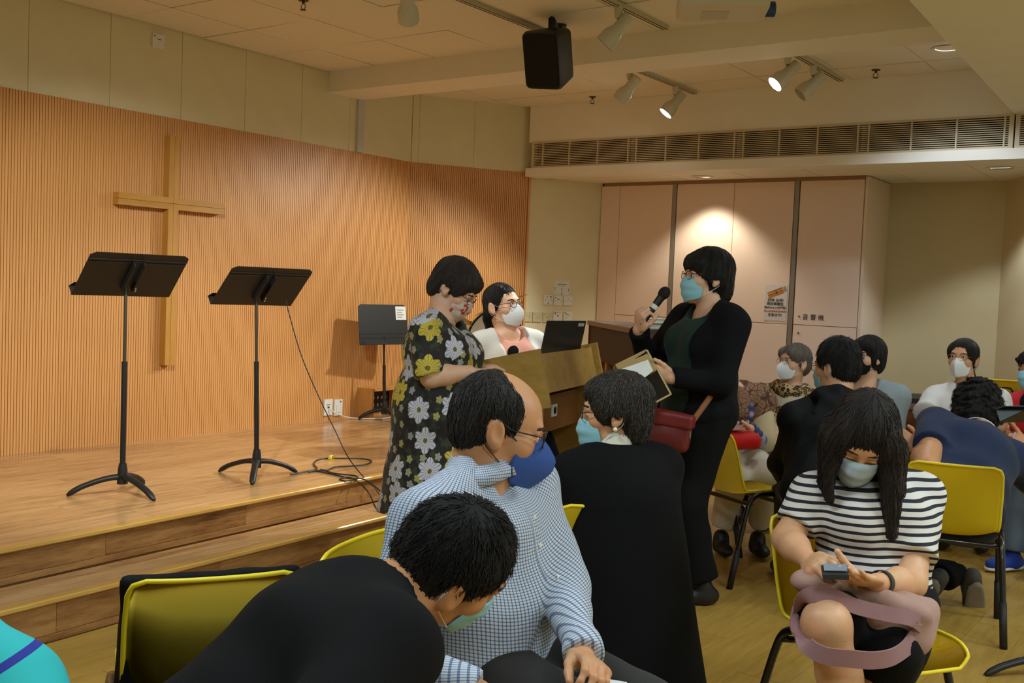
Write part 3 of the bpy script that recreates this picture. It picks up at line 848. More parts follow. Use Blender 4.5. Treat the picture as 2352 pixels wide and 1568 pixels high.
        if lens:
            if 'lens' not in MATS:
                t = NT('lens'); t.set(Roughness=.02, IOR=1.1); t.b.inputs['Transmission Weight'].default_value = 1.0; t.b.inputs['Alpha'].default_value = .25; MATS['lens'] = t.m
            for pts in lens_pts:
                lb = bmesh.new(); lb.faces.new([lb.verts.new(p) for p in pts]); s.add_bm('lens', lb, MATS['lens'], False, o)
        return o
    def trousers(s, mat, r=(.095, .068, .05), res=.011, g=1.0, hem=.06, seed=3, amp=.004, name='trousers', top=.06, cutz=None):
        f = Field(); f.ell(s.P + V(0, 0, .02), V(.172 * g, .13 * g, .12), s.axP, .05)
        for sd in (1, -1):
            an = s.ank[sd] + unit(s.kne[sd] - s.ank[sd]) * hem
            f.cone(s.hip[sd], s.kne[sd], r[0] * g, r[1] * g, .05); f.cone(s.kne[sd], an, r[1] * g, r[2], .04, cutb=True)
        f.cut(s.P + s.T * (top + .05), s.T)
        f.disp = wrinkles(seed, amp, 26)
        return s.add(name, f.mesh(res), mat)
    def top(s, mat, name='shirt', g=1.0, gy=1.0, inf=.012, bust=0, belly=1.0, sleeve='short', sl=(.062, .056, .046, .038), hem=-.02, res=.010, neckr=.068, neckfwd=.0, neckdrop=.0, seed=1, amp=.004, freq=30, long_skirt=None, hips=True, k=.06, attrs=None, slen=.62, opened=None, extra=None, parent=None):
        f = Field(); s.torso(f, g, gy, inf, bust, belly, hips, k)
        if hem is not None: f.cut(s.P + s.T * hem, -s.T)
        if extra: extra(f)
        for sd in (1, -1):
            if sleeve == 'short':
                e_ = s.sh[sd] * (1 - slen) + s.elb[sd] * slen
                f.cone(s.sh[sd], e_, sl[0], sl[1], .04, cutb=True)
            elif sleeve in ('long', 'mid'):
                f.cone(s.sh[sd], s.elb[sd], sl[0], sl[1], .04)
                w_ = s.wri[sd] if sleeve == 'long' else s.elb[sd] * .55 + s.wri[sd] * .45
                f.cone(s.elb[sd], w_, sl[2], sl[3], .03, cutb=True)
        n0 = s.N + s.fs * neckfwd - s.T * neckdrop
        up = unit(s.H.p(0, -.022, -.055) - s.N)
        f.cone(n0, n0 + up * .25 + s.fs * .03, neckr, neckr * 1.15, .012, op='s')
        f.disp = wrinkles(seed, amp, freq)
        return s.add(name, f.mesh(res), mat, attrs, parent)
    def shoes(s, mat, dirs=None, L=.24, res=.008, w=.042, sole=None, name='shoe', drop=.07):
        for sd in (1, -1):
            d = unit((dirs or {}).get(sd, s.fp)); a = s.ank[sd]
            sdv = unit(np.cross(d, V(0, 0, 1))); up = unit(np.cross(sdv, d)); 
            ax = np.stack([sdv, d, up], 1)
            c = a - up * (drop - .034)
            f = Field(); f.ell(c - d * .02, V(w * .86, .062, .045), ax, .03); f.ell(c + d * .085, V(w, .085, .034), ax, .03); f.cone(a + up * .012, c, .042, .04, .03)
            f.cut(a - up * drop, -up)
            o = s.add(name, f.mesh(res), mat)
            if sole is not None:
                f = Field(); f.ell(a - up * (drop - .012) - d * .02, V(w * .9, .066, .03), ax, .03); f.ell(a - up * (drop - .012) + d * .085, V(w * 1.05, .09, .03), ax, .03)
                f.cut(a - up * (drop), -up); f.cut(a - up * (drop - .016), up)
                s.add('sole', f.mesh(res * .8), sole, parent=o)
    def hair(s, H, mat, ops, res=.0055, n=44, amp=.0022, seed=1, curly=0.0, name='hair', strands=350, slen=.09, lift=.003, crown=(0, -.05, .125)):
        f = Field()
        for o in ops:
            if o[0] == 'e': H.e(f, o[1], o[2], o[3] if len(o) > 3 else .025)
            elif o[0] == 's': H.e(f, o[1], o[2], o[3] if len(o) > 3 else .015, 's')
            elif o[0] == 'c': H.co(f, o[1], o[2], o[3], o[4], k=.025)
            elif o[0] == 'sc': H.co(f, o[1], o[2], o[3], o[4], k=.012, op='s')
            elif o[0] == 'w': f.cone(H.p(*o[1]), H.p(*o[1]) + V(o[2]), o[3], o[4], .02)
            elif o[0] == 'p': f.cut(H.p(*o[1]), H.ax @ V(*o[2]), .012)
        f.disp = hair_disp(H, n, amp, seed, curly)
        vq = f.mesh(res); o = s.add(name, vq, mat, {'hc': hair_coord(H)})
        if strands: s.strands(H, vq, mat, o, strands, slen, lift, seed, crown, curly > .003)
        return o
    def strands(s, H, vq, mat, parent, count, slen, lift, seed, crown, curly=False):
        """fine locks lying on the hair surface, flowing away from the crown"""
        from mathutils.bvhtree import BVHTree
        v, q = vq; tree = BVHTree.FromPolygons(v.tolist(), q.tolist()); r = np.random.RandomState(seed + 100)
        cr_ = H.p(*crown); upv = H.ax[:, 2]; vs, fs, hc = [], [], []; nv = 0; steps = 7
        pick = v[r.randint(0, len(v), count)]
        for p0 in pick:
            loc, nr, ix, ds = tree.find_nearest(Vector(p0)); p = V(loc); pts = []; sd_ = slen * r.uniform(.6, 1.3) / steps; sw = r.normal(scale=.22); ph = r.uniform(0, 6)
            for k in range(steps):
                nn = V(nr); t = k / (steps - 1)
                pts.append((p + nn * (.0008 + lift * t * t * r.uniform(.5, 1.2)), nn))
                away = p - cr_; away = away / (np.linalg.norm(away) + 1e-6); d = away - upv * .55 * min(1, np.linalg.norm(p - cr_) / .08); d = d - nn * d.dot(nn)
                sd = np.cross(nn, d); d = unit(d + sd * (sw + (.9 * math.sin(ph + 2.2 * k) if curly else 0)))
                loc, nr, ix, ds = tree.find_nearest(Vector(p + d * sd_)); p = V(loc)
            az = r.uniform(-3, 3)
            for k, (c, nn) in enumerate(pts):
                dd = unit((pts[min(k + 1, steps - 1)][0] - pts[max(k - 1, 0)][0]) + 1e-9); sd = unit(np.cross(dd, nn)); w_ = .0016 * H.s * (1 - .75 * (k / (steps - 1)) ** 2)
                vs += [c - sd * w_, c + nn * w_ * .9, c + sd * w_]; hc += [(az, .3 * k, 0)] * 3
            for k in range(steps - 1):
                a_ = nv + 3 * k
                for i, j in ((0, 1), (1, 2), (2, 0)): fs.append((a_ + i, a_ + j, a_ + 3 + j, a_ + 3 + i))
            nv += 3 * steps
        vs = np.array(vs); hca = np.array(hc); me = make_mesh('hair_strands', [(vs, np.array(fs))], s.base, True, {'hc': lambda P: hca})
        o = link('hair_strands', me, mat, parent); o['kind'] = 'stuff'; return o
def mirror(ops):
    out = []
    for o in ops:
        out.append(o)
        if o[0] in ('e', 's') and abs(o[1][0]) > 1e-6: out.append((o[0], (-o[1][0],) + tuple(o[1][1:])) + tuple(o[2:]))
        if o[0] in ('c', 'sc') and (abs(o[1][0]) > 1e-6 or abs(o[2][0]) > 1e-6): out.append((o[0], (-o[1][0],) + tuple(o[1][1:]), (-o[2][0],) + tuple(o[2][1:])) + tuple(o[3:]))
    return out
HAIR_CROP = mirror([('e', (0, -.014, .046), (.083, .102, .093)), ('e', (0, -.055, -.005), (.070, .055, .060)),
                    ('s', (0, .105, -.015), (.090, .055, .092)), ('s', (.086, .016, -.028), (.022, .030, .034)), ('p', (0, -.06, -.068), (0, .15, -1))])
HAIR_BOB = mirror([('e', (0, -.018, .046), (.092, .110, .099)), ('e', (0, -.060, -.020), (.080, .058, .085)), ('e', (.070, -.005, -.010), (.024, .048, .060)), ('e', (0, .062, .070), (.074, .040, .040)),
                   ('s', (0, .125, -.035), (.074, .062, .080)), ('s', (.080, .020, -.050), (.018, .026, .030))])
# ------------------------------------------------------------------ yellow shell chairs
def chair_plastic():
    t = NT('chair_yellow'); co = t.coord()
    n = t.noise(co, 5, 3)
    t.base(t.mix(n, srgb(232, 202, 26), srgb(242, 216, 44))); t.set(Roughness=.38); t.b.inputs['Subsurface Weight'].default_value = .12
    t.b.inputs['Subsurface Radius'].default_value = (.03, .02, .004)
    t.bump(t.noise(co, 220, 2), .08, .002)
    return t.m
M_CH = chair_plastic(); M_LEG = plain('chair_leg_black', (20, 19, 20), .32, .2, coat=.4); M_FERR = plain('ferrule_rubber', (24, 23, 23), .6)
def chair_shell_mesh():
    # side profile (y forward, z up), from the front lip over the seat up the back
    prof = catmull([(.215, .405), (.205, .432), (.16, .447), (.05, .440), (-.06, .432), (-.145, .440), (-.190, .485), (-.212, .56), (-.228, .65), (-.243, .72), (-.258, .775)], 4)
    nu = 20; bm = bmesh.new(); rows = []; n = len(prof)
    for i, p in enumerate(prof):
        t = i / (n - 1); y, z = p
        w = np.interp(t, [0, .08, .3, .5, .62, .8, .93, .975, 1], [.165, .205, .212, .205, .212, .212, .208, .196, .165])
        bow = np.interp(t, [0, .12, .35, .5, .62, .8, 1], [.0, .012, .028, .055, .045, .030, .016])
        row = []
        for j in range(nu + 1):
            a = 2 * j / nu - 1; q = abs(a) ** 2.6 * bow
            tt = np.clip((t - .38) / .25, 0, 1)
            row.append(bm.verts.new((a * w * .88, y + q * tt, .43 + (z - .44) * (1.0 if z < .44 else .925) + q * (1 - tt))))
        rows.append(row)
    for a, b in zip(rows[:-1], rows[1:]):
        for j in range(nu): bm.faces.new([a[j], a[j + 1], b[j + 1], b[j]])
    # rolled rim
    edge = [rows[0][j].co.copy() for j in range(nu + 1)] + [r[-1].co.copy() for r in rows[1:]] + [rows[-1][j].co.copy() for j in range(nu - 1, -1, -1)] + [r[0].co.copy() for r in rows[-2:0:-1]]
    ext = bmesh.ops.solidify(bm, geom=bm.faces[:], thickness=.006)
    add_tube(bm, edge, .0062, 6, True)
    return bm_mesh(bm, 'shell', True)
ME_SHELL = chair_shell_mesh(); ME_SHELL.materials.append(M_CH)
def leg_mesh(sx):
    bm = bmesh.new()
    pts = [(sx * .225, -.245, .012), (sx * .211, -.178, .25), (sx * .204, -.145, .36), (sx * .201, -.120, .410), (sx * .200, -.08, .436), (sx * .200, -.02, .440), (sx * .200, .04, .436), (sx * .201, .085, .410), (sx * .204, .108, .36), (sx * .211, .140, .25), (sx * .225, .205, .012)]
    add_tube(bm, catmull(pts, 4), .0125, 12)
    return bm_mesh(bm, 'leg_loop', True)
ME_LEG = {s: leg_mesh(s) for s in (-1, 1)}
def bars_mesh(y):
    bm = bmesh.new(); add_tube(bm, [(-.202, y, .400), (-.16, y, .393), (.16, y, .393), (.202, y, .400)], .0105, 8); return bm_mesh(bm, 'cross_bar', True)
ME_BAR = {y: bars_mesh(y) for y in (-.115, .075)}
def foot_mesh(sx, y0, y1):
    a = Vector((sx * .225, y0, 0.0)); b = Vector((sx * .2150, y1, .18)); bm = bmesh.new(); add_tube(bm, [a, a.lerp(b, .5), b], .0155, 10); return bm_mesh(bm, 'sleeve', True)
ME_FOOT = {(s, y): foot_mesh(s, *y) for s in (-1, 1) for y in ((-.245, -.197), (.205, .155))}
for me in list(ME_LEG.values()) + list(ME_BAR.values()): me.materials.append(M_LEG)
for me in ME_FOOT.values(): me.materials.append(M_FERR)
def chair(loc, hd, label, z=0.0, legs=True):
    """hd: heading the seat faces"""
    F = heading(hd); rz = math.atan2(F[1], F[0]) - math.pi / 2
    e = empty('shell_chair', (loc[0], loc[1], z), label, 'chair', 'yellow plastic chairs', rz)
    link('shell', ME_SHELL, None, e)
    for s_ in (-1, 1):
        lg = link('leg_loop', ME_LEG[s_], None, e)
        for y in ((-.245, -.197), (.205, .155)): link('sleeve', ME_FOOT[(s_, y)], None, lg)
    for y in ME_BAR: link('cross_bar', ME_BAR[y], None, e)
    return e
def chair_by_foot(foot, hd, sx, sy):
    """chair centre from one foot's floor point; sx +1 right side, sy -1 rear"""
    F = heading(hd); R = np.cross(F, V(0, 0, 1)); f = V(foot)
    return f - R * .225 * sx - F * (.205 if sy > 0 else -.245)
CH = {}
def put(key, loc, hd, label, z=0.0): CH[key] = (V(loc[0], loc[1], 0), hd); return chair(loc, hd, label, z)
put('A', chair_by_foot(onz(1675, 1352, 0), 62, 1, -1), 62, 'empty yellow chair beside the standing speaker, its seat in view')
put('B', chair_by_foot(onz(1722, 1356, 0), 30, -1, -1) + heading(20) * .12 + heading(110) * .14, 30, 'yellow chair under the man in the black hooded jacket')
put('D', chair_by_foot(onz(2305, 1490, 0), 22, 1, -1), 22, 'yellow chair with the curly-haired woman in navy leaning forward on it')
put('C', at(1985, 1500, 3.02), 158, 'yellow chair holding the woman in the striped T-shirt')
put('H', at(490, 1500, 2.30) + heading(-23) * .22, -23, 'yellow chair with a black jacket hung over its back')
put('G', at(1010, 1500, 2.55), 112, 'yellow chair behind the man in the checked shirt, its rounded top edge showing')
put('I', at(1352, 1400, 3.46), -12, 'yellow chair mostly hidden under the long black coat')
put('F', at(1800, 1000, 6.73), -150, 'yellow chair under the old woman with the leopard print shawl')
put('S', at(1690, 1000, 6.0), 178, 'yellow chair under the woman with the red pouch on her lap')
put('M', at(1985, 1000, 6.45), -150, 'yellow chair under the woman with the black mask')
put('W', at(2218, 1000, 6.40), -160, 'yellow chair under the woman in the plain white T-shirt')
put('R', at(2448, 1000, 5.75), -140, 'yellow chair under the person in jeans and blue trainers')
for k_, z_ in enumerate((0.0, 0.075, 0.15)):
    chair(at(2335, 900, 7.03), -165, ('lowest', 'middle', 'top')[k_] + ' yellow chair of the short stack by the alcove wall', z_)
# ------------------------------------------------------------------ fixed things of the room
def wpart(e, name, bm, mat, smooth=False, bevel=0.0, ang=45):
    """part of e modelled in world coordinates"""
    me = bm_mesh(bm, name, smooth, bevel)
    root = e
    off = Vector((0, 0, 0))
    while root is not None: off += Vector(root.location); root = root.parent
    me.transform(Matrix.Translation(-off)); o = link(name, me, mat, e)
    if smooth: auto_smooth(o, ang)
    return o
def slab(p4, th):
    """thin solid from four corner points"""
    p = [V(q) for q in p4]; n = unit(np.cross(p[1] - p[0], p[3] - p[0])) * th / 2
    bm = bmesh.new(); a = [bm.verts.new(q + n) for q in p]; b = [bm.verts.new(q - n) for q in p]
    bm.faces.new(a); bm.faces.new(b[::-1])
    for i in range(4): bm.faces.new([a[i], b[i], b[(i + 1) % 4], a[(i + 1) % 4]])
    return bm
m_black = plain('matt_black', (24, 24, 25), .5, var=.05); m_blackg = plain('black_gloss', (16, 16, 17), .25); m_chrome = plain('chrome', (190, 186, 178), .18, .95)

# wall cross: two strips per arm with a fine groove
cr = empty('wall_cross', (XW, 4.167, .80), 'large plain wooden cross mounted on the slatted wall', 'cross')
yc, zc_ = 4.167, 1.853
for s_ in (-1, 1):
    y0, y1 = sorted((yc + s_ * .0012, yc + s_ * .038))
    for z0, z1 in ((.80, zc_ - .038), (zc_ + .038, 2.29)):
        bm = bmesh.new(); add_box(bm, (XW, y0, z0), (XW + .062, y1, z1)); wpart(cr, 'post_strip', bm, m_cross, bevel=.0015)
    z0, z1 = sorted((zc_ + s_ * .0012, zc_ + s_ * .038))
    for y0, y1 in ((3.767, yc - .0012), (yc + .0012, 4.573)):
        bm = bmesh.new(); add_box(bm, (XW, y0, z0), (XW + .062, y1, z1)); wpart(cr, 'arm_strip', bm, wood('cross_wood_h', (172, 118, 44), (198, 146, 66), (8, .8, 8), .4, vary=.05, knots=False), bevel=.0015)
bm = bmesh.new(); add_box(bm, (XW, yc - .036, .802), (XW + .056, yc + .036, 2.288)); add_box(bm, (XW, 3.769, zc_ - .036), (XW + .056, 4.571, zc_ + .036)); wpart(cr, 'core', bm, m_cross)

# music stands
UPZ = V(0, 0, 1)
def stand(base, px_top, desk_c, h, w, label, tilt=50, dw=.50, dh=.32, legang=0, leglen=.29, top_tube=True, paper=False, front=False):
    """base floor point, desk_c pivot point of the desk, h horizontal direction the top leans to, w width direction"""
    b = V(base); e = empty('music_stand', b, label, 'music stand', 'black music stands')
    dc = V(desk_c) - b
    for k in range(3):
        a = math.radians(legang + 120 * k); u = V(math.cos(a), math.sin(a), 0)
        pts = catmull([u * .015 + UPZ * .085, u * leglen * .35 + UPZ * .075, u * leglen * .75 + UPZ * .042, u * leglen + UPZ * .004], 5)
        rr = np.interp(np.linspace(0, 1, len(pts)), [0, .3, .85, 1], [.022, .019, .017, .008])
        bm = bmesh.new(); add_tube(bm, pts, list(rr), 10, flat=(UPZ, .7)); link('leg', bm_mesh(bm, 'leg', True), m_black, e)
    zm = .06 + (dc[2] - .06) * .62
    top = V(dc[0], dc[1], dc[2])
    mid = V(dc[0] * .62, dc[1] * .62, zm)
    lathe('collar', [(.001, .05), (.026, .05), (.023, .12), (.018, .15), (.001, .15)], m_black, e, 16, cap=False)
    tube('lower_tube', [(0, 0, .08), tuple(mid)], .0135, m_black, e, 12)
    tube('upper_tube', [tuple(mid - V(0, 0, .02)), tuple(top)], .0085, plain('grey_steel', (96, 88, 78), .35, .7) if top_tube else m_black, e, 10)
    # desk
    t = math.radians(tilt); h = unit(h); w = unit(w); u = UPZ * math.cos(t) + h * math.sin(t); n = unit(np.cross(w, u))
    if n.dot(h) > 0: n = -n          # reading side normal looks back over -h and up
    m = Matrix.Identity(4); ax = np.stack([w, u, n], 1)
    cpos = top + u * (.06) 
    for i in range(3):
        for j in range(3): m[i][j] = ax[i, j]
        m[i][3] = cpos[i]
    if m.determinant() < 0:
        for i in range(3): m[i][0] *= -1
    bm = bmesh.new()
    out = [(-dw / 2, -dh * .4), (dw / 2, -dh * .4), (dw / 2 - .004, dh * .54), (dw / 2 - .03, dh * .6), (-dw / 2 + .03, dh * .6), (-dw / 2 + .004, dh * .54)]
    add_prism(bm, out, 0, .003, m); de = link('desk', bm_mesh(bm, 'desk'), m_black, e)
    bm = bmesh.new(); add_prism(bm, [(-dw / 2 + .003, -dh * .4), (dw / 2 - .003, -dh * .4), (dw / 2, -dh * .4 + .003), (-dw / 2, -dh * .4 + .003)], .0, .055, m)
    add_prism(bm, [(-dw / 2, -dh * .4), (dw / 2, -dh * .4), (dw / 2 - .02, -dh * .4 + .03), (-dw / 2 + .02, -dh * .4 + .03)], .053, .056, m); link('lip', bm_mesh(bm, 'lip'), m_black, de)
    for yy in (.40, .46) if not front else (-.22, -.12):
        bm = bmesh.new(); add_box(bm, (-dw / 2 + .004, dh * yy - .0025, -.003 if not front else .003), (dw / 2 - .004, dh * yy + .0025, .001 if not front else .006), m); link('rib', bm_mesh(bm, 'rib'), plain('rib_black', (40, 40, 42), .4), de)
    bm = bmesh.new(); add_box(bm, (-.028, -.06, -.032), (-.022, .14, 0), m); add_box(bm, (.022, -.06, -.032), (.028, .14, 0), m); add_box(bm, (-.028, -.06, -.006), (.028, .14, 0), m); link('bracket', bm_mesh(bm, 'bracket'), m_black, de)
    q = m @ Matrix.Translation((-.03, -.045, -.018)) @ Matrix.Rotation(math.radians(-90), 4, 'Y')
    lathe('knob', [(.001, 0), (.017, 0), (.018, .006), (.008, .014), (.001, .015)], m_chrome, de, 16, q, cap=False)
    if paper:
        bm = bmesh.new(); add_box(bm, (.13 if paper > 0 else -.24, dh * .22, .003), (.24 if paper > 0 else -.13, dh * .56, .0045), m); pp = link('taped_note', bm_mesh(bm, 'taped_note'), plain('paper_white', (226, 226, 222), .8), de)
        for k in range(4):
            x0 = .145 if paper > 0 else -.225
            bm = bmesh.new(); add_box(bm, (x0, dh * (.28 + .06 * k), .0045), (x0 + .05 + .02 * (k % 2), dh * (.30 + .06 * k), .0050), m); link('print_line', bm_mesh(bm, 'print_line'), plain('print_grey', (130, 128, 126), .8), pp)
    return e
UPZ = V(0, 0, 1)
stand(V(-4.478, 2.978, .31), None, at(289, 660, 5.06), heading(138), heading(48), 'tall black music stand beside the cross with three splayed feet in view', legang=-118, leglen=.25, dw=.485)
stand(V(-4.40, 3.75, .31), None, at(589, 683, 5.64), heading(138), heading(48), 'tall black music stand with a cable hanging from its desk', legang=-45, leglen=.245, dw=.485)
stand(V(-5.585, 6.04, .31), None, at(882, 772, 8.19), heading(-47), heading(43), 'short black music stand by the stage box with a white note on its desk', tilt=8, legang=-15, leglen=.2, top_tube=False, paper=1, front=True)
s4 = onz(2262, 1552, 0)
stand(V(*(s4 + heading(88) * .29)[:2], 0), None, V(*(s4 + heading(80) * .26)[:2], 0) + UPZ * 1.0, heading(160), heading(70), 'low black music stand at the edge with its desk tilted flat', tilt=62, legang=math.degrees(math.atan2(-heading(88)[1], -heading(88)[0])))

# cables on the stage
m_cab = plain('cable_black', (26, 25, 25), .5)
c1 = [at(657, 690, 5.72), at(664, 720, 5.70), at(690, 810, 5.66), at(725, 895, 5.60), at(768, 985, 5.56), at(800, 1050, 5.52)] + [onz(835, 1095, .315), V(*onz(862, 1122, .25)[:2], .25), onz(890, 1160, .172), onz(930, 1178, .172), onz(990, 1195, .172)]
o = tube('cable', catmull(c1, 8), .0032, m_cab, None, 6); thing_mesh(o); tag(o, 'thin black cable running from the music stand desk down to the steps', 'cable')
def fl(px, py, z=.316): return onz(px, py, z)
c2 = [fl(667, 1089), fl(705, 1082), fl(728, 1076), fl(720, 1064), fl(736, 1054), fl(775, 1052), fl(830, 1053), fl(853, 1058), fl(840, 1066), fl(800, 1070), fl(770, 1072), fl(752, 1079), fl(735, 1078)]
o = tube('cable', catmull(c2, 8), .0042, m_cab, None, 6); thing_mesh(o); tag(o, 'black cable looped on the stage floor through a yellow ring', 'cable')
c3 = [fl(708, 1083), fl(740, 1080), fl(770, 1087), fl(815, 1092), fl(820, 1100), fl(795, 1104), fl(780, 1100), fl(800, 1096), fl(820, 1104), V(*onz(838, 1130, .24)[:2], .24) + V(.03, 0, 0), fl(868, 1172, .172), fl(900, 1180, .172), fl(950, 1184, .172)]
o = tube('cable', catmull(c3, 8), .0042, m_cab, None, 6); thing_mesh(o); tag(o, 'black cable coiled at the platform edge and dropping to the step', 'cable')
c4 = [fl(722, 1080), fl(760, 1088), fl(805, 1098), fl(835, 1100), V(*onz(858, 1120, .26)[:2], .26) + V(.03, 0, 0), fl(895, 1150, .172), fl(935, 1165, .172), fl(1000, 1185, .172)]
o = tube('cable', catmull(c4, 8), .0042, m_cab, None, 6); thing_mesh(o); tag(o, 'black cable lying straight across the two steps', 'cable')
q = fl(760, 1051, .322); bm = bmesh.new(); add_lathe(bm, [(.013, -.012), (.017, -.012), (.017, .012), (.013, .012)], 18, xf_dir(q, heading(100)), cap=False)
o = link('tape_ring', bm_mesh(bm, 'tape_ring', True), plain('tape_yellow', (226, 196, 60), .5)); thing_mesh(o); tag(o, 'small yellow ring clipped on the looped cable', 'ring')

# wall sockets, stage box, white leads
def plate(name, c, n, w, hgt, label, cat='socket', marks=(), mat=None, th=.012, group='wall plates'):
    n = V(n); s = unit(np.cross(UPZ, n)); e = empty(name, c, label, cat, group)
    m = frame((0, 0, 0), s, UPZ) ; mm = Matrix.Identity(4)
    for i in range(3): mm[i][0] = s[i]; mm[i][1] = UPZ[i]; mm[i][2] = n[i]
    bm = bmesh.new(); add_box(bm, (-w / 2, -hgt / 2, 0), (w / 2, hgt / 2, th), mm); link('plate', bm_mesh(bm, 'plate', False, .002), mat or m_plate, e)
    for mx, my, mw, mh, kind in marks:
        bm = bmesh.new(); add_box(bm, (mx - mw / 2, my - mh / 2, th), (mx + mw / 2, my + mh / 2, th + (.004 if kind == 'key' else .0008)), mm)
        link('rocker' if kind == 'key' else 'mark', bm_mesh(bm, 'mark', False, .0008 if kind == 'key' else 0), (mat or m_plate) if kind == 'key' else plain('mark_dark', (66, 62, 58), .7), e)
    return e
plate('wall_socket', (XW, 5.656, .413), (1, 0, 0), .086, .125, 'white data socket on the slatted wall near the floor', marks=((0, .02, .04, .006, 'm'), (0, 0, .022, .014, 'm')))
plate('wall_socket', (XW, 5.764, .405), (1, 0, 0), .086, .125, 'white power socket with a plugged-in adapter by the stage box', marks=((.022, .045, .012, .012, 'm'), (0, -.01, .045, .06, 'key')))
sx = empty('stage_box', (XW, 6.15, .31), 'open wooden floor box with a black connector panel on the stage', 'box')
mw = wood('box_wood', (176, 118, 56), (206, 150, 84), (6, 1.2, 6), .45, vary=.1, knots=False)
for lo, hi in (((XW, 5.985, .31), (XW + .16, 6.005, .55)), ((XW, 6.325, .31), (XW + .16, 6.345, .55)), ((XW, 6.005, .53), (XW + .16, 6.325, .55))):
    bm = bmesh.new(); add_box(bm, lo, hi); wpart(sx, 'board', bm, mw, bevel=.001)
bm = bmesh.new(); add_box(bm, (XW + .02, 6.006, .36), (XW + .03, 6.324, .50)); pn = wpart(sx, 'connector_panel', bm, m_black)
for i in range(6):
    for j in range(2):
        bm = bmesh.new(); add_lathe(bm, [(.001, 0), (.013, 0), (.013, .006), (.009, .008), (.001, .008)], 12, xf_dir((XW + .03, 6.04 + .048 * i, .40 + .06 * j), (1, 0, 0)), cap=False); wpart(pn, 'jack', bm, m_chrome, True)
m_wc = plain('cable_white', (220, 216, 206), .5)
c5 = [V(XW + .02, 5.66, .40), V(XW + .05, 5.72, .36), V(XW + .06, 5.85, .322), V(XW + .20, 6.0, .318), V(XW + .21, 6.2, .318), V(XW + .12, 6.45, .318), V(-5.55, 6.62, .32)]
o = tube('cable', catmull(c5, 8), .005, m_wc, None, 6); thing_mesh(o); tag(o, 'white lead running along the stage wall from the data socket', 'cable')
c6 = [V(-5.62, 6.42, .318), V(-5.60, 6.46, .40), V(-5.58, 6.53, .49), V(-5.56, 6.62, .50), V(-5.54, 6.66, .42), V(-5.55, 6.60, .33), V(-5.57, 6.54, .318)]
o = tube('cable', catmull(c6, 8), .005, m_wc, None, 6); thing_mesh(o); tag(o, 'white lead standing up in an open loop beside the floral dress', 'cable')
plate('wall_switch', (XW - .006, 4.066, 2.88), (1, 0, 0), .088, .088, 'small white switch plate high on the wall under the ceiling', 'switch', ((-.03, .03, .009, .009, 'm'), (.006, .012, .03, .004, 'm'), (.008, -.022, .016, .016, 'key')))
# switch plates on the angled wall
m_ivory = plain('ivory_plate', (206, 196, 160), .45, var=.02)
def on_wall2(s_, z): return w2(s_, -.022, z)
for (s_, z, lab, mt, mk) in ((1.334, 1.304, 'white switch plate with a round indicator beside the printed notice', None, ((-.012, .026, .008, .008, 'm'), (.024, .026, .016, .010, 'm'), (.0, -.012, .02, .012, 'key'), (.0, -.034, .012, .006, 'm'), (-.026, .0, .006, .006, 'm'), (.03, .0, .006, .006, 'm'))),
                             (1.434, 1.300, 'white switch plate directly under the printed notice', None, ((-.028, .026, .009, .009, 'm'), (0, .012, .02, .008, 'm'), (0, -.008, .02, .014, 'key'), (-.028, -.002, .006, .006, 'm'), (.028, -.004, .006, .006, 'm'))),
                             (1.533, 1.303, 'white switch plate at the end of the upper row', None, ((0, .01, .007, .008, 'm'), (0, -.008, .016, .012, 'key'), (-.028, -.006, .006, .006, 'm'), (.028, -.006, .006, .006, 'm'))),
                             (1.140, 1.148, 'ivory socket plate touching the edge of the slats', m_ivory, ((-.012, .006, .008, .004, 'm'), (.016, .012, .006, .006, 'm'), (.014, -.008, .006, .006, 'm'))),
                             (1.232, 1.147, 'ivory socket plate in the middle of the ivory plates', m_ivory, ((-.028, .028, .006, .006, 'm'), (-.012, .008, .006, .006, 'm'), (.016, .008, .006, .006, 'm'), (-.012, -.012, .006, .006, 'm'), (.014, -.012, .006, .006, 'm'))),
                             (1.332, 1.145, 'ivory socket plate next to the white plates', m_ivory, ((-.028, .026, .006, .006, 'm'), (-.008, .002, .01, .005, 'm'), (.018, .006, .006, .006, 'm'), (.014, -.012, .006, .006, 'm'))),
                             (1.436, 1.160, 'white switch plate with two dark dots in the lower row', None, ((-.028, .032, .010, .010, 'm'), (-.026, .020, .010, .010, 'm'), (0, .004, .018, .008, 'm'), (0, -.010, .022, .012, 'key'), (.02, .03, .008, .008, 'm'), (-.006, .03, .008, .008, 'm'))),
                             (1.538, 1.162, 'white switch plate with one dark dot in the lower row', None, ((-.028, .03, .011, .011, 'm'), (-.010, .018, .018, .008, 'm'), (.012, .014, .008, .008, 'm'), (.010, -.004, .018, .010, 'key'), (-.012, -.004, .018, .010, 'key')))):
    plate('wall_switch', on_wall2(s_, z), N2, .086, .086, lab, 'switch', mk, mt)
e = plate('printed_notice', on_wall2(1.470, 1.415), N2, .158, .132, 'printed diagram notice taped above the switch plates', 'notice', mat=plain('paper_white', (226, 226, 222), .8), th=.0015, group=None,
          marks=[(0, .055, .008, .005, 'm')] + [(-.042 + .021 * k, .030, .010 if k % 4 == 0 else .014, .007, 'm') for k in range(5)] + [(-.02 + .02 * k, .016, .007, .007, 'm') for k in range(3)] + [(-.068, -.004, .007, .008, 'm'), (-.068, -.018, .007, .007, 'm'), (.068, -.008, .007, .008, 'm'), (.068, -.022, .007, .007, 'm')] + [(.0, -.008 - .0125 * k, .008 if k != 2 else .003, .007, 'm') for k in range(5)])

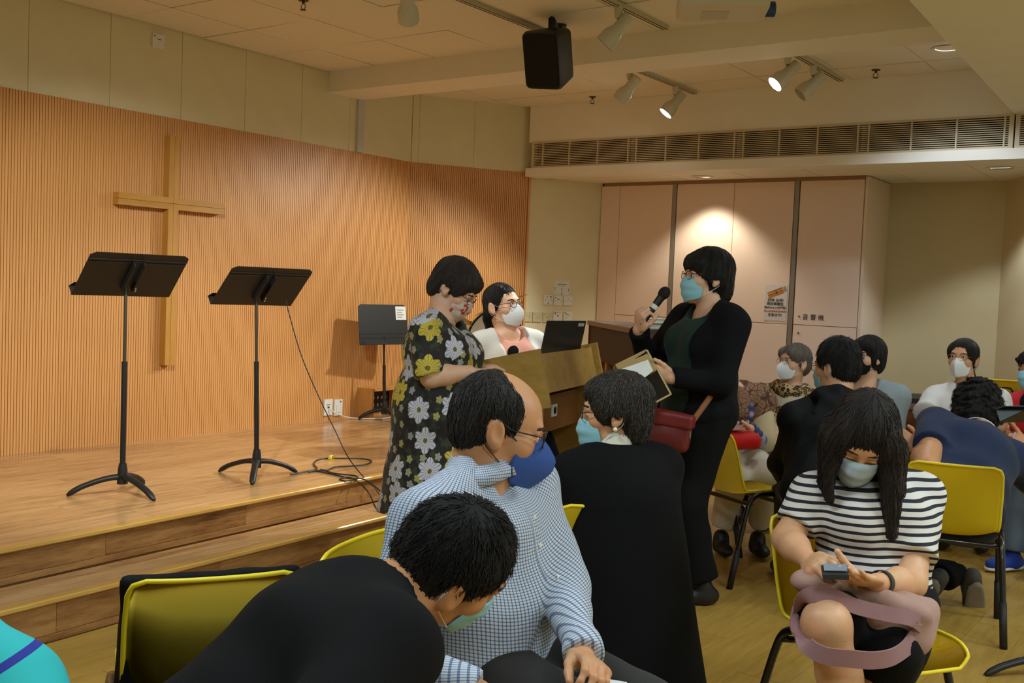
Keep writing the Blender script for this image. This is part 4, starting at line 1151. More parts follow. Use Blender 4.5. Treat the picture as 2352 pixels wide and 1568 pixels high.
# built-in cabinet with flush doors
YK = 8.12
cb = empty('built_in_cabinet', (-3.72, YK, 0), 'full-height built-in cabinet with pale pink doors and metal strips', 'cabinet')
m_door = plain('door_pink_beige', (228, 206, 190), .55, var=.03, scale=4); m_alu = plain('aluminium', (150, 152, 150), .4, .7); m_cbody = plain('cabinet_carcass', (214, 190, 166), .6)
m_cside = plain('cabinet_side', (226, 204, 180), .6, var=.03, scale=4)
bm = bmesh.new(); add_box(bm, (-4.90, YK + .018, 0), (-2.535, 8.69, 2.375)); wpart(cb, 'carcass', bm, m_cbody)
bm = bmesh.new(); add_box(bm, (-2.55, YK + .004, 0), (-2.527, 8.69, 2.372)); wpart(cb, 'side_panel', bm, m_cside)
bm = bmesh.new(); add_box(bm, (-4.90, YK - .006, 2.352), (-2.55, YK + .02, 2.376)); wpart(cb, 'top_trim', bm, plain('trim_brown', (150, 112, 78), .6))
cols = [(-4.926, -4.737), (-4.733, -4.212), (-4.165, -3.637), (-3.633, -3.118), (-3.066, -2.557)]
for i, (x0, x1) in enumerate(cols):
    for z0, z1, nm in ((.07, 1.193, 'lower_door'), (1.198, 2.35, 'upper_door')):
        if i == 0: z0, z1, nm = (.07, 2.35, 'filler_panel') if z0 < 1 else (0, 0, '')
        if not nm: continue
        bm = bmesh.new(); add_box(bm, (x0, YK, z0), (x1, YK + .019, z1)); wpart(cb, nm, bm, m_door, bevel=.0012)
for x in (-4.1885, -3.092): bm = bmesh.new(); add_box(bm, (x - .018, YK - .004, .0), (x + .018, YK + .02, 2.352)); wpart(cb, 'metal_strip', bm, m_alu, bevel=.002)
bm = bmesh.new(); add_box(bm, (-4.92, YK + .01, 0), (-2.55, YK + .03, .07)); wpart(cb, 'plinth', bm, m_cbody)
for x, z in ((-3.02, 1.265), (-3.02, 1.13), (-4.12, 1.262)):
    bm = bmesh.new(); add_lathe(bm, [(.001, 0), (.010, 0), (.010, .004), (.004, .006), (.001, .006)], 14, xf_dir((x, YK, z), (0, -1, 0)), cap=False); wpart(cb, 'lock', bm, m_chrome, True)
def wall_text(par, s_, c, size, mat, name='lettering', shear=0):
    m = Matrix.Identity(4); ax = ((1, 0, 0), (0, 0, 1), (0, -1, 0))
    for j in range(3):
        for i in range(3): m[i][j] = ax[j][i]
    m.translation = Vector(c)
    o = text_obj(name, s_, size, m, mat, None); off = Vector((0, 0, 0)); r = par
    while r is not None: off += Vector(r.location); r = r.parent
    o.data.transform(Matrix.Translation(-off)); o.parent = par; return o
m_ink = plain('ink_black', (40, 32, 28), .8); m_inkr = plain('ink_red', (214, 96, 52), .8)
wall_text(cb, '音 響 機', (-2.905, YK - .0015, 1.258), .05, m_ink)
po = empty('poster', (-3.222, YK, 1.218), 'paper poster with a picture of a brass bolt and Chinese writing', 'poster')
bm = bmesh.new(); add_box(bm, (-3.318, YK - .0030, 1.218), (-3.130, YK - .0015, 1.512)); wpart(po, 'sheet', bm, plain('poster_paper', (206, 202, 198), .7))
for k, (s_, mt) in enumerate((('記得! 記得!', m_ink), ('開啟櫃櫃後,', m_ink), ('務必lock上此門栓!', m_ink), ('唔lock跌落嚟會整到啲嘢!', m_inkr), ('多謝合作!', m_ink))):
    wall_text(po, s_, (-3.224, YK - .0040, 1.384 - .030 * k), .0285 if k not in (2, 3) else (.0235 if k == 2 else .0175), mt)
m_brass = plain('print_brass', (176, 116, 52), .5); m_brass2 = plain('print_brass_dark', (110, 66, 24), .5); m_brass3 = plain('print_brass_light', (206, 156, 92), .5)
mr = Matrix.Translation((-3.222, YK - .0032, 1.452)) @ Matrix.Rotation(math.radians(-22), 4, 'Y')
for lo, hi, mt, nm in (((-.075, -.0012, -.028), (.06, 0, .022), m_brass, 'bolt_plate'), ((-.075, -.0018, .0), (.072, 0, .010), m_brass3, 'bolt_bar'), ((-.075, -.0016, -.004), (.06, 0, .0), m_brass2, 'bolt_shadow'), ((-.04, -.0018, .012), (.06, 0, .016), m_brass2, 'bolt_shadow'), ((-.005, -.0024, -.014), (.008, 0, .008), m_brass2, 'bolt_knob'), ((.066, -.0016, -.02), (.088, 0, .018), plain('print_grey2', (150, 140, 128), .6), 'bolt_catch')):
    bm = bmesh.new(); add_box(bm, lo, hi, mr); wpart(po, nm, bm, mt)

# ceiling things: speaker, projector, sprinklers
sp = empty('ceiling_speaker', (-3.50, 5.20, ZC), 'black loudspeaker hanging from the ceiling on a bracket', 'speaker')
sc = at(1262, 132, 6.02); sf = mixv_ = unit(heading(-148) * .86 - UPZ * .38); su = unit(UPZ - sf * UPZ.dot(sf)); sr = np.cross(sf, su)
roll = math.radians(6); sr, su = sr * math.cos(roll) + su * math.sin(roll), su * math.cos(roll) - sr * math.sin(roll)
def spk(a, b, c_): return sc + sr * a + sf * b + su * c_
bm = bmesh.new(); rings = []
for bb, ww, hh in ((-.115, .085, .135), (-.105, .095, .148), (.075, .118, .165), (.10, .114, .160)):
    rr = rounded_rect(ww * 2, hh * 2, .03, 4); rings.append([bm.verts.new(spk(x, bb, y)) for x, y in rr])
for a, b in zip(rings[:-1], rings[1:]):
    for i in range(len(a)): bm.faces.new([a[i], a[(i + 1) % len(a)], b[(i + 1) % len(a)], b[i]])
bm.faces.new(rings[0][::-1]); bm.faces.new(rings[-1]); wpart(sp, 'cabinet', bm, m_black, True, ang=35)
bm = bmesh.new(); rr = rounded_rect(.21, .30, .025, 4); aa = [bm.verts.new(spk(x, .099, y)) for x, y in rr]; b2 = [bm.verts.new(spk(x, .106, y)) for x, y in rr]
for i in range(len(aa)): bm.faces.new([aa[i], aa[(i + 1) % len(aa)], b2[(i + 1) % len(aa)], b2[i]])
bm.faces.new(b2); wpart(sp, 'grille_cloth', bm, plain('speaker_grille', (14, 14, 15), .9, bump=.4, scale=200))
bm = bmesh.new(); add_tube(bm, [V(-3.50, 5.20, ZC), V(-3.50, 5.18, ZC - .05), spk(.0, -.06, .20), spk(0, -.05, .15)], .022, 10); add_lathe(bm, [(.001, 0), (.04, 0), (.04, -.012), (.001, -.012)], 16, Matrix.Translation((-3.50, 5.20, ZC)), cap=False); wpart(sp, 'bracket', bm, m_black, True)
bm = bmesh.new(); add_tube(bm, catmull([spk(.11, -.09, .06), spk(.17, -.11, .04), spk(.19, -.12, -.01), spk(.15, -.12, -.05), spk(.11, -.10, -.05)], 5), .003, 6); wpart(sp, 'wire', bm, m_cab, True)
bm = bmesh.new(); add_box(bm, (-.004, -.001, -.012), (.004, .001, .012)); bm.transform(frame(spk(.1185, .03, .10), sf, su)) if hasattr(bm, 'transform') else None; wpart(sp, 'badge', bm, m_chrome)
pj = empty('projector', (-2.02, 4.30, 2.70), 'white ceiling projector cut off by the top of the view', 'projector')
m_proj = plain('projector_white', (206, 198, 176), .5, var=.02)
pc = V(-2.03, 4.30, 2.70)
pr = heading(96); pf_ = heading(6)
bm = bmesh.new(); rr = rounded_rect(.40, .30, .05, 5); rings = []
for zz, ss in ((-.048, .93), (-.04, .98), (.0, 1.0), (.045, .97), (.05, .9)): rings.append([bm.verts.new(pc + pr * x * ss + pf_ * y * ss + UPZ * zz) for x, y in rr])
for a, b in zip(rings[:-1], rings[1:]):
    for i in range(len(a)): bm.faces.new([a[i], a[(i + 1) % len(a)], b[(i + 1) % len(a)], b[i]])
bm.faces.new(rings[0][::-1]); bm.faces.new(rings[-1]); wpart(pj, 'housing', bm, m_proj, True, ang=30)
bm = bmesh.new(); add_tube(bm, [pc + UPZ * .04, V(pc[0], pc[1], ZC)], .02, 10); wpart(pj, 'pole', bm, m_proj, True)
bm = bmesh.new(); add_lathe(bm, [(.001, 0), (.035, 0), (.035, .05), (.028, .055), (.001, .05)], 20, xf_dir(pc + pr * .19 + pf_ * .09, pr), cap=False); wpart(pj, 'lens_barrel', bm, plain('lens_blue', (30, 66, 120), .3), True)
bm = bmesh.new(); add_box(bm, (-.09, -.05, -.0495), (.03, .09, -.0475), frame(pc, pr, UPZ)); wpart(pj, 'hatch', bm, plain('hatch_grey', (188, 180, 158), .5))
for k, (px, py, lab) in enumerate(((1361, 222, 'sprinkler head in the ceiling near the bulkhead corner'), (2012, 160, 'sprinkler head in the ceiling between the track and the recessed downlight'), (697, 0, 'sprinkler head in the ceiling over the stage'))):
    q = onz(px, py, ZC); e = empty('sprinkler', (q[0], q[1], ZC), lab, 'sprinkler', 'fire sprinklers'); m_spk = plain('sprinkler_bronze', (84, 70, 50), .4, .7)
    lathe('rosette', [(.001, .002), (.03, .002), (.028, -.006), (.008, -.010), (.008, -.022), (.001, -.022)], m_spk, e, 16, cap=False)
    for s_ in (-1, 1): tube('arm', catmull([(s_ * .006, 0, -.02), (s_ * .016, 0, -.032), (s_ * .014, 0, -.045), (s_ * .003, 0, -.054)], 4), .0022, m_spk, e, 6)
    lathe('deflector', [(.001, -.054), (.018, -.054), (.018, -.057), (.001, -.057)], m_spk, e, 14, cap=False)
# ------------------------------------------------------------------ people
SK_LIGHT = skin_mat('skin_light', (226, 182, 150)); SK_MID = skin_mat('skin_mid', (212, 164, 124)); SK_TAN = skin_mat('skin_tan', (198, 146, 104))
HB = hair_mat('hair_black', (16, 14, 13)); HBR = hair_mat('hair_dark_brown', (32, 21, 16), .42); HGR = hair_mat('hair_brown_grey', (44, 34, 26), .4, grey=.28); HSIL = hair_mat('hair_silver', (120, 112, 102), .45, grey=.6)
UP = V(0, 0, 1)
def face(deg, pitch=0.0):
    a = math.radians(pitch); return heading(deg) * math.cos(a) + UP * math.sin(a)
def mixv(*pw):
    return unit(sum(V(v) * w_ for v, w_ in pw))
M_SURG = cloth('mask_blue', (150, 205, 218), .8, .05, 600, .15); M_KN = cloth('mask_white', (232, 234, 236), .8, .03, 600, .12)
BLK = cloth('black_knit', (24, 25, 32), .92, .2); BLKT = cloth('black_trousers', (22, 22, 24), .9, .15)
M_BSHOE = plain('black_shoe', (20, 20, 22), .5)
def seat_legs(p, P, fp, spread=.10, fwd=.44, back=.0, z=.08, lt=.40):
    """ankle targets for a person sitting upright"""
    R = unit(np.cross(fp, UP)); k = {}
    for sd in (1, -1): k[sd] = V(*(P + fp * (fwd - back) + R * sd * spread)[:2], z)
    return k

def mic_woman():
    d = 4.75
    p = Person('standing woman in black cardigan speaking into a handheld microphone', (*at(1605, 1378, d)[:2], 0), SK_LIGHT)
    F = heading(-112); R = np.cross(F, UP)
    P = at(1600, 955, d); N = at(1634, 704, d)
    wr = at(1466, 757, 4.74); wl = at(1540, 868, 4.50)
    fl = lambda px, dd, z=.075: V(*at(px, 1378, dd)[:2], z)
    p.skeleton(P, N, F, shw=.180, wr=wr, wl=wl, er=R * .6 - UP - F * .2, el=-UP * .9 - F * .7 - R * .4, ar=fl(1585, 4.86), al=fl(1612, 4.70), lt=.405, ls=.395)
    H = Head(at(1624, 640, d), face(-104, 2), UP, 1.02)
    hands = [(1, dict(D=unit(at(1474, 704, 4.67) - wr), Nn=unit(RIGHT_H * .7 + heading(180) * -.4), T=unit(heading(180) * .5 + UP * .55 + RIGHT_H * .3), curl=(55, 70, 40), thumb=(.35, .75, .55), tcurl=25)),
             (-1, dict(D=unit(at(1490, 850, 4.46) - wl), Nn=unit(UP * .25 - heading(180) * .9), T=UP, curl=(28, 40, 25), thumb=(.35, .85, -.15), tcurl=12))]
    p.body(H, hands, neck=.056, legs=False, hsc=.98)
    p.eyes(H, (0, 1, .05))
    grn = cloth('dark_green_top', (30, 52, 46), .8, .12)
    p.trousers(BLKT, (.105, .085, .075), g=1.12, hem=.05, amp=.007)
    p.top(grn, 'blouse', 1.15, 1.22, .010, bust=1.1, belly=1.12, sleeve='none', hem=-.10, neckr=.082, neckfwd=.035, neckdrop=.02, seed=5, amp=.003)
    f = Field(); p.torso(f, 1.18, 1.24, .022, bust=1.05, belly=1.12)
    f.cut(p.P - p.T * .14, -p.T)
    f.bx(p.P + p.T * .28 + p.fs * .22, (.105, .20, .60), p.axT, .03, .02, 's')
    for sd in (1, -1):
        f.cone(p.sh[sd], p.elb[sd], .070, .062, .05); f.cone(p.elb[sd], p.wri[sd] * .94 + p.elb[sd] * .06, .058, .043, .04, cutb=True)
    f.cone(p.N, p.N + UP * .2 + p.fs * .03, .085, .10, .012, op='s')
    f.disp = wrinkles(8, .009, 30)
    p.add('cardigan', f.mesh(.008), BLK)
    p.hair(H, HB, mirror([('e', (0, -.016, .048), (.093, .112, .100)), ('e', (0, -.066, -.030), (.078, .056, .090)), ('e', (.070, .000, .000), (.024, .055, .062)), ('e', (0, .066, .066), (.076, .040, .042)), ('e', (0, -.05, -.10), (.055, .04, .045)),
                          ('s', (0, .130, -.040), (.082, .066, .082)), ('s', (.084, -.004, -.036), (.020, .026, .032)), ('s', (.072, .062, -.06), (.03, .05, .06))]), .005, seed=3)
    p.mask(H, M_SURG, 'flat'); p.glasses(H, (70, 24, 18), w=.022, h=.017, round_=.75, dz=.002)
    p.shoes(M_BSHOE, {1: heading(-112), -1: heading(-100)})
    return p
PW = mic_woman()

def floral_mat():
    t = NT('floral_print'); v = t.attr('uvp')
    v = t.mapping(v, (1, 1, 0))
    def flowers(scale, loc, petals, size, colr, seed):
        vv = t.mapping(v, (scale, scale, 0), loc)
        vo = t.n('ShaderNodeTexVoronoi', voronoi_dimensions='2D', inp={'Vector': vv, 'Scale': 1.0, 'Randomness': .75})
        df = t.n('ShaderNodeVectorMath', operation='SUBTRACT', inp={0: vv, 1: vo.outputs['Position']})
        sp = t.n('ShaderNodeSeparateXYZ', inp={0: df.outputs[0]})
        ang = t.math('ARCTAN2', sp.outputs[1], sp.outputs[0])
        rad = t.n('ShaderNodeVectorMath', operation='LENGTH', inp={0: df.outputs[0]}).outputs['Value']
        rad = t.math('ADD', rad, t.math('MULTIPLY', t.math('SUBTRACT', t.noise(vv, 6, 2), .5), .10))
        lim = t.math('MULTIPLY_ADD', t.math('ABSOLUTE', t.math('SINE', t.math('MULTIPLY', ang, petals / 2))), size * .38, size * .70)
        m = t.math('LESS_THAN', rad, lim)
        rn = t.n('ShaderNodeSeparateColor', inp={0: vo.outputs['Color']})
        keep = t.math('GREATER_THAN', rn.outputs[0], .22)
        m = t.math('MULTIPLY', m, keep)
        cen = t.math('LESS_THAN', rad, size * .2)
        line = t.math('MULTIPLY', t.math('GREATER_THAN', t.math('ABSOLUTE', t.math('SINE', t.math('MULTIPLY', ang, petals * 1.5))), .93), t.math('GREATER_THAN', rad, size * .25))
        return m, rn.outputs[1], cen, line
    base = t.mix(t.ramp(t.noise(v, 26, 3), [(.50, (0, 0, 0, 1)), (.60, (1, 1, 1, 1))]), srgb(24, 20, 22), srgb(46, 56, 34))
    m0, r0, c0, l0 = flowers(15, (.3, .7, 0), 5, .26, None, 1)
    base = t.mix(m0, base, t.mix(r0, srgb(170, 160, 60), srgb(150, 150, 160)))
    m1, r1, c1, l1 = flowers(7.2, (0, 0, 0), 6, .40, None, 2)
    pet = t.mix(t.math('GREATER_THAN', r1, .55), srgb(206, 204, 214), srgb(214, 190, 60))
    pet = t.mix(t.math('MULTIPLY', l1, .7), pet, srgb(90, 84, 80)); pet = t.mix(c1, pet, srgb(110, 96, 30))
    t.base(t.mix(m1, base, pet)); t.set(Roughness=.75); t.b.inputs['Sheen Weight'].default_value = .1
    MATS['floral_print'] = t.m; return t.m
def cyl_uv(c, ax_r, ax_f, rad=.2, fold=False):
    def fn(P):
        q = P - c; u, v_ = q @ ax_r, q @ ax_f; a = np.arctan2(u, v_); return np.stack([a * rad, P[:, 2] - (np.sqrt(u * u + v_ * v_) if fold else 0), np.zeros(len(P))], 1)
    return fn

def floral_woman():
    d = 4.7; fl = V(*at(1000, 1360, d)[:2], 0)
    p = Person('woman in dark floral print dress looking down at the lectern', fl, SK_LIGHT)
    F = heading(108); R = np.cross(F, UP)
    P = at(1000, 960, d); N = at(1012, 727, d)
    wr = at(1078, 853, 4.52); wl = at(1098, 842, 4.80)
    p.skeleton(P, N, F, shw=.180, wr=wr, wl=wl, xr=at(990, 866, 4.50), er=-UP - F * .5 + R * .2, el=-UP - F * .3, la=.27, lf=.22, lt=.36, ls=.35, ar=V(*P[:2], 0) + R * .09 + UP * .075, al=V(*P[:2], 0) - R * .09 + UP * .075)
    H = Head(at(1042, 664, d), face(104, -34), UP, 1.02)
    p.body(H, [(1, dict(D=heading(85), Nn=-UP, T=-R, curl=(20, 25, 15))), (-1, dict(D=heading(85), Nn=-UP, T=R, curl=(20, 25, 15)))], neck=.055, legs=False, armr=(.054, .046, .028))
    p.eyes(H, (0, 1, -.5))
    p.trousers(BLKT, (.1, .075, .06), hem=.04)
    fm = floral_mat()
    f = Field(); p.torso(f, 1.15, 1.28, .02, bust=1.15, belly=1.2)
    f.cone(p.P + UP * .06, p.P - UP * .42 - F * .0, .185, .245, .06, flat=(R, 1.0), cutb=True)
    for sd in (1, -1):
        e_ = p.sh[sd] * .02 + p.elb[sd] * .98
        f.cone(p.sh[sd], e_, .066, .078, .02, cutb=True)
    f.cone(p.N + F * .03 - UP * .02, p.N + UP * .2 + F * .06, .07, .085, .012, op='s'); f.cone(p.N + F * .10 - UP * .05, p.N + F * .12 + UP * .1, .035, .06, .012, op='s')
    f.disp = wrinkles(4, .007, 24)
    p.add('dress', f.mesh(.009), fm, {'uvp': cyl_uv(p.P, R, F, .24)})
    p.hair(H, hair_mat('hair_purple_brown', (52, 40, 38), .36, grey=.12), mirror([('e', (0, -.018, .048), (.090, .108, .098)), ('e', (0, -.066, -.018), (.076, .05, .07)), ('e', (0, .058, .075), (.072, .045, .035)), ('e', (.066, .012, .03), (.024, .05, .045)),
                                                                        ('s', (0, .135, -.035), (.088, .072, .085)), ('s', (.084, .004, -.03), (.022, .03, .036)), ('p', (0, -.06, -.085), (0, .2, -1))]), .005, seed=9)
    mk = NT('mask_floral'); n = mk.n('ShaderNodeTexVoronoi', inp={'Vector': mk.coord(), 'Scale': 60.})
    mk.base(mk.ramp(mk.n('ShaderNodeSeparateColor', inp={0: n.outputs['Color']}).outputs[0], [(0, srgb(220, 200, 180)), (.5, srgb(226, 170, 150)), (.75, srgb(190, 70, 60)), (.9, srgb(222, 214, 206))], 'CONSTANT'))
    p.mask(H, mk.m, 'flat'); p.glasses(H, (44, 30, 40), w=.023, h=.014, round_=.7)
    p.shoes(M_BSHOE, {1: F, -1: F})
    return p
PF = floral_woman()

def pink_woman():
    d = 5.5; fl = V(*at(1165, 1275, d)[:2], 0)
    p = Person('woman in white cardigan over pink top behind the lectern', fl, SK_LIGHT)
    F = heading(150); R = np.cross(F, UP); P = V(fl[0], fl[1], .70); N = at(1164, 762, d)
    p.skeleton(P, N, F, shw=.165, wr=at(1110, 850, 5.3), wl=at(1215, 850, 5.3), er=-UP, el=-UP, ar=fl + F * .18 + R * .1 + UP * .08, al=fl + F * .18 - R * .1 + UP * .08, lt=.39, ls=.38)
    H = Head(at(1154, 706, d), face(128, 10), UP + heading(-90) * .08, .98)
    p.body(H, [(1, dict(D=F, Nn=-UP, T=-R)), (-1, dict(D=F, Nn=-UP, T=R))], neck=.05, legs=False)
    p.eyes(H, (-.2, 1, .2))
    pk = cloth('pink_top', (222, 160, 142), .8, .05); wc = cloth('white_cardigan', (226, 224, 218), .85, .04)
    p.trousers(BLKT)
    p.top(pk, 'blouse', 1.0, 1.0, .01, bust=1.0, sleeve='none', hem=-.1, neckr=.07, neckfwd=.03, neckdrop=.01, amp=.002)
    f = Field(); p.torso(f, 1.02, 1.02, .02, bust=.95); f.cut(p.P - p.T * .12, -p.T)
    f.bx(p.P + p.T * .3 + p.fs * .2, (.085, .19, .6), p.axT, .03, .02, 's')
    for sd in (1, -1): f.cone(p.sh[sd], p.elb[sd], .058, .052, .05); f.cone(p.elb[sd], p.wri[sd], .05, .04, .04, cutb=True)
    f.cone(p.N, p.N + UP * .2 + p.fs * .03, .08, .095, .012, op='s'); f.disp = wrinkles(12, .004, 36)
    p.add('cardigan', f.mesh(.009), wc)
    p.hair(H, HB, mirror([('e', (0, -.014, .045), (.082, .101, .092)), ('e', (0, -.05, -.01), (.070, .055, .062)), ('s', (0, .118, -.02), (.074, .058, .098)), ('s', (.088, .012, -.03), (.016, .026, .030)), ('e', (0, -.09, -.045), (.034, .034, .034)), ('c', (0, -.10, -.05), (.02, -.085, -.20), .028, .012)]), .005, seed=2, amp=.001)
    p.mask(H, M_KN, 'fold'); p.glasses(H, (60, 30, 26), w=.023, h=.017, round_=.8)
    # high stool under her
    st = empty('stool', fl, 'low round stool under the woman in the white cardigan', 'stool')
    lathe('seat', [(.001, .57), (.16, .57), (.17, .585), (.165, .61), (.001, .615)], plain('stool_black', (26, 25, 26), .5), st, 24, cap=False)
    for k in range(4):
        a = k * math.pi / 2 + .4; tube('leg', [(.12 * math.cos(a), .12 * math.sin(a), .57), (.17 * math.cos(a), .17 * math.sin(a), 0)], .012, M_LEG, st, 8)
    p.shoes(M_BSHOE)
    return p
PK = pink_woman()
def check_mat():
    t = NT('check_shirt'); v = t.attr('uvp'); sp = t.n('ShaderNodeSeparateXYZ', inp={0: v})
    def lines(o, freq, th):
        fr = t.math('FRACT', t.math('MULTIPLY', o, freq)); return t.math('LESS_THAN', fr, th)
    a = lines(sp.outputs[0], 118, .30); b = lines(sp.outputs[1], 118, .30)
    f = t.math('ADD', t.math('MULTIPLY', a, .5), t.math('MULTIPLY', b, .5))
    t.base(t.ramp(f, [(0, srgb(196, 202, 210)), (.5, srgb(120, 132, 156)), (1, srgb(74, 84, 112))])); t.set(Roughness=.85)
    co = t.coord(); t.bump(t.noise(co, 38, 3), .3, .004); return t.m
def checked_man():
    d = 2.42; fl = V(*at(1120, 1540, d + .05)[:2], 0)
    p = Person('man in a checked shirt with a blue mask seen in profile', fl, SK_TAN)
    F = heading(128); R = np.cross(F, UP)
    P = V(*at(1115, 1530, 2.50)[:2], .52); N = at(1098, 1085, 2.44)
    wl = at(1338, 1508, 2.20); wr = at(1100, 1590, 2.10)
    p.skeleton(P, N, F, shw=.185, wr=wr, wl=wl, er=-UP * .6 - R * -.6 - F * .5, el=-UP * .7 - R * .9 - F * .2, la=.29, lf=.25, ar=fl + heading(118) * .42 + R * .14 + UP * .08, al=fl + heading(118) * .42 - R * .14 + UP * .08)
    H = Head(at(1142, 985, 2.44), face(84, -14), UP, 1.06)
    hands = [(-1, dict(D=unit(at(1392, 1548, 2.06) - wl), Nn=mixv((UP, -.8), (heading(-90), .5)), T=mixv((heading(180), .8), (heading(-90), .5), (UP, -.2)), curl=(30, 45, 30), thumb=(.3, .85, .4), tcurl=18)),
             (1, dict(D=unit(at(1160, 1620, 2.02) - wr), Nn=-UP, T=heading(0), curl=(25, 30, 20)))]
    p.body(H, hands, neck=.064, male=True, legs=False, hres=.0036, handres=.003)
    p.eyes(H, (0, 1, -.3), brow=(40, 32, 26))
    cm = check_mat()
    f = Field(); p.torso(f, 1.16, 1.25, .02, belly=1.15)
    f.cut(p.P - p.T * .06, -p.T)
    for sd in (1, -1):
        f.cone(p.sh[sd], p.elb[sd], .066, .058, .05); f.cone(p.elb[sd], p.wri[sd] * .97 + p.elb[sd] * .03, .055, .040, .03, cutb=True)
        f.cone(p.wri[sd] * .80 + p.elb[sd] * .20, p.wri[sd] * .96 + p.elb[sd] * .04, .043, .042, .006, cuta=True, cutb=True)
    # placket ridge and pocket
    for k in range(7):
        a = p.P + p.T * (.03 + .055 * k)
    up = unit(H.p(0, -.022, -.055) - p.N)
    f.cone(p.N + up * -.03, p.N + up * .012, .084, .074, .02)
    f.cone(p.N - up * .03 + p.fs * .012, p.N + up * .2 + p.fs * .03, .064, .068, .006, op='s')
    f.cone(p.N + p.fs * .09 - p.T * .02, p.N + p.fs * .10 + p.T * .12, .030, .06, .010, op='s')
    f.disp = wrinkles(21, .0075, 34)
    SHM = f.mesh(.0062)
    p.add('shirt', SHM, cm, {'uvp': cyl_uv(p.P, p.Rs, p.fs, .17, True)})
    # collar leaves
    for sd in (1, -1):
        bm = bmesh.new(); rows = []
        for i in range(9):
            t = i / 8; a = math.radians(178 - 152 * t) * 1.0
            c_ = p.N + up * (.035 - .028 * t) + p.fs * .006
            dirv = (p.Rs * sd * math.sin(a) + p.fs * -math.cos(a))
            top = c_ + dirv * .073 + up * .010; bot = c_ + dirv * (.094 + .012 * t) - up * (.030 + .055 * t ** 2)
            mid = (top + bot) / 2 + dirv * .008
            rows.append([bm.verts.new(q) for q in (top, mid, bot)])
        for a_, b_ in zip(rows[:-1], rows[1:]):
            for j in range(2): bm.faces.new([a_[j], a_[j + 1], b_[j + 1], b_[j]])
        o = p.add_bm('collar', bm, cm); md = o.modifiers.new('thick', 'SOLIDIFY'); md.thickness = .003; md.offset = 0
        at_ = o.data.attributes.new('uvp', 'FLOAT_VECTOR', 'POINT'); co = np.empty(len(o.data.vertices) * 3); o.data.vertices.foreach_get('co', co); co = co.reshape(-1, 3) + p.base
        at_.data.foreach_set('vector', cyl_uv(p.P, p.Rs, p.fs, .17, True)(co).astype(np.float32).ravel())
    # placket strip and buttons on the chest
    from mathutils.bvhtree import BVHTree
    vv, qq = SHM; tree = BVHTree.FromPolygons([tuple(x) for x in vv], [tuple(int(i) for i in x) for x in qq])
    def front(h, side=0.0):
        """point on the shirt front at height h above the pelvis"""
        o_ = p.P + p.T * h + p.Rs * side + p.fs * .6
        r_ = tree.ray_cast(Vector(o_), Vector(-p.fs)); return V(r_[0]) if r_[0] is not None else None
    L_ = np.linalg.norm(p.N - p.P)
    pts = [q for q in (front(h, -.012) for h in np.linspace(L_ * .84, -.04, 40)) if q is not None]
    cut_ = next((i for i in range(1, len(pts)) if (pts[i] - pts[i - 1]).dot(p.fs) > .022), len(pts)); pts = pts[:cut_]
    for sgn in (0,):
        bm = bmesh.new(); add_tube(bm, [q + p.fs * .0005 for q in pts], .0022, 6); p.add_bm('placket_edge', bm, plain('placket_seam', (168, 176, 190), .9))
    for k in range(6):
        q = front(L_ * (.04 + .15 * k), -.030)
        if q is None or np.min(np.linalg.norm(np.array(pts) - q, axis=1)) > .04: continue
        bm = bmesh.new(); add_lathe(bm, [(.001, .0), (.0058, .0), (.0058, .002), (.0045, .0028), (.001, .002)], 12, xf_dir(q, p.fs)); p.add_bm('button', bm, plain('shirt_button', (222, 218, 205), .3))
    bald = mirror([('e', (0, -.016, .042), (.083, .099, .088)), ('e', (0, -.055, -.005), (.072, .055, .064)), ('s', (0, .126, .02), (.095, .090, .125), .03), ('s', (.0, .098, .126), (.072, .100, .058), .05), ('s', (.088, .016, -.02), (.020, .030, .040)), ('p', (0, -.06, -.072), (0, .15, -1))])
    p.hair(H, hair_mat('hair_thin_brown', (34, 28, 22), .45), bald, .0045, seed=5, amp=.0018, strands=700, slen=.07, lift=.003)
    p.mask(H, cloth('mask_navy', (52, 82, 150), .75, .05, 600, .12), 'fold', loops=(30, 30, 38), sc=1.04, jut=.004)
    p.glasses(H, (28, 24, 24), w=.025, h=.017, r=.0019, dz=.002)
    p.trousers(cloth('charcoal_trousers', (52, 50, 48), .9), (.10, .075, .06), res=.012)
    p.shoes(M_BSHOE, {1: heading(118), -1: heading(118)})
    return p
PC = checked_man()

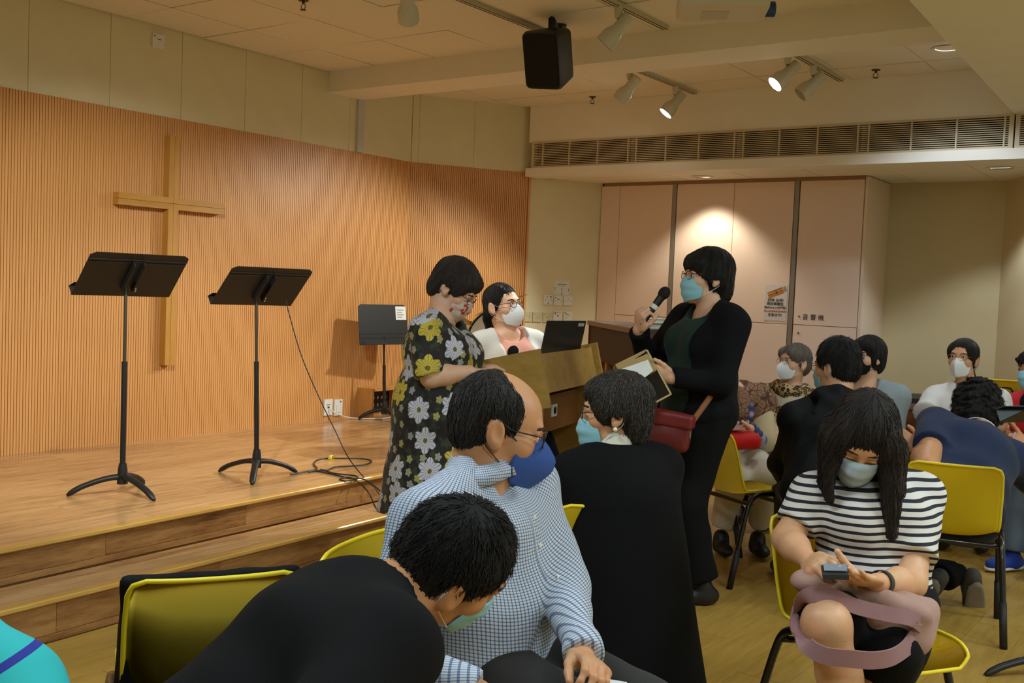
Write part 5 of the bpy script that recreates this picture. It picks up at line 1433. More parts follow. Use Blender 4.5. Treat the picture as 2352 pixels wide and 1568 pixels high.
def bent_man():
    p = Person('man in black T-shirt bending forward with his head down', (*at(560, 1800, 1.75)[:2], 0), SK_TAN)
    P = at(500, 1800, 1.72); N = at(868, 1378, 1.86)
    F = mixv((heading(70), .8), (UP, -.55)); 
    R = np.cross(F, UP)
    p.skeleton(P, N, F, fp=heading(70), shw=.19, wr=at(1000, 1800, 1.55), wl=at(1080, 1750, 1.85), er=-UP * .4 + heading(180) * .5, el=-UP * .4, la=.29, lf=.25,
               ar=V(*(at(760, 1800, 1.60)[:2]), .08), al=V(*(at(760, 1800, 1.95)[:2]), .08))
    H = Head(at(1032, 1300, 1.96), mixv((heading(72), .80), (UP, -.45), (heading(0), .25)), mixv((UP, .82), (heading(180), .42), (heading(80), .35)), 1.06)
    p.body(H, [], neck=.062, male=True, legs=False, hres=.0036)
    p.eyes(H, closed=True)
    p.hair(H, hair_mat('hair_black_crop', (17, 16, 15), .5, spec=.25), mirror([('e', (0, -.014, .046), (.086, .104, .095)), ('e', (0, -.056, -.005), (.074, .054, .060)), ('s', (0, .115, -.015), (.090, .058, .095)), ('s', (.090, .010, -.030), (.022, .032, .038)), ('p', (0, -.06, -.066), (0, .15, -1))]), .0038, seed=7, amp=.0012, curly=.0012, strands=1600, slen=.035, lift=.008)
    f = Field(); p.torso(f, 1.18, 1.3, .022, belly=1.15); f.ell(p.N - p.T * .10 - p.fs * .035, V(.20, .085, .13), p.axT, .06)
    for sd in (1, -1): f.cone(p.sh[sd], p.sh[sd] * .35 + p.elb[sd] * .65, .075, .07, .06, cutb=True)
    up = unit(H.p(0, -.022, -.055) - p.N); f.cone(p.N - up * .03, p.N + up * .008, .080, .070, .03); f.cone(p.N - up * .002, p.N + up * .2, .0655, .080, .008, op='s')
    f.disp = wrinkles(31, .005, 20)
    p.add('t_shirt', f.mesh(.008), cloth('black_tee', (20, 20, 22), .9, .12))
    p.trousers(cloth('charcoal_trousers', (52, 50, 48), .9), (.105, .075, .06), res=.013, g=1.05)
    p.mask(H, M_SURG, 'flat'); p.shoes(M_BSHOE, {1: heading(70), -1: heading(70)})
    return p
PB = bent_man()
put('J', at(458, 1800, 1.70), 70, 'yellow chair under the man bending forward in the black T-shirt')

def coat_woman():
    p = Person('woman in long black coat with streaked brown hair seen from behind', (*at(1420, 1500, 3.35)[:2], 0), SK_MID)
    F = heading(-14); R = np.cross(F, UP); P = V(*at(1412, 1400, 3.38)[:2], .50); N = at(1414, 1034, 3.32)
    p.skeleton(P, N, F, shw=.155, wr=at(1380, 1260, 3.72), wl=at(1300, 1235, 3.62), xl=at(1266, 1178, 3.36), er=-UP + R * .25, el=-UP - R * .9 - F * .3, la=.27, lf=.23, ar=V(*(P + F * .42 + R * .1)[:2], .08), al=V(*(P + F * .42 - R * .1)[:2], .08))
    H = Head(at(1412, 950, 3.32), face(-82, -4), UP, 1.0)
    p.body(H, [], neck=.052, legs=False, hres=.004)
    p.eyes(H, (0, 1, 0))
    f = Field(); p.torso(f, 1.02, 1.1, .016, belly=1.1)
    f.cone(p.P + p.T * .22 - F * .03, V(*(p.P - F * .10 + R * .02)[:2], .10), .195, .255, .08, cutb=True)
    for sd in (1, -1): f.cone(p.sh[sd], p.elb[sd], .060, .062, .05); f.cone(p.elb[sd], p.wri[sd], .060, .05, .04, cutb=True)
    up = unit(H.p(0, -.022, -.055) - p.N); f.cone(p.N - up * .0, p.N + up * .2 + p.fs * .03, .073, .085, .010, op='s')
    f.disp = wrinkles(41, .006, 20)
    p.add('coat', f.mesh(.0085), cloth('black_coat', (21, 21, 22), .95, .15, 500, .3))
    f = Field(); f.cone(p.N - up * .04, p.N + up * .034, .084, .070, .01); f.cone(p.N - up * .03, p.N + up * .2, .058, .066, .006, op='s'); p.add('collar', f.mesh(.005), cloth('cream_collar', (218, 214, 196), .85, .03))
    p.trousers(BLKT); p.shoes(M_BSHOE)
    p.hair(H, HGR, mirror([('e', (0, -.020, .046), (.090, .110, .096)), ('e', (0, -.068, -.020), (.080, .052, .075)), ('e', (0, .045, .075), (.070, .050, .035)), ('e', (.066, .008, .02), (.026, .05, .05)), ('e', (0, -.06, -.075), (.06, .04, .035)),
                          ('s', (0, .128, -.04), (.090, .066, .095)), ('s', (.086, .006, -.036), (.022, .024, .034))]), .0042, seed=11, n=52, strands=900, slen=.11)
    p.mask(H, M_SURG, 'flat', drop=-.012); p.glasses(H, (24, 22, 24), w=.024, h=.015)
    bm = bmesh.new(); bmesh.ops.create_uvsphere(bm, u_segments=12, v_segments=8, radius=.0075, matrix=Matrix.Translation(Vector(H.p(-.086, -.004, -.040)))); p.add_bm('earring', bm, plain('pearl', (236, 226, 206), .2))
    return p
PCO = coat_woman()

def stripe_mat():
    t = NT('striped_jersey'); co = t.coord(); sp = t.n('ShaderNodeSeparateXYZ', inp={0: co})
    z = t.math('ADD', sp.outputs[2], t.math('MULTIPLY', t.math('SUBTRACT', t.noise(co, 7, 2), .5), .012))
    fr = t.math('FRACT', t.math('MULTIPLY', z, 1 / .0225)); m = t.math('LESS_THAN', fr, .40)
    t.base(t.mix(m, srgb(214, 208, 200), srgb(26, 27, 38))); t.set(Roughness=.85); t.bump(t.noise(co, 40, 3), .3, .004); return t.m
def stripe_woman():
    p = Person('woman in black and white striped T-shirt looking down at her phone', (*at(1990, 1500, 3.02)[:2], 0), SK_MID)
    F = heading(176); R = np.cross(F, UP)
    P = V(*at(1992, 1500, 3.06)[:2], .515); N = at(1990, 1085, 3.10)
    wr = at(1856, 1288, 2.86); wl = at(2012, 1338, 2.74)
    p.skeleton(P, N, F, shw=.165, wr=wr, wl=wl, xr=at(1808, 1238, 3.02), xl=at(2092, 1338, 2.92), er=-UP * .7 + R * .9 - F * .3, el=-UP * .6 - R * .9 - F * .3, la=.265, lf=.225,
               ar=at(1985, 1745, 2.68), kxr=at(1898, 1432, 2.68), kxl=at(2050, 1492, 2.74), al=V(*at(1968, 1760, 2.86)[:2], .08), lt=.385, ls=.37)
    H = Head(at(1980, 1005, 2.99), mixv((heading(190), .72), (UP, -.62), (heading(-90), .12)), mixv((UP, .8), (heading(180), .6)), 1.0)
    hands = [(1, dict(D=unit(at(1905, 1310, 2.68) - wr), Nn=mixv((UP, -.6), (heading(90), .5), (heading(0), .3)), T=mixv((UP, .5), (heading(180), .6)), curls=[(25, 30, 20), (50, 60, 40), (60, 70, 40), (60, 70, 40)], thumb=(.3, .8, .4), tcurl=15)),
             (-1, dict(D=unit(at(1945, 1322, 2.64) - wl), Nn=mixv((UP, .8), (heading(-90), .3)), T=mixv((UP, .35), (heading(180), -.9), (heading(90), .1)), curl=(6, 10, 10), thumb=(.45, .6, .7), tcurl=10))]
    p.body(H, hands, neck=.05, legr=(.082, .054, .036), hres=.0038, handres=.003, armr=(.05, .042, .025))
    p.eyes(H, closed=True)
    p.top(stripe_mat(), 't_shirt', 1.02, 1.08, .012, bust=1.02, sleeve='short', sl=(.062, .066), hem=-.02, neckr=.066, seed=51, amp=.006, freq=34, res=.007, slen=.72)
    f = Field(); f.ell(p.P + UP * .0, V(.175, .14, .115), p.axP, .05)
    for sd in (1, -1): f.cone(p.hip[sd], p.hip[sd] * .08 + p.kne[sd] * .92, .105, .088, .05, cutb=True)
    f.cone(p.hip[-1], p.kne[-1] - UP * .005, .100, .078, .04); f.cone(p.kne[-1], p.kne[-1] * .82 + p.ank[-1] * .18, .074, .078, .03, cutb=True)
    f.cut(p.P + p.T * .07, p.T); f.disp = wrinkles(52, .005, 24); p.add('skirt', f.mesh(.009), BLKT)
    Hh = H
    ops = mirror([('e', (0, -.016, .046), (.091, .108, .098)), ('e', (0, -.06, -.02), (.088, .062, .085)), ('e', (.062, .035, .035), (.034, .062, .06)), ('e', (.075, .035, -.03), (.026, .045, .06))]) + [
        ('w', (.078, .045, .02), -UP * .17 + RIGHT_H * -.005, .032, .016), ('w', (.085, .0, -.01), -UP * .16 + RIGHT_H * -.01, .036, .020),
        ('w', (-.078, .045, .02), -UP * .24 + RIGHT_H * .015, .038, .018), ('w', (-.088, .005, -.01), -UP * .24 + RIGHT_H * .02, .042, .022), ('w', (-.07, -.05, -.03), -UP * .20 + RIGHT_H * .02, .045, .03),
        ('w', (0, -.08, -.02), -UP * .17, .06, .05), ('w', (.07, -.05, -.03), -UP * .16, .045, .03), ('s', (0, .130, -.045), (.056, .078, .095))]
    p.hair(H, HBR, ops, .0042, seed=13, n=60, amp=.002, strands=900, slen=.14)
    p.mask(H, cloth('mask_pale_blue', (176, 196, 206), .8, .05, 600, .15), 'flat'); p.shoes(M_BSHOE, {1: heading(180), -1: heading(180)})
    # wrist watch
    a = unit(p.wri[-1] - p.elb[-1]); c = p.wri[-1] - a * .035; m = xf_dir(c, a); bm = bmesh.new()
    add_lathe(bm, [(.031, -.010), (.034, -.010), (.034, .010), (.031, .010)], 28, m, cap=False); o = p.add_bm('watch', bm, plain('watch_strap', (44, 44, 46), .5))
    return p
PS = stripe_woman()
def sit(label, px, dP, hd, N, skin, shw=.165, group=None, Pz=.50, fwd=.42, **kw):
    fl = V(*at(px, 1000, dP)[:2], 0); p = Person(label, fl, skin, group); F = heading(hd); R = np.cross(F, UP)
    P = fl + UP * Pz
    a = dict(ar=fl + F * fwd + R * .1 + UP * .08, al=fl + F * fwd - R * .1 + UP * .08); a.update(kw)
    p.skeleton(P, N, F, shw=shw, **a); p.F, p.R = F, R
    return p
def hooded_man():
    p = sit('man in black hooded jacket and glasses seen from behind', 1905, 4.70, 5, at(1914, 928, 4.86), SK_MID, .168, wr=at(1850, 1120, 5.2), wl=at(1800, 1100, 5.2), er=-UP + heading(100) * .4, el=-UP - heading(100) * .3, drop=.105)
    H = Head(at(1922, 846, 4.92), face(-34, -4), UP, 1.03)
    p.body(H, [], neck=.062, male=True, legs=False, hres=.005); p.eyes(H)
    p.trousers(cloth('charcoal_trousers', (52, 50, 48), .9), res=.014); p.shoes(M_BSHOE, res=.011)
    jk = cloth('black_nylon', (24, 25, 29), .72, .15, 500, .4)
    f = Field(); ring = [p.N + p.Rs * a_ + p.fs * b_ + p.T * c_ for a_, b_, c_ in ((.080, .05, -.05), (.085, .0, -.012), (.058, -.055, .014), (0, -.078, .02), (-.058, -.055, .014), (-.085, .0, -.012), (-.080, .05, -.05))]
    f.chain(ring, [.03, .036, .042, .046, .042, .036, .03], .02); f.ell(p.N - p.fs * .105 - p.T * .075, V(.115, .042, .085), p.axT, .03); f.cut(p.N - p.fs * .11 - p.T * .15, -p.T, .01)
    f.disp = wrinkles(63, .008, 44); p.add('hood', f.mesh(.008), jk)
    p.top(jk, 'jacket', 1.08, 1.2, .03, belly=1.2, sleeve='long', sl=(.066, .070, .066, .05), hem=-.06, res=.010, neckr=.066, neckfwd=.02, neckdrop=-.03, seed=61, amp=.012, freq=30)
    p.hair(H, hair_mat('hair_black_crop', (17, 16, 15), .5, spec=.25), mirror([('e', (0, -.014, .050), (.088, .106, .102)), ('e', (0, -.056, -.005), (.076, .054, .064)), ('s', (0, .110, -.015), (.090, .055, .092)), ('s', (.090, .014, -.026), (.022, .030, .038)), ('p', (0, -.06, -.072), (0, .15, -1))]), .005, seed=17, amp=.0016, strands=700, slen=.04, lift=.008)
    p.mask(H, M_SURG, 'flat'); p.glasses(H, (70, 34, 26), w=.024, h=.017)
    return p
hooded_man()

def leopard_mat():
    t = NT('leopard_print'); co = t.coord(); w_ = t.noise(co, 18, 2, out=1)
    ad = t.n('ShaderNodeVectorMath', operation='MULTIPLY_ADD', inp={0: w_, 1: (.02, .02, .02), 2: co})
    vo = t.n('ShaderNodeTexVoronoi', inp={'Vector': ad.outputs[0], 'Scale': 42.0, 'Randomness': .9})
    n = t.noise(co, 60, 2); ds = t.math('ADD', vo.outputs['Distance'], t.math('MULTIPLY', t.math('SUBTRACT', n, .5), .35))
    t.base(t.ramp(ds, [(0, srgb(132, 98, 52)), (.34, srgb(30, 24, 20)), (.55, srgb(186, 158, 108))], 'CONSTANT')); t.set(Roughness=.9); t.bump(t.noise(co, 60, 2), .3, .004); return t.m
def shawl(p, mat, len_=.30, r0=.10, r1=.23, flare=1.25, seed=71, name='shawl', fold=.010, front=True):
    f = Field()
    f.cone(p.N - p.T * .02, p.N - p.T * len_ + p.fs * .02, r0, r1, .05, flat=(p.fs, flare), cutb=True)
    for sd in (1, -1): f.cone(p.sh[sd], p.sh[sd] * .45 + p.elb[sd] * .55, .078, .086, .06, cutb=True)
    f.ell(p.N + p.fs * .03 - p.T * .02, V(.10, .10, .06), p.axT, .04)
    up = unit(p.H.p(0, -.022, -.055) - p.N); f.cone(p.N + p.fs * .02 - up * .02, p.N + up * .2 + p.fs * .04, .066, .09, .015, op='s')
    f.disp = wrinkles(seed, fold, 40, axis=p.Rs)
    return p.add(name, f.mesh(.0085), mat)
def leopard_woman():
    p = sit('old woman with silver hair and a leopard print shawl', 1805, 6.60, -142, at(1818, 888, 6.60), SK_LIGHT, wr=at(1765, 975, 6.33), wl=at(1800, 985, 6.33), er=-UP, el=-UP)
    H = Head(at(1824, 835, 6.58), face(-118, 6), UP, .97)
    p.body(H, [(1, dict(D=p.F, Nn=-UP, T=-p.R)), (-1, dict(D=p.F, Nn=-UP, T=p.R))], neck=.05, legs=False, hres=.005, handres=.005); p.eyes(H, (.1, 1, .1), brow=(130, 120, 108))
    p.trousers(BLKT, res=.014); p.shoes(M_BSHOE, res=.011)
    p.top(cloth('cream_blouse', (196, 188, 166), .85, .08), 'blouse', 1.0, 1.05, .014, sleeve='long', sl=(.062, .055, .05, .042), res=.011, seed=72, amp=.006)
    shawl(p, leopard_mat())
    p.hair(H, HSIL, mirror([('e', (0, -.018, .046), (.087, .106, .094)), ('e', (0, -.06, -.01), (.076, .055, .068)), ('e', (.05, .05, .06), (.03, .045, .04)), ('s', (0, .118, -.025), (.078, .056, .084)), ('s', (.086, .016, -.03), (.018, .028, .03))]), .005, seed=23)
    p.mask(H, M_KN, 'fold', jut=.004); p.glasses(H, (176, 140, 96), r=.0011, w=.024, h=.016, metal=.8)
    bm = bmesh.new(); bmesh.ops.create_uvsphere(bm, u_segments=10, v_segments=8, radius=.007, matrix=Matrix.Translation(Vector(H.p(-.084, -.004, -.04)))); p.add_bm('earring', bm, plain('gold', (206, 160, 80), .25, .9))
leopard_woman()

def blackmask_woman():
    p = sit('woman with short black hair, black mask and pale grey-blue shawl', 1985, 6.35, -150, at(1992, 884, 6.35), SK_LIGHT, wr=at(1960, 990, 6.1), wl=at(2010, 990, 6.1))
    H = Head(at(1992, 822, 6.33), face(-122, 4), UP, 1.0)
    p.body(H, [], neck=.052, legs=False, hres=.005); p.eyes(H, (.1, 1, 0))
    p.trousers(BLKT, res=.014); p.shoes(M_BSHOE, res=.011)
    p.top(cloth('lace_white', (206, 202, 192), .85, .12, 200), 'blouse', 1.05, 1.05, .014, sleeve='long', res=.011, neckr=.085, neckfwd=.05, neckdrop=.03, seed=82)
    f = Field(); p.torso(f, 1.1, 1.1, .03); f.cut(p.P + p.T * .05, -p.T)
    for sd in (1, -1): f.cone(p.sh[sd], p.elb[sd], .08, .085, .06, cutb=True); f.cone(p.N + p.Rs * sd * .06 - p.T * .01, p.N + p.Rs * sd * .075 + p.fs * .10 - p.T * .16, .035, .042, .03); f.cone(p.N + p.Rs * sd * .075 + p.fs * .10 - p.T * .16, p.N + p.Rs * sd * .08 + p.fs * .12 - p.T * .34, .042, .045, .03)
    f.bx(p.P + p.T * .28 + p.fs * .2, (.055, .18, .5), p.axT, .03, .02, 's'); f.cone(p.N + p.fs * .04 - p.T * .02, p.N + UP * .2 + p.fs * .03, .068, .09, .012, op='s')
    f.disp = wrinkles(83, .009, 34, axis=p.Rs); p.add('shawl', f.mesh(.009), cloth('shawl_grey_blue', (142, 154, 158), .9, .08, 400))
    p.hair(H, HB, HAIR_BOB[:4] + mirror([('e', (0, .062, .070), (.074, .040, .040)), ('s', (0, .128, -.045), (.080, .066, .084)), ('s', (.086, .010, -.036), (.022, .026, .036)), ('p', (0, -.06, -.085), (0, .2, -1))]), .005, seed=29)
    p.mask(H, cloth('mask_black', (26, 26, 28), .7, .1, 600, .12), 'fold', loops=(30, 30, 32)); p.glasses(H, (34, 26, 26), w=.024, h=.016)
blackmask_woman()

def white_woman():
    p = sit('woman in plain white T-shirt with dark tied-back hair', 2218, 6.35, -158, at(2222, 890, 6.33), SK_MID, .17, wr=at(2178, 965, 6.02), wl=at(2215, 985, 6.0), xr=at(2124, 962, 6.22), xl=at(2300, 985, 6.2))
    H = Head(at(2212, 826, 6.33), face(-138, 6), UP, 1.0)
    p.body(H, [(1, dict(D=p.F - p.R * .8, Nn=-UP, T=p.F)), (-1, dict(D=p.F + p.R, Nn=-UP, T=p.F))], neck=.052, legs=False, hres=.005, handres=.005); p.eyes(H, (.1, 1, .1))
    p.trousers(BLKT, res=.014); p.shoes(M_BSHOE, res=.011)
    p.top(cloth('white_tee', (222, 220, 216), .85, .05), 't_shirt', 1.12, 1.15, .02, bust=1.0, sleeve='short', sl=(.076, .088), slen=.8, res=.010, seed=91, amp=.007, freq=26, neckr=.07)
    p.hair(H, HBR, mirror([('e', (0, -.014, .045), (.083, .102, .092)), ('e', (0, -.05, -.01), (.072, .055, .062)), ('e', (.06, .03, .04), (.022, .05, .05)), ('s', (0, .118, -.02), (.070, .058, .095)), ('s', (.088, .010, -.03), (.016, .026, .030)), ('c', (0, -.09, -.03), (-.06, -.10, -.15), .03, .014)]), .005, seed=31, amp=.0012)
    p.mask(H, M_KN, 'fold'); p.glasses(H, (160, 130, 90), r=.0011, w=.024, h=.016, metal=.7)
white_woman()

def navy_woman():
    c, hd = CH['D']; F = heading(12); R = np.cross(F, UP)
    p = Person('curly-haired woman in navy T-shirt hunched forward on her chair', c, SK_TAN)
    P = V(*(c + F * .0)[:2], .50); N = at(2248, 995, 4.92)
    p.skeleton(P, N, mixv((F, .9), (UP, -.4)), fp=F, shw=.19, wr=at(2330, 1090, 5.1), wl=at(2108, 1030, 4.80), xl=at(2128, 1072, 4.52), er=-UP + R, ar=at(2150, 1335, 4.80), al=at(2232, 1335, 4.82), kxr=at(2265, 1245, 5.05), kxl=at(2150, 1235, 5.02))
    H = Head(at(2243, 942, 5.05), mixv((heading(-8), .85), (UP, -.45)), mixv((UP, .9), (heading(0), .3)), 1.04)
    p.body(H, [(-1, dict(D=mixv((heading(-60), .8), (UP, .5)), Nn=mixv((heading(60), .6), (UP, -.4), (heading(0), .4)), T=mixv((heading(0), .6), (UP, .6)), curl=(45, 55, 40)))], neck=.056, legs=False, hres=.005, armr=(.060, .052, .028), handres=.004)
    p.hair(H, hair_mat('hair_curly', (24, 20, 18), .5), mirror([('e', (0, -.018, .046), (.098, .112, .102)), ('e', (0, -.062, -.03), (.092, .062, .075)), ('e', (.07, .01, -.01), (.034, .06, .06)), ('s', (0, .135, -.04), (.085, .062, .09))]), .005, seed=37, amp=.002, curly=.007, strands=900, slen=.07, lift=.012)
    nv = cloth('navy_jersey', (30, 42, 70), .8, .1)
    p.top(nv, 't_shirt', 1.22, 1.3, .024, belly=1.15, sleeve='short', sl=(.082, .084), slen=.58, res=.009, hem=-.08, seed=101, amp=.008, freq=22, neckr=.068)
    up = unit(H.p(0, -.022, -.055) - p.N)
    bm = bmesh.new(); pts = [p.N + up * .012 + (p.Rs * math.cos(a) + p.fs * math.sin(a)) * .083 for a in np.linspace(math.pi * .9, math.pi * 2.1, 24)]
    add_tube(bm, pts, .003, 6); p.add_bm('collar_piping', bm, plain('white_piping', (214, 216, 220), .7))
    p.trousers(BLKT, (.115, .085, .070), res=.011, hem=.04)
    # shoes tucked under the chair, soles turned to the back
    gr = plain('grey_shoe', (70, 66, 60), .8); sl = plain('grey_sole', (128, 118, 100), .8)
    for sd, dx in ((1, -.35), (-1, .12)):
        a = p.ank[sd]; dn = mixv((UP, -.80), (F, .45), (R, dx)); hl = mixv((UP, .45), (F, -.8)); sdv = unit(np.cross(dn, hl)); hl = unit(np.cross(sdv, dn))
        ax = np.stack([sdv, dn, hl], 1); c0 = a + dn * .0 + hl * .03
        f = Field(); f.ell(a + dn * .03, V(.040, .07, .045), ax, .03); f.ell(a + dn * .11 + hl * .012, V(.045, .085, .032), ax, .03); f.cone(a - dn * .03, a + dn * .03, .042, .045, .02); f.cut(a + hl * .046, hl)
        o = p.add('shoe', f.mesh(.007), gr)
        f = Field(); f.ell(a + dn * .03 + hl * .04, V(.042, .072, .03), ax, .02); f.ell(a + dn * .11 + hl * .04, V(.050, .09, .03), ax, .02); f.cut(a + hl * .060, hl); f.cut(a + hl * .042, -hl)
        p.add('sole', f.mesh(.006), sl, parent=o)
    bm = bmesh.new(); aa = unit(p.wri[-1] - p.elb[-1]); add_lathe(bm, [(.031, -.003), (.034, 0), (.031, .003)], 24, xf_dir(p.wri[-1] - aa * .03, aa), cap=False); p.add_bm('bracelet', bm, plain('jade', (150, 190, 140), .2))
navy_woman()

def scarf_woman():
    p = sit('woman in white trousers and brown scarf with a red pouch on her lap', 1682, 5.88, 178, at(1684, 892, 5.86), SK_LIGHT, .155, wr=at(1655, 985, 5.58), wl=at(1722, 985, 5.58), er=-UP - heading(90) * .3, el=-UP + heading(90) * .3, fwd=.27)
    H = Head(at(1650, 818, 5.84), face(175, -20), UP, .98)
    F, R = p.F, p.R
    p.body(H, [(1, dict(D=mixv((F, .3), (-R, .8)), Nn=UP, T=F, curl=(25, 30, 20))), (-1, dict(D=mixv((F, .3), (R, .8)), Nn=UP, T=F, curl=(25, 30, 20)))], neck=.05, legs=False, hres=.006, handres=.004); p.eyes(H, closed=True)
    p.trousers(cloth('ivory_trousers', (206, 196, 176), .85, .06), (.10, .082, .066), res=.010, amp=.008, hem=.10); p.shoes(M_BSHOE, res=.010)
    t = NT('blue_floral'); vo = t.n('ShaderNodeTexVoronoi', inp={'Vector': t.coord(), 'Scale': 14.}); n = t.noise(t.coord(), 30, 2)
    t.base(t.ramp(t.math('ADD', vo.outputs['Distance'], t.math('MULTIPLY', n, .25)), [(0, srgb(170, 90, 150)), (.2, srgb(214, 190, 206)), (.42, srgb(74, 84, 132)), (.62, srgb(40, 46, 84)), (.75, srgb(160, 166, 186))])); t.set(Roughness=.8)
    p.top(t.m, 'blouse', .98, 1.05, .014, sleeve='long', sl=(.062, .058, .05, .042), res=.010, seed=111, amp=.006)
    t = NT('brown_scarf'); vo = t.n('ShaderNodeTexVoronoi', feature='DISTANCE_TO_EDGE', inp={'Vector': t.coord(), 'Scale': 26.})
    t.base(t.ramp(vo.outputs['Distance'], [(.0, srgb(78, 50, 34)), (.05, srgb(80, 52, 36)), (.07, srgb(150, 112, 84)), (.3, srgb(128, 92, 66))])); t.set(Roughness=.85)
    f = Field()
    f.cone(p.N - p.T * .01, p.sh[-1] + p.fs * .02, .075, .075, .05); f.cone(p.sh[-1] + p.fs * .02, p.sh[-1] + p.fs * .09 - p.T * .17 + p.Rs * .03, .078, .062, .05); f.cone(p.N - p.T * .01, p.sh[1] + p.fs * .02, .07, .07, .05)
    f.cone(p.N + p.fs * .02, p.N + p.fs * .10 - p.T * .12, .07, .06, .04)
    f.cone(p.N + p.fs * .02, p.N + UP * .2 + p.fs * .05, .062, .09, .012, op='s'); f.disp = wrinkles(113, .008, 34); p.add('scarf', f.mesh(.008), t.m)
    f = Field(); f.cone(p.sh[-1] * .8 + p.elb[-1] * .2 - p.fs * .01, p.elb[-1] + UP * .03, .072, .078, .05); f.disp = wrinkles(114, .007, 36); p.add('wrap', f.mesh(.010), cloth('cream_wrap', (196, 178, 140), .9, .1))
    p.mask(H, M_KN, 'fold'); p.hair(H, HBR, HAIR_BOB, .007)
    return p
PSC = scarf_woman()

def jeans_person():
    p = sit('seated person at the edge in grey jeans and blue trainers writing with a pen', 2448, 5.72, -135, at(2452, 905, 5.70), SK_TAN, .17, wr=at(2358, 1016, 5.38), wl=at(2372, 1058, 5.36), xr=at(2428, 1045, 5.56), xl=at(2460, 1070, 5.50), fwd=.42)
    F, R = p.F, p.R
    H = Head(at(2448, 835, 5.62), face(-140, -20), UP, 1.02)
    p.body(H, [(1, dict(D=mixv((heading(-90), 1), (UP, .2)), Nn=mixv((UP, .5), (F, .5)), T=UP, curl=(30, 40, 30))), (-1, dict(D=mixv((heading(-90), 1), (UP, -.1)), Nn=mixv((UP, .6), (F, -.3)), T=mixv((UP, .6), (F, .6)), curl=(30, 40, 30)))], legs=False, hres=.007, handres=.004)
    p.trousers(cloth('grey_jeans', (92, 104, 118), .9, .2, 300), (.10, .085, .075), res=.011, amp=.008, hem=.03)
    p.top(cloth('black_tee', (20, 20, 22), .9, .12), 't_shirt', 1.1, 1.1, .015, sleeve='short', res=.012)
    p.hair(H, HB, HAIR_CROP, .007); p.eyes(H); p.mask(H, M_SURG, 'flat')
    p.shoes(cloth('blue_trainer', (36, 62, 150), .7, .1), {1: heading(-110), -1: heading(-115)}, sole=plain('white_sole', (220, 218, 212), .6))
    return p
PJ = jeans_person()
def red_person():
    fl = V(*at(2396, 1000, 6.45)[:2], 0)
    p = Person('person with curly black hair in a red top by the stacked chairs', fl, SK_TAN); F = heading(-170); R = np.cross(F, UP)
    P = fl + UP * .52; N = at(2390, 902, 6.43)
    p.skeleton(P, N, F, shw=.17, wr=fl + UP * .6 + F * .3 + R * .1, wl=fl + UP * .6 + F * .3 - R * .1, ar=fl + F * .26 + R * .1 + UP * .08, al=fl + F * .26 - R * .1 + UP * .08)
    H = Head(at(2378, 850, 6.37), face(-110, -5), UP, 1.0)
    p.body(H, [], legs=False, hres=.008, res=.014); p.trousers(BLKT, res=.016)
    p.top(cloth('red_tee', (200, 40, 52), .85, .06), 't_shirt', 1.05, 1.05, .015, sleeve='short', res=.012)
    p.hair(H, hair_mat('hair_curly', (24, 20, 18), .5), HAIR_BOB, .007, curly=.006); p.eyes(H); p.mask(H, M_SURG, 'flat')
    p.shoes(M_BSHOE, res=.012)
red_person()
put('Q', at(2396, 1000, 6.49), -170, 'yellow chair under the person in the red top')

def teal_person():
    fl = V(*at(-260, 1700, 1.62)[:2], 0)
    p = Person('person in a teal polo shirt with a navy stripe leaning into the corner', fl, SK_TAN); F = heading(20); R = np.cross(F, UP)
    P = fl + UP * .5; N = at(-175, 1395, 1.56)
    p.skeleton(P, N, F, shw=.185, wr=at(60, 1900, 1.75), er=-UP - F * .2 + R * .4, xr=at(60, 1700, 1.47), ar=fl + F * .42 + R * .1 + UP * .08, al=fl + F * .42 - R * .1 + UP * .08)
    H = Head(at(-190, 1270, 1.60), face(20, -10), UP, 1.05); p.body(H, [], legs=False, hres=.008, res=.013); p.trousers(BLKT, res=.016)
    t = NT('teal_polo'); co = t.attr('uvp'); sp = t.n('ShaderNodeSeparateXYZ', inp={0: co})
    st = t.math('COMPARE', sp.outputs[0], .0, .006)
    t.base(t.mix(st, srgb(38, 176, 178), srgb(30, 44, 140))); t.set(Roughness=.85); t.bump(t.noise(t.coord(), 700, 1), .2, .003)
    sh, e_ = p.sh[1], p.elb[1]; ax_ = unit(e_ - sh)
    p.top(t.m, 'polo_shirt', 1.12, 1.15, .02, sleeve='short', sl=(.080, .078), slen=.85, res=.008, amp=.004, attrs={'uvp': lambda Q: np.stack([(Q - at(0, 1530, 1.5)) @ (RIGHT * .53 - UP * .85) + .06 * ((Q - at(60, 1480, 1.5)) @ RIGHT) ** 2, Q[:, 2], Q[:, 0]], 1)})
    p.hair(H, HB, HAIR_CROP, .008); p.eyes(H); p.mask(H, M_SURG, 'flat'); p.shoes(M_BSHOE, res=.012)
teal_person()
put('T', at(-260, 1700, 1.62), 20, 'yellow chair under the person in the teal polo shirt')
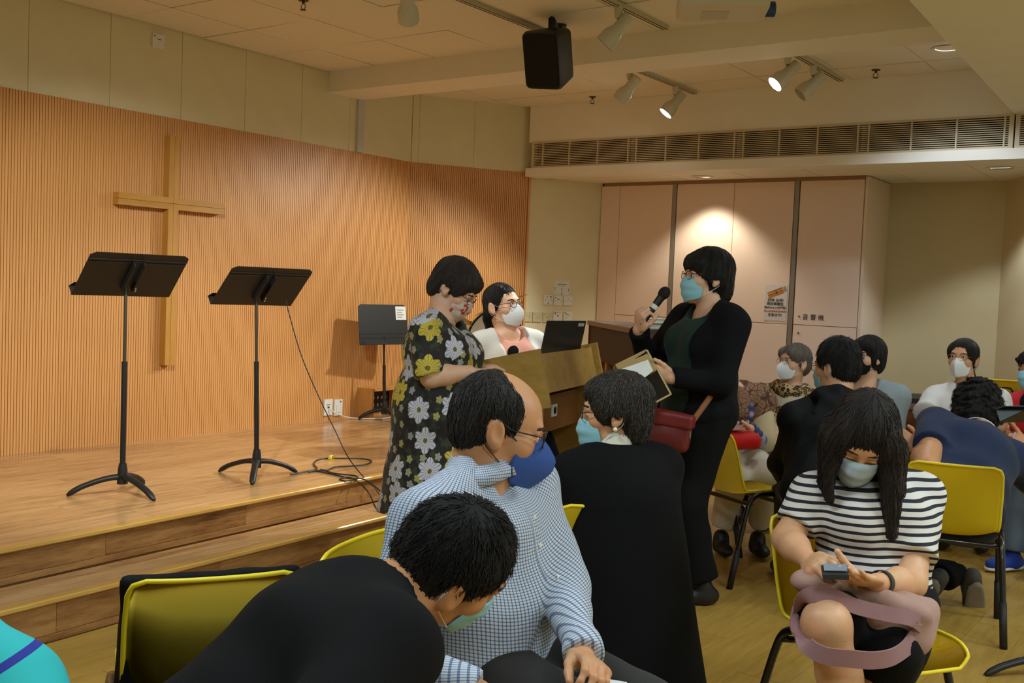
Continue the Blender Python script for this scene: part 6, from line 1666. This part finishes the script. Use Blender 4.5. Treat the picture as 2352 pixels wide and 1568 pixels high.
# ------------------------------------------------------------------ lectern and the things around it
m_lect = wood('lectern_wood', (150, 112, 48), (188, 150, 76), (1.2, 8, 8), .35, vary=.06, knots=False, coat=.15); m_lect2 = wood('lectern_brown', (116, 72, 32), (146, 96, 46), (1.2, 8, 8), .4, vary=.06, knots=False)
LW, LB = heading(22), heading(-68)
FL = at(1234, 813, 4.74); FL[2] = 1.10
tl = math.radians(14); nrm = UPZ * math.cos(tl) + LB * math.sin(tl); slp = LB * math.cos(tl) - UPZ * math.sin(tl)
le = empty('lectern', V(*(FL + LW * .42 + LB * .2)[:2], 0), 'wide wooden lectern with a sloping boxed top', 'lectern')
def lq(a, b, c): return FL + LW * a + slp * b + nrm * c
def lbox(name, a0, a1, b0, b1, c0, c1, mat):
    bm = bmesh.new(); vs = [bm.verts.new(lq(a, b, c)) for c in (c0, c1) for a, b in ((a0, b0), (a1, b0), (a1, b1), (a0, b1))]
    for f_ in ((3, 2, 1, 0), (4, 5, 6, 7), (0, 1, 5, 4), (1, 2, 6, 5), (2, 3, 7, 6), (3, 0, 4, 7)): bm.faces.new([vs[i] for i in f_])
    return wpart(le, name, bm, mat, bevel=.002)
lbox('front_panel', .0, .84, .0, .022, -.185, .0, m_lect)
lbox('cheek', -.025, .0, -.022, .46, -.25, .022, m_lect); lbox('cheek', .84, .865, -.022, .46, -.25, .022, m_lect)
lbox('reading_board', .0, .84, .022, .46, -.06, -.04, m_lect); lbox('book_ledge', .0, .84, .44, .46, -.04, .02, m_lect)
zt_ = .86
def vbox(name, a0, a1, b0, b1, z0, z1, mat):
    bm = bmesh.new(); q = lambda a, b, z: V(*(FL + LW * a + LB * b)[:2], z)
    vs = [bm.verts.new(q(a, b, z)) for z in (z0, z1) for a, b in ((a0, b0), (a1, b0), (a1, b1), (a0, b1))]
    for f_ in ((3, 2, 1, 0), (4, 5, 6, 7), (0, 1, 5, 4), (1, 2, 6, 5), (2, 3, 7, 6), (3, 0, 4, 7)): bm.faces.new([vs[i] for i in f_])
    return wpart(le, name, bm, mat, bevel=.002)
vbox('leg_panel', .03, .065, -.02, .36, .04, .90, m_lect); vbox('leg_panel', .775, .81, -.02, .36, .04, .90, m_lect)
vbox('apron', .065, .775, .05, .075, .70, .88, m_lect2); vbox('base_rail', .0, .84, .0, .40, .0, .04, m_lect2)
bm = bmesh.new(); add_box(bm, (-.035, -.004, -.03), (.035, .004, .03), frame(V(*(FL + LW * .40 + LB * .048)[:2], .80), LW, UPZ)); pl_ = wpart(le, 'socket_plate', bm, m_plate, bevel=.001)
bm = bmesh.new(); add_lathe(bm, [(.001, 0), (.018, 0), (.018, .003), (.001, .003)], 18, xf_dir(V(*(FL + LW * .40 + LB * .044)[:2], .80), -LB), cap=False); wpart(pl_, 'socket_hole', bm, m_dark, True)
# laptop on the reading board, lid toward the audience
lc_ = lq(.66, .14, -.038); lw = heading(40); lb = heading(-50)
lp = empty('laptop', lc_, 'open black laptop on the lectern seen from behind its lid', 'laptop')
bm = bmesh.new(); add_box(bm, (-.165, -.0, 0), (.165, .22, .014), frame(lc_, lw, nrm)); wpart(lp, 'base', bm, m_black, bevel=.003)
lu = unit(UPZ * .97 - lb * .20)
bm = slab([lc_ - lw * .165 + lu * .01, lc_ + lw * .165 + lu * .01, lc_ + lw * .165 + lu * .215, lc_ - lw * .165 + lu * .215], .008); ld = wpart(lp, 'lid', bm, m_black, bevel=.002)
nl = unit(np.cross(lw, lu)); nl = nl if nl.dot(heading(180)) > 0 else -nl
bm = bmesh.new(); q = lc_ + lw * .125 + lu * .195 + nl * .0046; add_box(bm, (-.026, -.009, -.0003), (.026, .009, .0003), Matrix(((lw[0], lu[0], nl[0], q[0]), (lw[1], lu[1], nl[1], q[1]), (lw[2], lu[2], nl[2], q[2]), (0, 0, 0, 1)))); wpart(ld, 'label_sticker', bm, plain('sticker', (196, 196, 190), .6))
# microphones
def microphone(head, tail, label, collar=True, stand_to=None):
    head, tail = V(head), V(tail); d = unit(tail - head); e = empty('microphone', head, label, 'microphone', 'black microphones'); L = np.linalg.norm(tail - head)
    lathe('grille', [(.001, -.026), (.012, -.024), (.022, -.014), (.0265, .0), (.0265, .008), (.023, .022), (.018, .03), (.001, .03)], plain('mic_mesh', (26, 26, 27), .55, .4, bump=.5, scale=300), e, 20, xf_dir((0, 0, 0), d), cap=False)
    lathe('body', [(.001, .028), (.0185, .028), (.0175, .06), (.0135, L * .9), (.010, L), (.001, L)], m_black, e, 18, xf_dir((0, 0, 0), d), cap=False)
    if collar: lathe('white_label', [(.0172, .072), (.0178, .073), (.0166, .092), (.016, .093)], plain('paper_white', (226, 226, 222), .8), e, 18, xf_dir((0, 0, 0), d), cap=False)
    if stand_to is not None: tube('gooseneck', catmull([d * L * .9, (d * L + V(stand_to) - head) / 2 + UPZ * .0, V(stand_to) - head], 6), .006, m_black, e, 8)
    return e
microphone(at(1527, 671, 4.695), at(1472, 746, 4.695), 'black handheld microphone with a white label in the speaker\'s hand')
microphone(at(1179, 806, 4.84), at(1165, 842, 4.88), 'black round-headed microphone standing on the lectern', False, lq(.02, .40, -.03))
# upright piano seen from behind, with books
PD = V(.69, -.724, 0) ; PD = unit(PD); PN = np.cross(PD, UPZ); PN = PN if PN.dot(-FWD_H) > 0 else -PN
pA = V(*onz(1357, 736, 1.19)[:2], 0)
pi_ = empty('upright_piano', pA + PD * .6 - PN * .25, 'dark brown upright piano with its open back turned to the room', 'piano')
m_pf = plain('piano_fabric', (70, 56, 48), .85, var=.1, scale=20); m_pw = wood('piano_wood', (84, 44, 26), (112, 62, 38), (6, 6, 1), .35, vary=.1, knots=False)
def pbox(name, a0, a1, b0, b1, z0, z1, mat, bev=.002):
    bm = bmesh.new(); q = lambda a, b, z: V(*(pA + PD * a - PN * b)[:2], z)
    vs = [bm.verts.new(q(a, b, z)) for z in (z0, z1) for a, b in ((a0, b0), (a1, b0), (a1, b1), (a0, b1))]
    for f_ in ((3, 2, 1, 0), (4, 5, 6, 7), (0, 1, 5, 4), (1, 2, 6, 5), (2, 3, 7, 6), (3, 0, 4, 7)): bm.faces.new([vs[i] for i in f_])
    return wpart(pi_, name, bm, mat, bevel=bev)
PL = 1.30
pbox('lid', -.02, PL + .02, -.02, .28, 1.16, 1.19, plain('piano_top', (60, 46, 40), .35)); pbox('back_cloth', .0, PL, .0, .02, .93, 1.16, m_pf); pbox('soundboard', .0, PL, .10, .12, .10, .93, m_pw)
for k in range(6): pbox('back_post', .02 + k * (PL - .10) / 5, .08 + k * (PL - .10) / 5, .0, .10, .10, .93, wood('post_wood', (128, 76, 42), (156, 98, 58), (6, 6, 1), .5, vary=.1, knots=False))
pbox('case_side', -.02, .0, -.01, .28, .0, 1.16, m_pw); pbox('case_side', PL, PL + .02, -.01, .28, .0, 1.16, m_pw); pbox('front_case', .0, PL, .12, .28, .10, 1.16, m_pw); pbox('bottom_board', .0, PL, .0, .28, .0, .10, m_pw); pbox('key_shelf', .02, PL - .02, .28, .42, .62, .74, m_pw)
for k, (dz, rgb, lab) in enumerate(((0, (196, 200, 196), 'pale green book at the bottom of the pile on the piano'), (.030, (110, 126, 120), 'grey-green book on top of the pile on the piano'))):
    q = pA + PD * (1.12 + .01 * k) - PN * .14; e = empty('book', V(q[0], q[1], 1.191 + dz), lab, 'book', 'books on the piano'); mm = Matrix.Rotation(math.atan2(PD[1], PD[0]) + .1 * k, 4, 'Z')
    bm = bmesh.new(); add_box(bm, (-.10, -.07, 0), (.10, .07, .004), mm); add_box(bm, (-.10, -.07, .024), (.10, .07, .028), mm); add_box(bm, (-.10, -.07, .004), (-.095, .07, .024), mm); link('cover', bm_mesh(bm, 'cover'), plain('book_%d' % k, rgb, .6), e)
    bm = bmesh.new(); add_box(bm, (-.095, -.067, .004), (.097, .067, .024), mm); link('pages', bm_mesh(bm, 'pages'), plain('pages', (226, 220, 204), .9), e)
# drum kit bits behind the two women
dk = at(1098, 760, 6.75)
def cymbal(c, tilt_dir, tilt, r, label, base_z=.31):
    e = empty('cymbal_stand', V(c[0], c[1], base_z), label, 'cymbal', 'drum kit'); hz = c[2] - base_z
    n = unit(UPZ * math.cos(tilt) + V(tilt_dir) * math.sin(tilt))
    lathe('cymbal', [(.008, .018), (.03, .015), (.045, .004), (r * .6, -.006), (r, -.018), (r, -.0195), (r * .6, -.008), (.045, .002)], plain('cymbal_bronze', (150, 112, 60), .3, .85), e, 36, xf_dir((0, 0, hz), n), cap=False)
    tube('rod', [(0, 0, .12), (0, 0, hz + .04)], .009, m_chrome, e, 8)
    for k in range(3): a = k * 2.09 + .4; tube('leg', [(0, 0, .25), (.2 * math.cos(a), .2 * math.sin(a), 0)], .008, m_chrome, e, 8)
cymbal(at(1062, 736, 6.98), heading(90), .06, .17, 'thin bronze cymbal edge-on beside the floral dress')
cymbal(at(1150, 694, 7.0), heading(90), -.42, .20, 'tilted bronze cymbal behind the woman in the white cardigan')
def drum(c, n, r, dpt, label, legs=False, base=.31):
    e = empty('drum', V(c[0], c[1], base), label, 'drum', 'drum kit'); m = xf_dir((0, 0, c[2] - base), n)
    lathe('shell', [(.001, -dpt), (r * .98, -dpt), (r * .98, -.0), (.001, -.0)], plain('drum_shell', (40, 26, 20), .2, coat=.6), e, 32, m, cap=False)
    lathe('head', [(.001, .004), (r * .96, .004), (r * .97, 0), (.001, 0)], plain('drum_skin', (232, 226, 212), .5), e, 32, m, cap=False)
    for z_ in (.004, -dpt): lathe('hoop', [(r * .97, -.012), (r * 1.03, -.012), (r * 1.03, .012), (r * .97, .012)], m_chrome, e, 32, m @ Matrix.Translation((0, 0, z_)), cap=False)
    for k in range(8): a = k * math.pi / 4; tube('lug', [tuple(m @ Vector((r * 1.02 * math.cos(a), r * 1.02 * math.sin(a), -.0))), tuple(m @ Vector((r * 1.02 * math.cos(a), r * 1.02 * math.sin(a), -dpt)))], .006, m_chrome, e, 6)
    pz = m @ Vector((0, 0, -dpt))
    tube('stand_tube', [tuple(pz), (0, 0, .1)] if pz.z > .12 else [(0, 0, .02), (0, 0, .05)], .012, m_chrome, e, 8)
    for k in range(3): a = k * 2.09; tube('leg', [(0, 0, .2), (.22 * math.cos(a), .22 * math.sin(a), 0)], .009, m_chrome, e, 8)
drum(at(1128, 752, 6.55), unit(UPZ * .62 - heading(60) * .55 + heading(180) * .3), .16, .18, 'tilted tom drum with white skin behind the woman in the white cardigan')
drum(at(1085, 815, 6.9), unit(UPZ), .18, .14, 'snare drum with chrome hoops behind the floral dress')

# things held by people
tb = empty('tablet', at(1470, 868, 4.42), 'tablet in a gold folding case held by the standing speaker', 'tablet')
m_gold = plain('case_gold', (186, 160, 108), .4, .2)
def pq(px, py, d): return at(px, py, d)
bm = slab([pq(1413, 838, 4.44), pq(1484, 803, 4.50), pq(1508, 850, 4.43), pq(1440, 888, 4.37)], .010); wpart(tb, 'back_cover', bm, m_gold, bevel=.003)
bm = slab([pq(1486, 806, 4.49), pq(1540, 903, 4.40), pq(1475, 938, 4.34), pq(1424, 846, 4.43)], .006); sc_ = wpart(tb, 'screen', bm, m_blackg)
for a, b in ((pq(1486, 804, 4.485), pq(1541, 905, 4.395)), (pq(1541, 905, 4.395), pq(1475, 940, 4.335))):
    bm = bmesh.new(); add_tube(bm, [a, b], .0045, 8); wpart(tb, 'rim', bm, m_gold, True)
bm = slab([pq(1402, 856, 4.365), pq(1488, 826, 4.425), pq(1500, 851, 4.405), pq(1456, 888, 4.335)], .0012)
o = link('paper_sheet', bm_mesh(bm, 'paper_sheet'), plain('paper_white', (226, 226, 222), .8)); thing_mesh(o); tag(o, 'blank white paper sheet held over the tablet', 'paper')
bg = empty('crossbody_bag', at(1532, 990, 4.40), 'dark red crossbody bag hanging at the standing speaker\'s hip', 'bag')
m_red = plain('red_leather', (104, 28, 26), .5, var=.12, scale=12, bump=.15)
bx_ = unit(at(1600, 985, 4.40) - at(1480, 962, 4.50)); by_ = unit(np.cross(UPZ, bx_)); bz_ = np.cross(bx_, by_); bax = np.stack([bx_, by_, bz_], 1)
f = Field(); bc = at(1535, 988, 4.44); f.bx(bc, (.100, .034, .085), bax, .03, .02); f.ell(bc - bz_ * .03, V(.088, .044, .06), bax, .03); f.disp = wrinkles(201, .004, 30)
me = make_mesh('pouch', [f.mesh(.006)], bg.location); link('pouch', me, m_red, bg)
f = Field(); f.bx(bc + bz_ * .052 + by_ * 0 - FWD_H * .012, (.106, .036, .032), bax, .015, .02); f.disp = wrinkles(202, .002, 30); me = make_mesh('flap', [f.mesh(.006)], bg.location); link('flap', me, plain('red_leather_flap', (120, 34, 34), .5, var=.1, bump=.15), bg)
bm = bmesh.new(); q = bc + bx_ * .088 + bz_ * .02 - FWD_H * .045; add_tube(bm, [q, q - UPZ * .012, q - UPZ * .03], .004, 8); wpart(bg, 'zip_pull', bm, m_chrome, True)
bm = bmesh.new(); add_tube(bm, catmull([bc + bx_ * .10 + bz_ * .06, at(1612, 938, 4.47), at(1638, 900, 4.55), at(1662, 850, 4.70), at(1672, 780, 4.84), at(1650, 715, 4.90)], 5), .013, 8, flat=(FWD_H, .25)); wpart(bg, 'strap', bm, plain('strap_tan', (132, 82, 46), .6), True)

# striped woman's phone and backpack
ph = empty('phone', at(1918, 1310, 2.66), 'dark phone in the hands of the woman in stripes', 'phone')
bm = slab([at(1886, 1302, 2.68), at(1948, 1304, 2.66), at(1950, 1326, 2.58), at(1890, 1325, 2.60)], .012); wpart(ph, 'case', bm, plain('phone_case', (42, 44, 46), .5), bevel=.004)
bm = slab([at(1890, 1301, 2.675), at(1944, 1303, 2.655), at(1946, 1318, 2.60), at(1893, 1317, 2.62)], .002); bm.transform(Matrix.Translation((0, 0, .008))); wpart(ph, 'screen', bm, emis('phone_glow', (120, 130, 140), .15))
bp = empty('backpack', at(1990, 1420, 2.75), 'dusty pink backpack with wide straps lying on a lap', 'backpack')
m_bp = cloth('dusty_pink', (168, 132, 118), .8, .08); m_bps = cloth('dusty_pink_strap', (150, 112, 112), .7, .08)
ux = unit(at(2100, 1440, 2.70) - at(1870, 1355, 2.78)); uy = unit(np.cross(UPZ, ux)); uz = np.cross(ux, uy); uax = np.stack([ux, uy, uz], 1)
f = Field(); f.bx(at(2000, 1382, 2.80), (.160, .080, .050), uax, .025, .03); f.bx(at(2072, 1424, 2.78), (.070, .075, .068), uax, .03, .04); f.ell(at(1864, 1342, 2.80), V(.06, .05, .034), uax, .04)
f.disp = wrinkles(211, .012, 42); link('bag_body', make_mesh('bag_body', [f.mesh(.006)], bp.location), m_bp, bp)
def ribbon(pts, w_, nrm_, th=.003):
    pts = [V(p) for p in catmull(pts, 6)]; bm = bmesh.new(); rows = []
    for i, p in enumerate(pts):
        t = unit(pts[min(i + 1, len(pts) - 1)] - pts[max(i - 1, 0)]); s_ = unit(np.cross(t, V(nrm_))); n_ = unit(np.cross(s_, t)) * th
        rows.append([bm.verts.new(p + s_ * w_ / 2 + n_), bm.verts.new(p - s_ * w_ / 2 + n_), bm.verts.new(p - s_ * w_ / 2 - n_), bm.verts.new(p + s_ * w_ / 2 - n_)])
    for a, b in zip(rows[:-1], rows[1:]):
        for j in range(4): bm.faces.new([a[j], a[(j + 1) % 4], b[(j + 1) % 4], b[j]])
    bm.faces.new(rows[0][::-1]); bm.faces.new(rows[-1]); return bm
wpart(bp, 'shoulder_strap', ribbon([at(1836, 1405, 2.76), at(1842, 1380, 2.70), at(1868, 1364, 2.68), at(1915, 1370, 2.675), at(1965, 1392, 2.675), at(2030, 1408, 2.67), at(2092, 1420, 2.67), at(2122, 1440, 2.70)], .040, heading(180) + UPZ * .4), m_bps, True)
wpart(bp, 'lower_strap', ribbon([at(1836, 1402, 2.76), at(1832, 1430, 2.72), at(1840, 1456, 2.68), at(1856, 1484, 2.62), at(1895, 1505, 2.575), at(1950, 1512, 2.56), at(2005, 1516, 2.57), at(2050, 1508, 2.60), at(2085, 1484, 2.66), at(2108, 1452, 2.70)], .044, heading(180)), m_bps, True)
wpart(bp, 'side_strap', ribbon([at(2105, 1398, 2.74), at(2122, 1412, 2.71), at(2124, 1445, 2.70), at(2112, 1466, 2.70), at(2098, 1474, 2.72)], .026, heading(120)), m_bps, True)
bm = bmesh.new(); add_tube(bm, [at(2106, 1430, 2.66), at(2118, 1432, 2.66)], .004, 6); wpart(bp, 'buckle', bm, m_chrome, True)
# red pouch and phone of the woman with the scarf
q = at(1692, 1010, 5.50); f = Field(); f.bx(q, (.125, .07, .042), np.stack([RIGHT_H, FWD_H, UPZ], 1), .035, .02); f.disp = wrinkles(221, .008, 34)
o = link('pouch', make_mesh('pouch', [f.mesh(.008)]), cloth('red_satin', (206, 30, 24), .5, .08)); thing_mesh(o); tag(o, 'puffy bright red pouch lying on ivory trousers', 'pouch')
bm = slab([at(1662, 986, 5.46), at(1712, 985, 5.46), at(1710, 979, 5.54), at(1664, 980, 5.54)], .010); o = link('phone', bm_mesh(bm, 'phone', False, .002), plain('phone_pink', (206, 150, 140), .4)); thing_mesh(o); tag(o, 'pink phone held over the red pouch', 'phone')
# note paper of the man in the checked shirt
bm = slab([at(1402, 1560, 2.02), at(1440, 1566, 2.00), at(1450, 1600, 1.98), at(1400, 1600, 1.99)], .001); o = link('note_paper', bm_mesh(bm, 'note_paper'), plain('paper_white', (226, 226, 222), .8)); thing_mesh(o); tag(o, 'corner of white note paper in the checked man\'s hand', 'paper')
# desk behind the seated women
dkx = at(2085, 940, 6.85); de_ = empty('desk', V(dkx[0], dkx[1], 0), 'brown wooden desk with a dark top behind the seated women', 'desk')
du = heading(97); dv = heading(7); m_dk = wood('desk_wood', (110, 66, 34), (140, 90, 50), (1.2, 8, 8), .4, vary=.05, knots=False); z_t = 1.4 - (918 - 699) * 6.8 / 2375
def dbox(name, a0, a1, b0, b1, z0, z1, mat):
    bm = bmesh.new(); vs = [bm.verts.new(V(*(V(dkx) + du * a + dv * b)[:2], z)) for z in (z0, z1) for a, b in ((a0, b0), (a1, b0), (a1, b1), (a0, b1))]
    for f_ in ((3, 2, 1, 0), (4, 5, 6, 7), (0, 1, 5, 4), (1, 2, 6, 5), (2, 3, 7, 6), (3, 0, 4, 7)): bm.faces.new([vs[i] for i in f_])
    wpart(de_, name, bm, mat, bevel=.003)
dbox('top', -.5, .45, 0, .5, z_t - .07, z_t - .035, plain('desk_edge', (150, 100, 80), .4)); dbox('front_panel', -.48, .43, .02, .04, .06, z_t - .07, m_dk); dbox('side_panel', -.48, -.45, .02, .48, 0, z_t - .07, m_dk); dbox('side_panel', .40, .43, .02, .48, 0, z_t - .07, m_dk)
dbox('black_mat', -.46, .42, .05, .45, z_t - .035, z_t, m_black)
# tote on the stacked chairs
q = at(2308, 918, 6.72); e = empty('tote_bag', q, 'black tote bag hanging in front of the stacked chairs', 'bag'); 
f = Field(); f.bx(q + UPZ * -.03, (.075, .03, .075), np.stack([heading(95), heading(5), UPZ], 1), .015, .02); link('bag_body', make_mesh('bag_body', [f.mesh(.008)], q), cloth('tote_black', (26, 27, 34), .85), e)
bm = bmesh.new(); add_tube(bm, catmull([q - heading(95) * .05 + UPZ * .04, q - heading(95) * .03 + UPZ * .075, q + heading(95) * .03 + UPZ * .075, q + heading(95) * .05 + UPZ * .04], 5), .005, 8); wpart(e, 'handle', bm, MATS['tote_black'], True)
# phone of the curly-haired woman
bm = slab([at(2098, 1074, 4.62), at(2112, 1080, 4.60), at(2108, 1098, 4.60), at(2095, 1092, 4.62)], .008); o = link('phone', bm_mesh(bm, 'phone', False, .001), emis('phone_screen', (150, 190, 230), .5)); thing_mesh(o); tag(o, 'small lit phone screen beside the navy sleeve', 'phone')
# pen held by the person at the edge
bm = bmesh.new(); add_tube(bm, [at(2332, 992, 5.345), at(2322, 1014, 5.345)], .004, 6); o = link('pen', bm_mesh(bm, 'pen', True), plain('pen_lilac', (190, 160, 200), .4)); thing_mesh(o); tag(o, 'thin lilac pen between the fingers of the seated person', 'pen')
# jacket over the chair back
c, hd = CH['H']; F_ = heading(hd); R_ = np.cross(F_, UPZ); ax = np.stack([R_, F_, UPZ], 1)
f = Field(); f.bx(c - F_ * .170 + UPZ * .585, (.196, .016, .158), np.stack([R_, unit(F_ + UPZ * .16), unit(UPZ - F_ * .16)], 1), .014, .02); f.cone(c - F_ * .14 + UPZ * .66 + R_ * .16, c - F_ * .10 + UPZ * .47 + R_ * .17, .035, .035, .03); f.cone(c - F_ * .14 + UPZ * .66 - R_ * .16, c - F_ * .10 + UPZ * .47 - R_ * .17, .035, .035, .03); f.disp = wrinkles(231, .003, 34)
o = link('jacket', make_mesh('jacket', [f.mesh(.007)]), cloth('jacket_black', (22, 22, 26), .8, .15)); thing_mesh(o); tag(o, 'black jacket draped inside the back of the chair facing the stage', 'jacket')
# ------------------------------------------------------------------ light fixtures
m_lamp_on = emis('lamp_glow', (255, 240, 214), 30)
m_lamp_cool = emis('lamp_glow_cool', (235, 240, 255), 6)
m_head = plain('spot_head_white', (200, 196, 178), 0.35, var=0.03, coat=0.3)
def track_light(mount, aim, lit, label, energy=0, size=60, color=WARM, col=None, blend=.6):
    """bell-shaped spot head hanging from a ceiling track"""
    e = empty('track_light', mount, label, 'spotlight', 'track spotlights')
    d = (Vector(aim) - Vector(mount)).normalized()
    lathe('adapter', [(0.001, 0), (0.024, 0), (0.024, -0.02), (0.018, -0.06), (0.006, -0.062)][::-1], m_head, e, 14)
    pv = Vector((0, 0, -0.12))
    tube('stem', [(0, 0, -0.05), (0, 0, -0.085), tuple(pv)], 0.006, plain('stem_metal', (120, 108, 84), 0.4, 0.5), e, 8)
    q = xf_dir(pv - d * 0.02, d)
    lathe('head', [(0.001, -0.075), (0.033, -0.075), (0.036, -0.07), (0.036, 0.02), (0.04, 0.03), (0.052, 0.055), (0.056, 0.075), (0.056, 0.125), (0.053, 0.126), (0.052, 0.118), (0.03, 0.07), (0.001, 0.068)], m_head, e, 28, q, cap=False)
    q2 = xf_dir(pv + d * (0.105 if lit else 0.07), d)
    lathe('lamp', [(0.001, 0), (0.051, 0), (0.051, 0.002), (0.001, 0.0025)] if lit else [(0.001, 0), (0.03, 0), (0.03, 0.004), (0.001, 0.004)], m_lamp_on if lit else plain('lamp_off', (120, 116, 106), .4), e, 24, q2, cap=False)
    if lit:
        bpy.context.view_layer.update()
        p = Vector(mount) + pv + d * 0.16
        spot('track_beam', p, Vector(aim), energy, color, size, blend, 0.035, e)
    return e
def track(x, y0, y1, label):
    o = box('lighting_track', (x - 0.018, y0, ZC - 0.022), (x + 0.018, y1, ZC + 0.001), plain('track_white', (196, 184, 156), 0.5)); tag(o, label, 'track', 'ceiling tracks')
    c = Vector(o.location)
    for s in (-1, 1):
        r = box('track_slot', (s * 0.012 - 0.003, -(y1 - y0) / 2, -0.0125), (s * 0.012 + 0.003, (y1 - y0) / 2, -0.0105), m_dark, o)
    return o
track(-3.665, 5.95, 7.36, 'white lighting track on the ceiling above the first pair of hanging spotlights')
track(-2.52, 5.95, 7.34, 'white lighting track on the ceiling next to the recessed round downlight')
track(-3.655, 3.0, 5.24, 'white lighting track on the ceiling leading up to the black speaker')
track(-2.95, 3.4, 5.50, 'white lighting track on the ceiling beside the projector')
zt = ZC - 0.022
WALLMID = (-5.8, 4.3, 1.1)
track_light((-3.70, 6.40, zt), (-5.6, 6.4, 0.9), False, 'unlit white track spotlight right above the sprinkler by the grille bulkhead')
track_light((-3.665, 7.03, zt), (-5.35, 5.7, 0.25), True, 'lit white track spotlight hanging lowest, just above the air grille', 235, 92)
track_light((-2.55, 6.40, zt), (-4.7, 4.2, 0.0), True, 'lit white track spotlight on the track next to the recessed downlight', 260, 62)
track_light((-2.52, 6.78, zt), (-4.2, 5.6, 1.0), False, 'unlit white track spotlight behind the lit one next to the recessed downlight')
track_light((-3.655, 4.02, zt), (-5.5, 6.5, 0.7), False, 'white spotlight cut off by the top edge near the sprinkler over the stage')
track_light((-2.95, 4.95, zt), (-4.4, 4.4, 1.2), False, 'white spotlight hanging beside the projector')
# stage spotlights of the room beyond the top of the picture (their light and the stand shadows show in it)
spot('lectern_spot_offscreen', (-2.95, 3.5, 2.8), (-3.45, 4.3, 1.1), 75, WARM, 46, .6, .035)
spot('stage_spot_offscreen', (-2.9, 1.9, 2.8), (-5.5, 3.7, 0.5), 230, WARM, 66, .6, .035)
def downlight(p, energy, size, label, color=WARM2, cool=False, aim=None, blend=0.4, r=0.075):
    e = empty('downlight', p, label, 'ceiling light', 'recessed downlights')
    lathe('trim_ring', [(r, 0.004), (r + 0.018, 0.001), (r + 0.02, -0.004), (r + 0.004, -0.006), (r - 0.004, -0.002)], m_white, e, 28, cap=False)
    lathe('reflector', [(r, 0.002), (r * 0.93, 0.004), (r * 0.2, 0.006), (0.001, 0.006)], m_lamp_cool if cool else emis('lamp_warm', (255, 236, 205), 4), e, 24, cap=False)
    spot('downlight_beam', (p[0], p[1], p[2] - 0.03), aim or (p[0], p[1], 0), energy, color, size, blend, 0.05)
    return e
downlight((-1.665, 6.744, ZC - 0.001), 34, 130, 'round downlight half hidden by the dropped ceiling edge', COOL)
downlight((-1.54, 7.88, 2.375), 36, 110, 'round cool white downlight in the alcove ceiling', COOL, True)
downlight((-3.80, 7.84, 2.375), 42, 108, 'round downlight shining on the cabinet doors', (1, .92, .74), blend=.55)
for x, y in ((-0.1, 4.8), (-0.1, 2.0)): spot('ceiling_downlight_offscreen', (x, y, 2.63), (x, y, 0), 22, WARM2, 130, .4, .05)
spot('beam_light_offscreen', (-1.72, 5.05, 2.94), (-1.72, 5.4, 2.0), 30, COOL, 100, .4, .05)
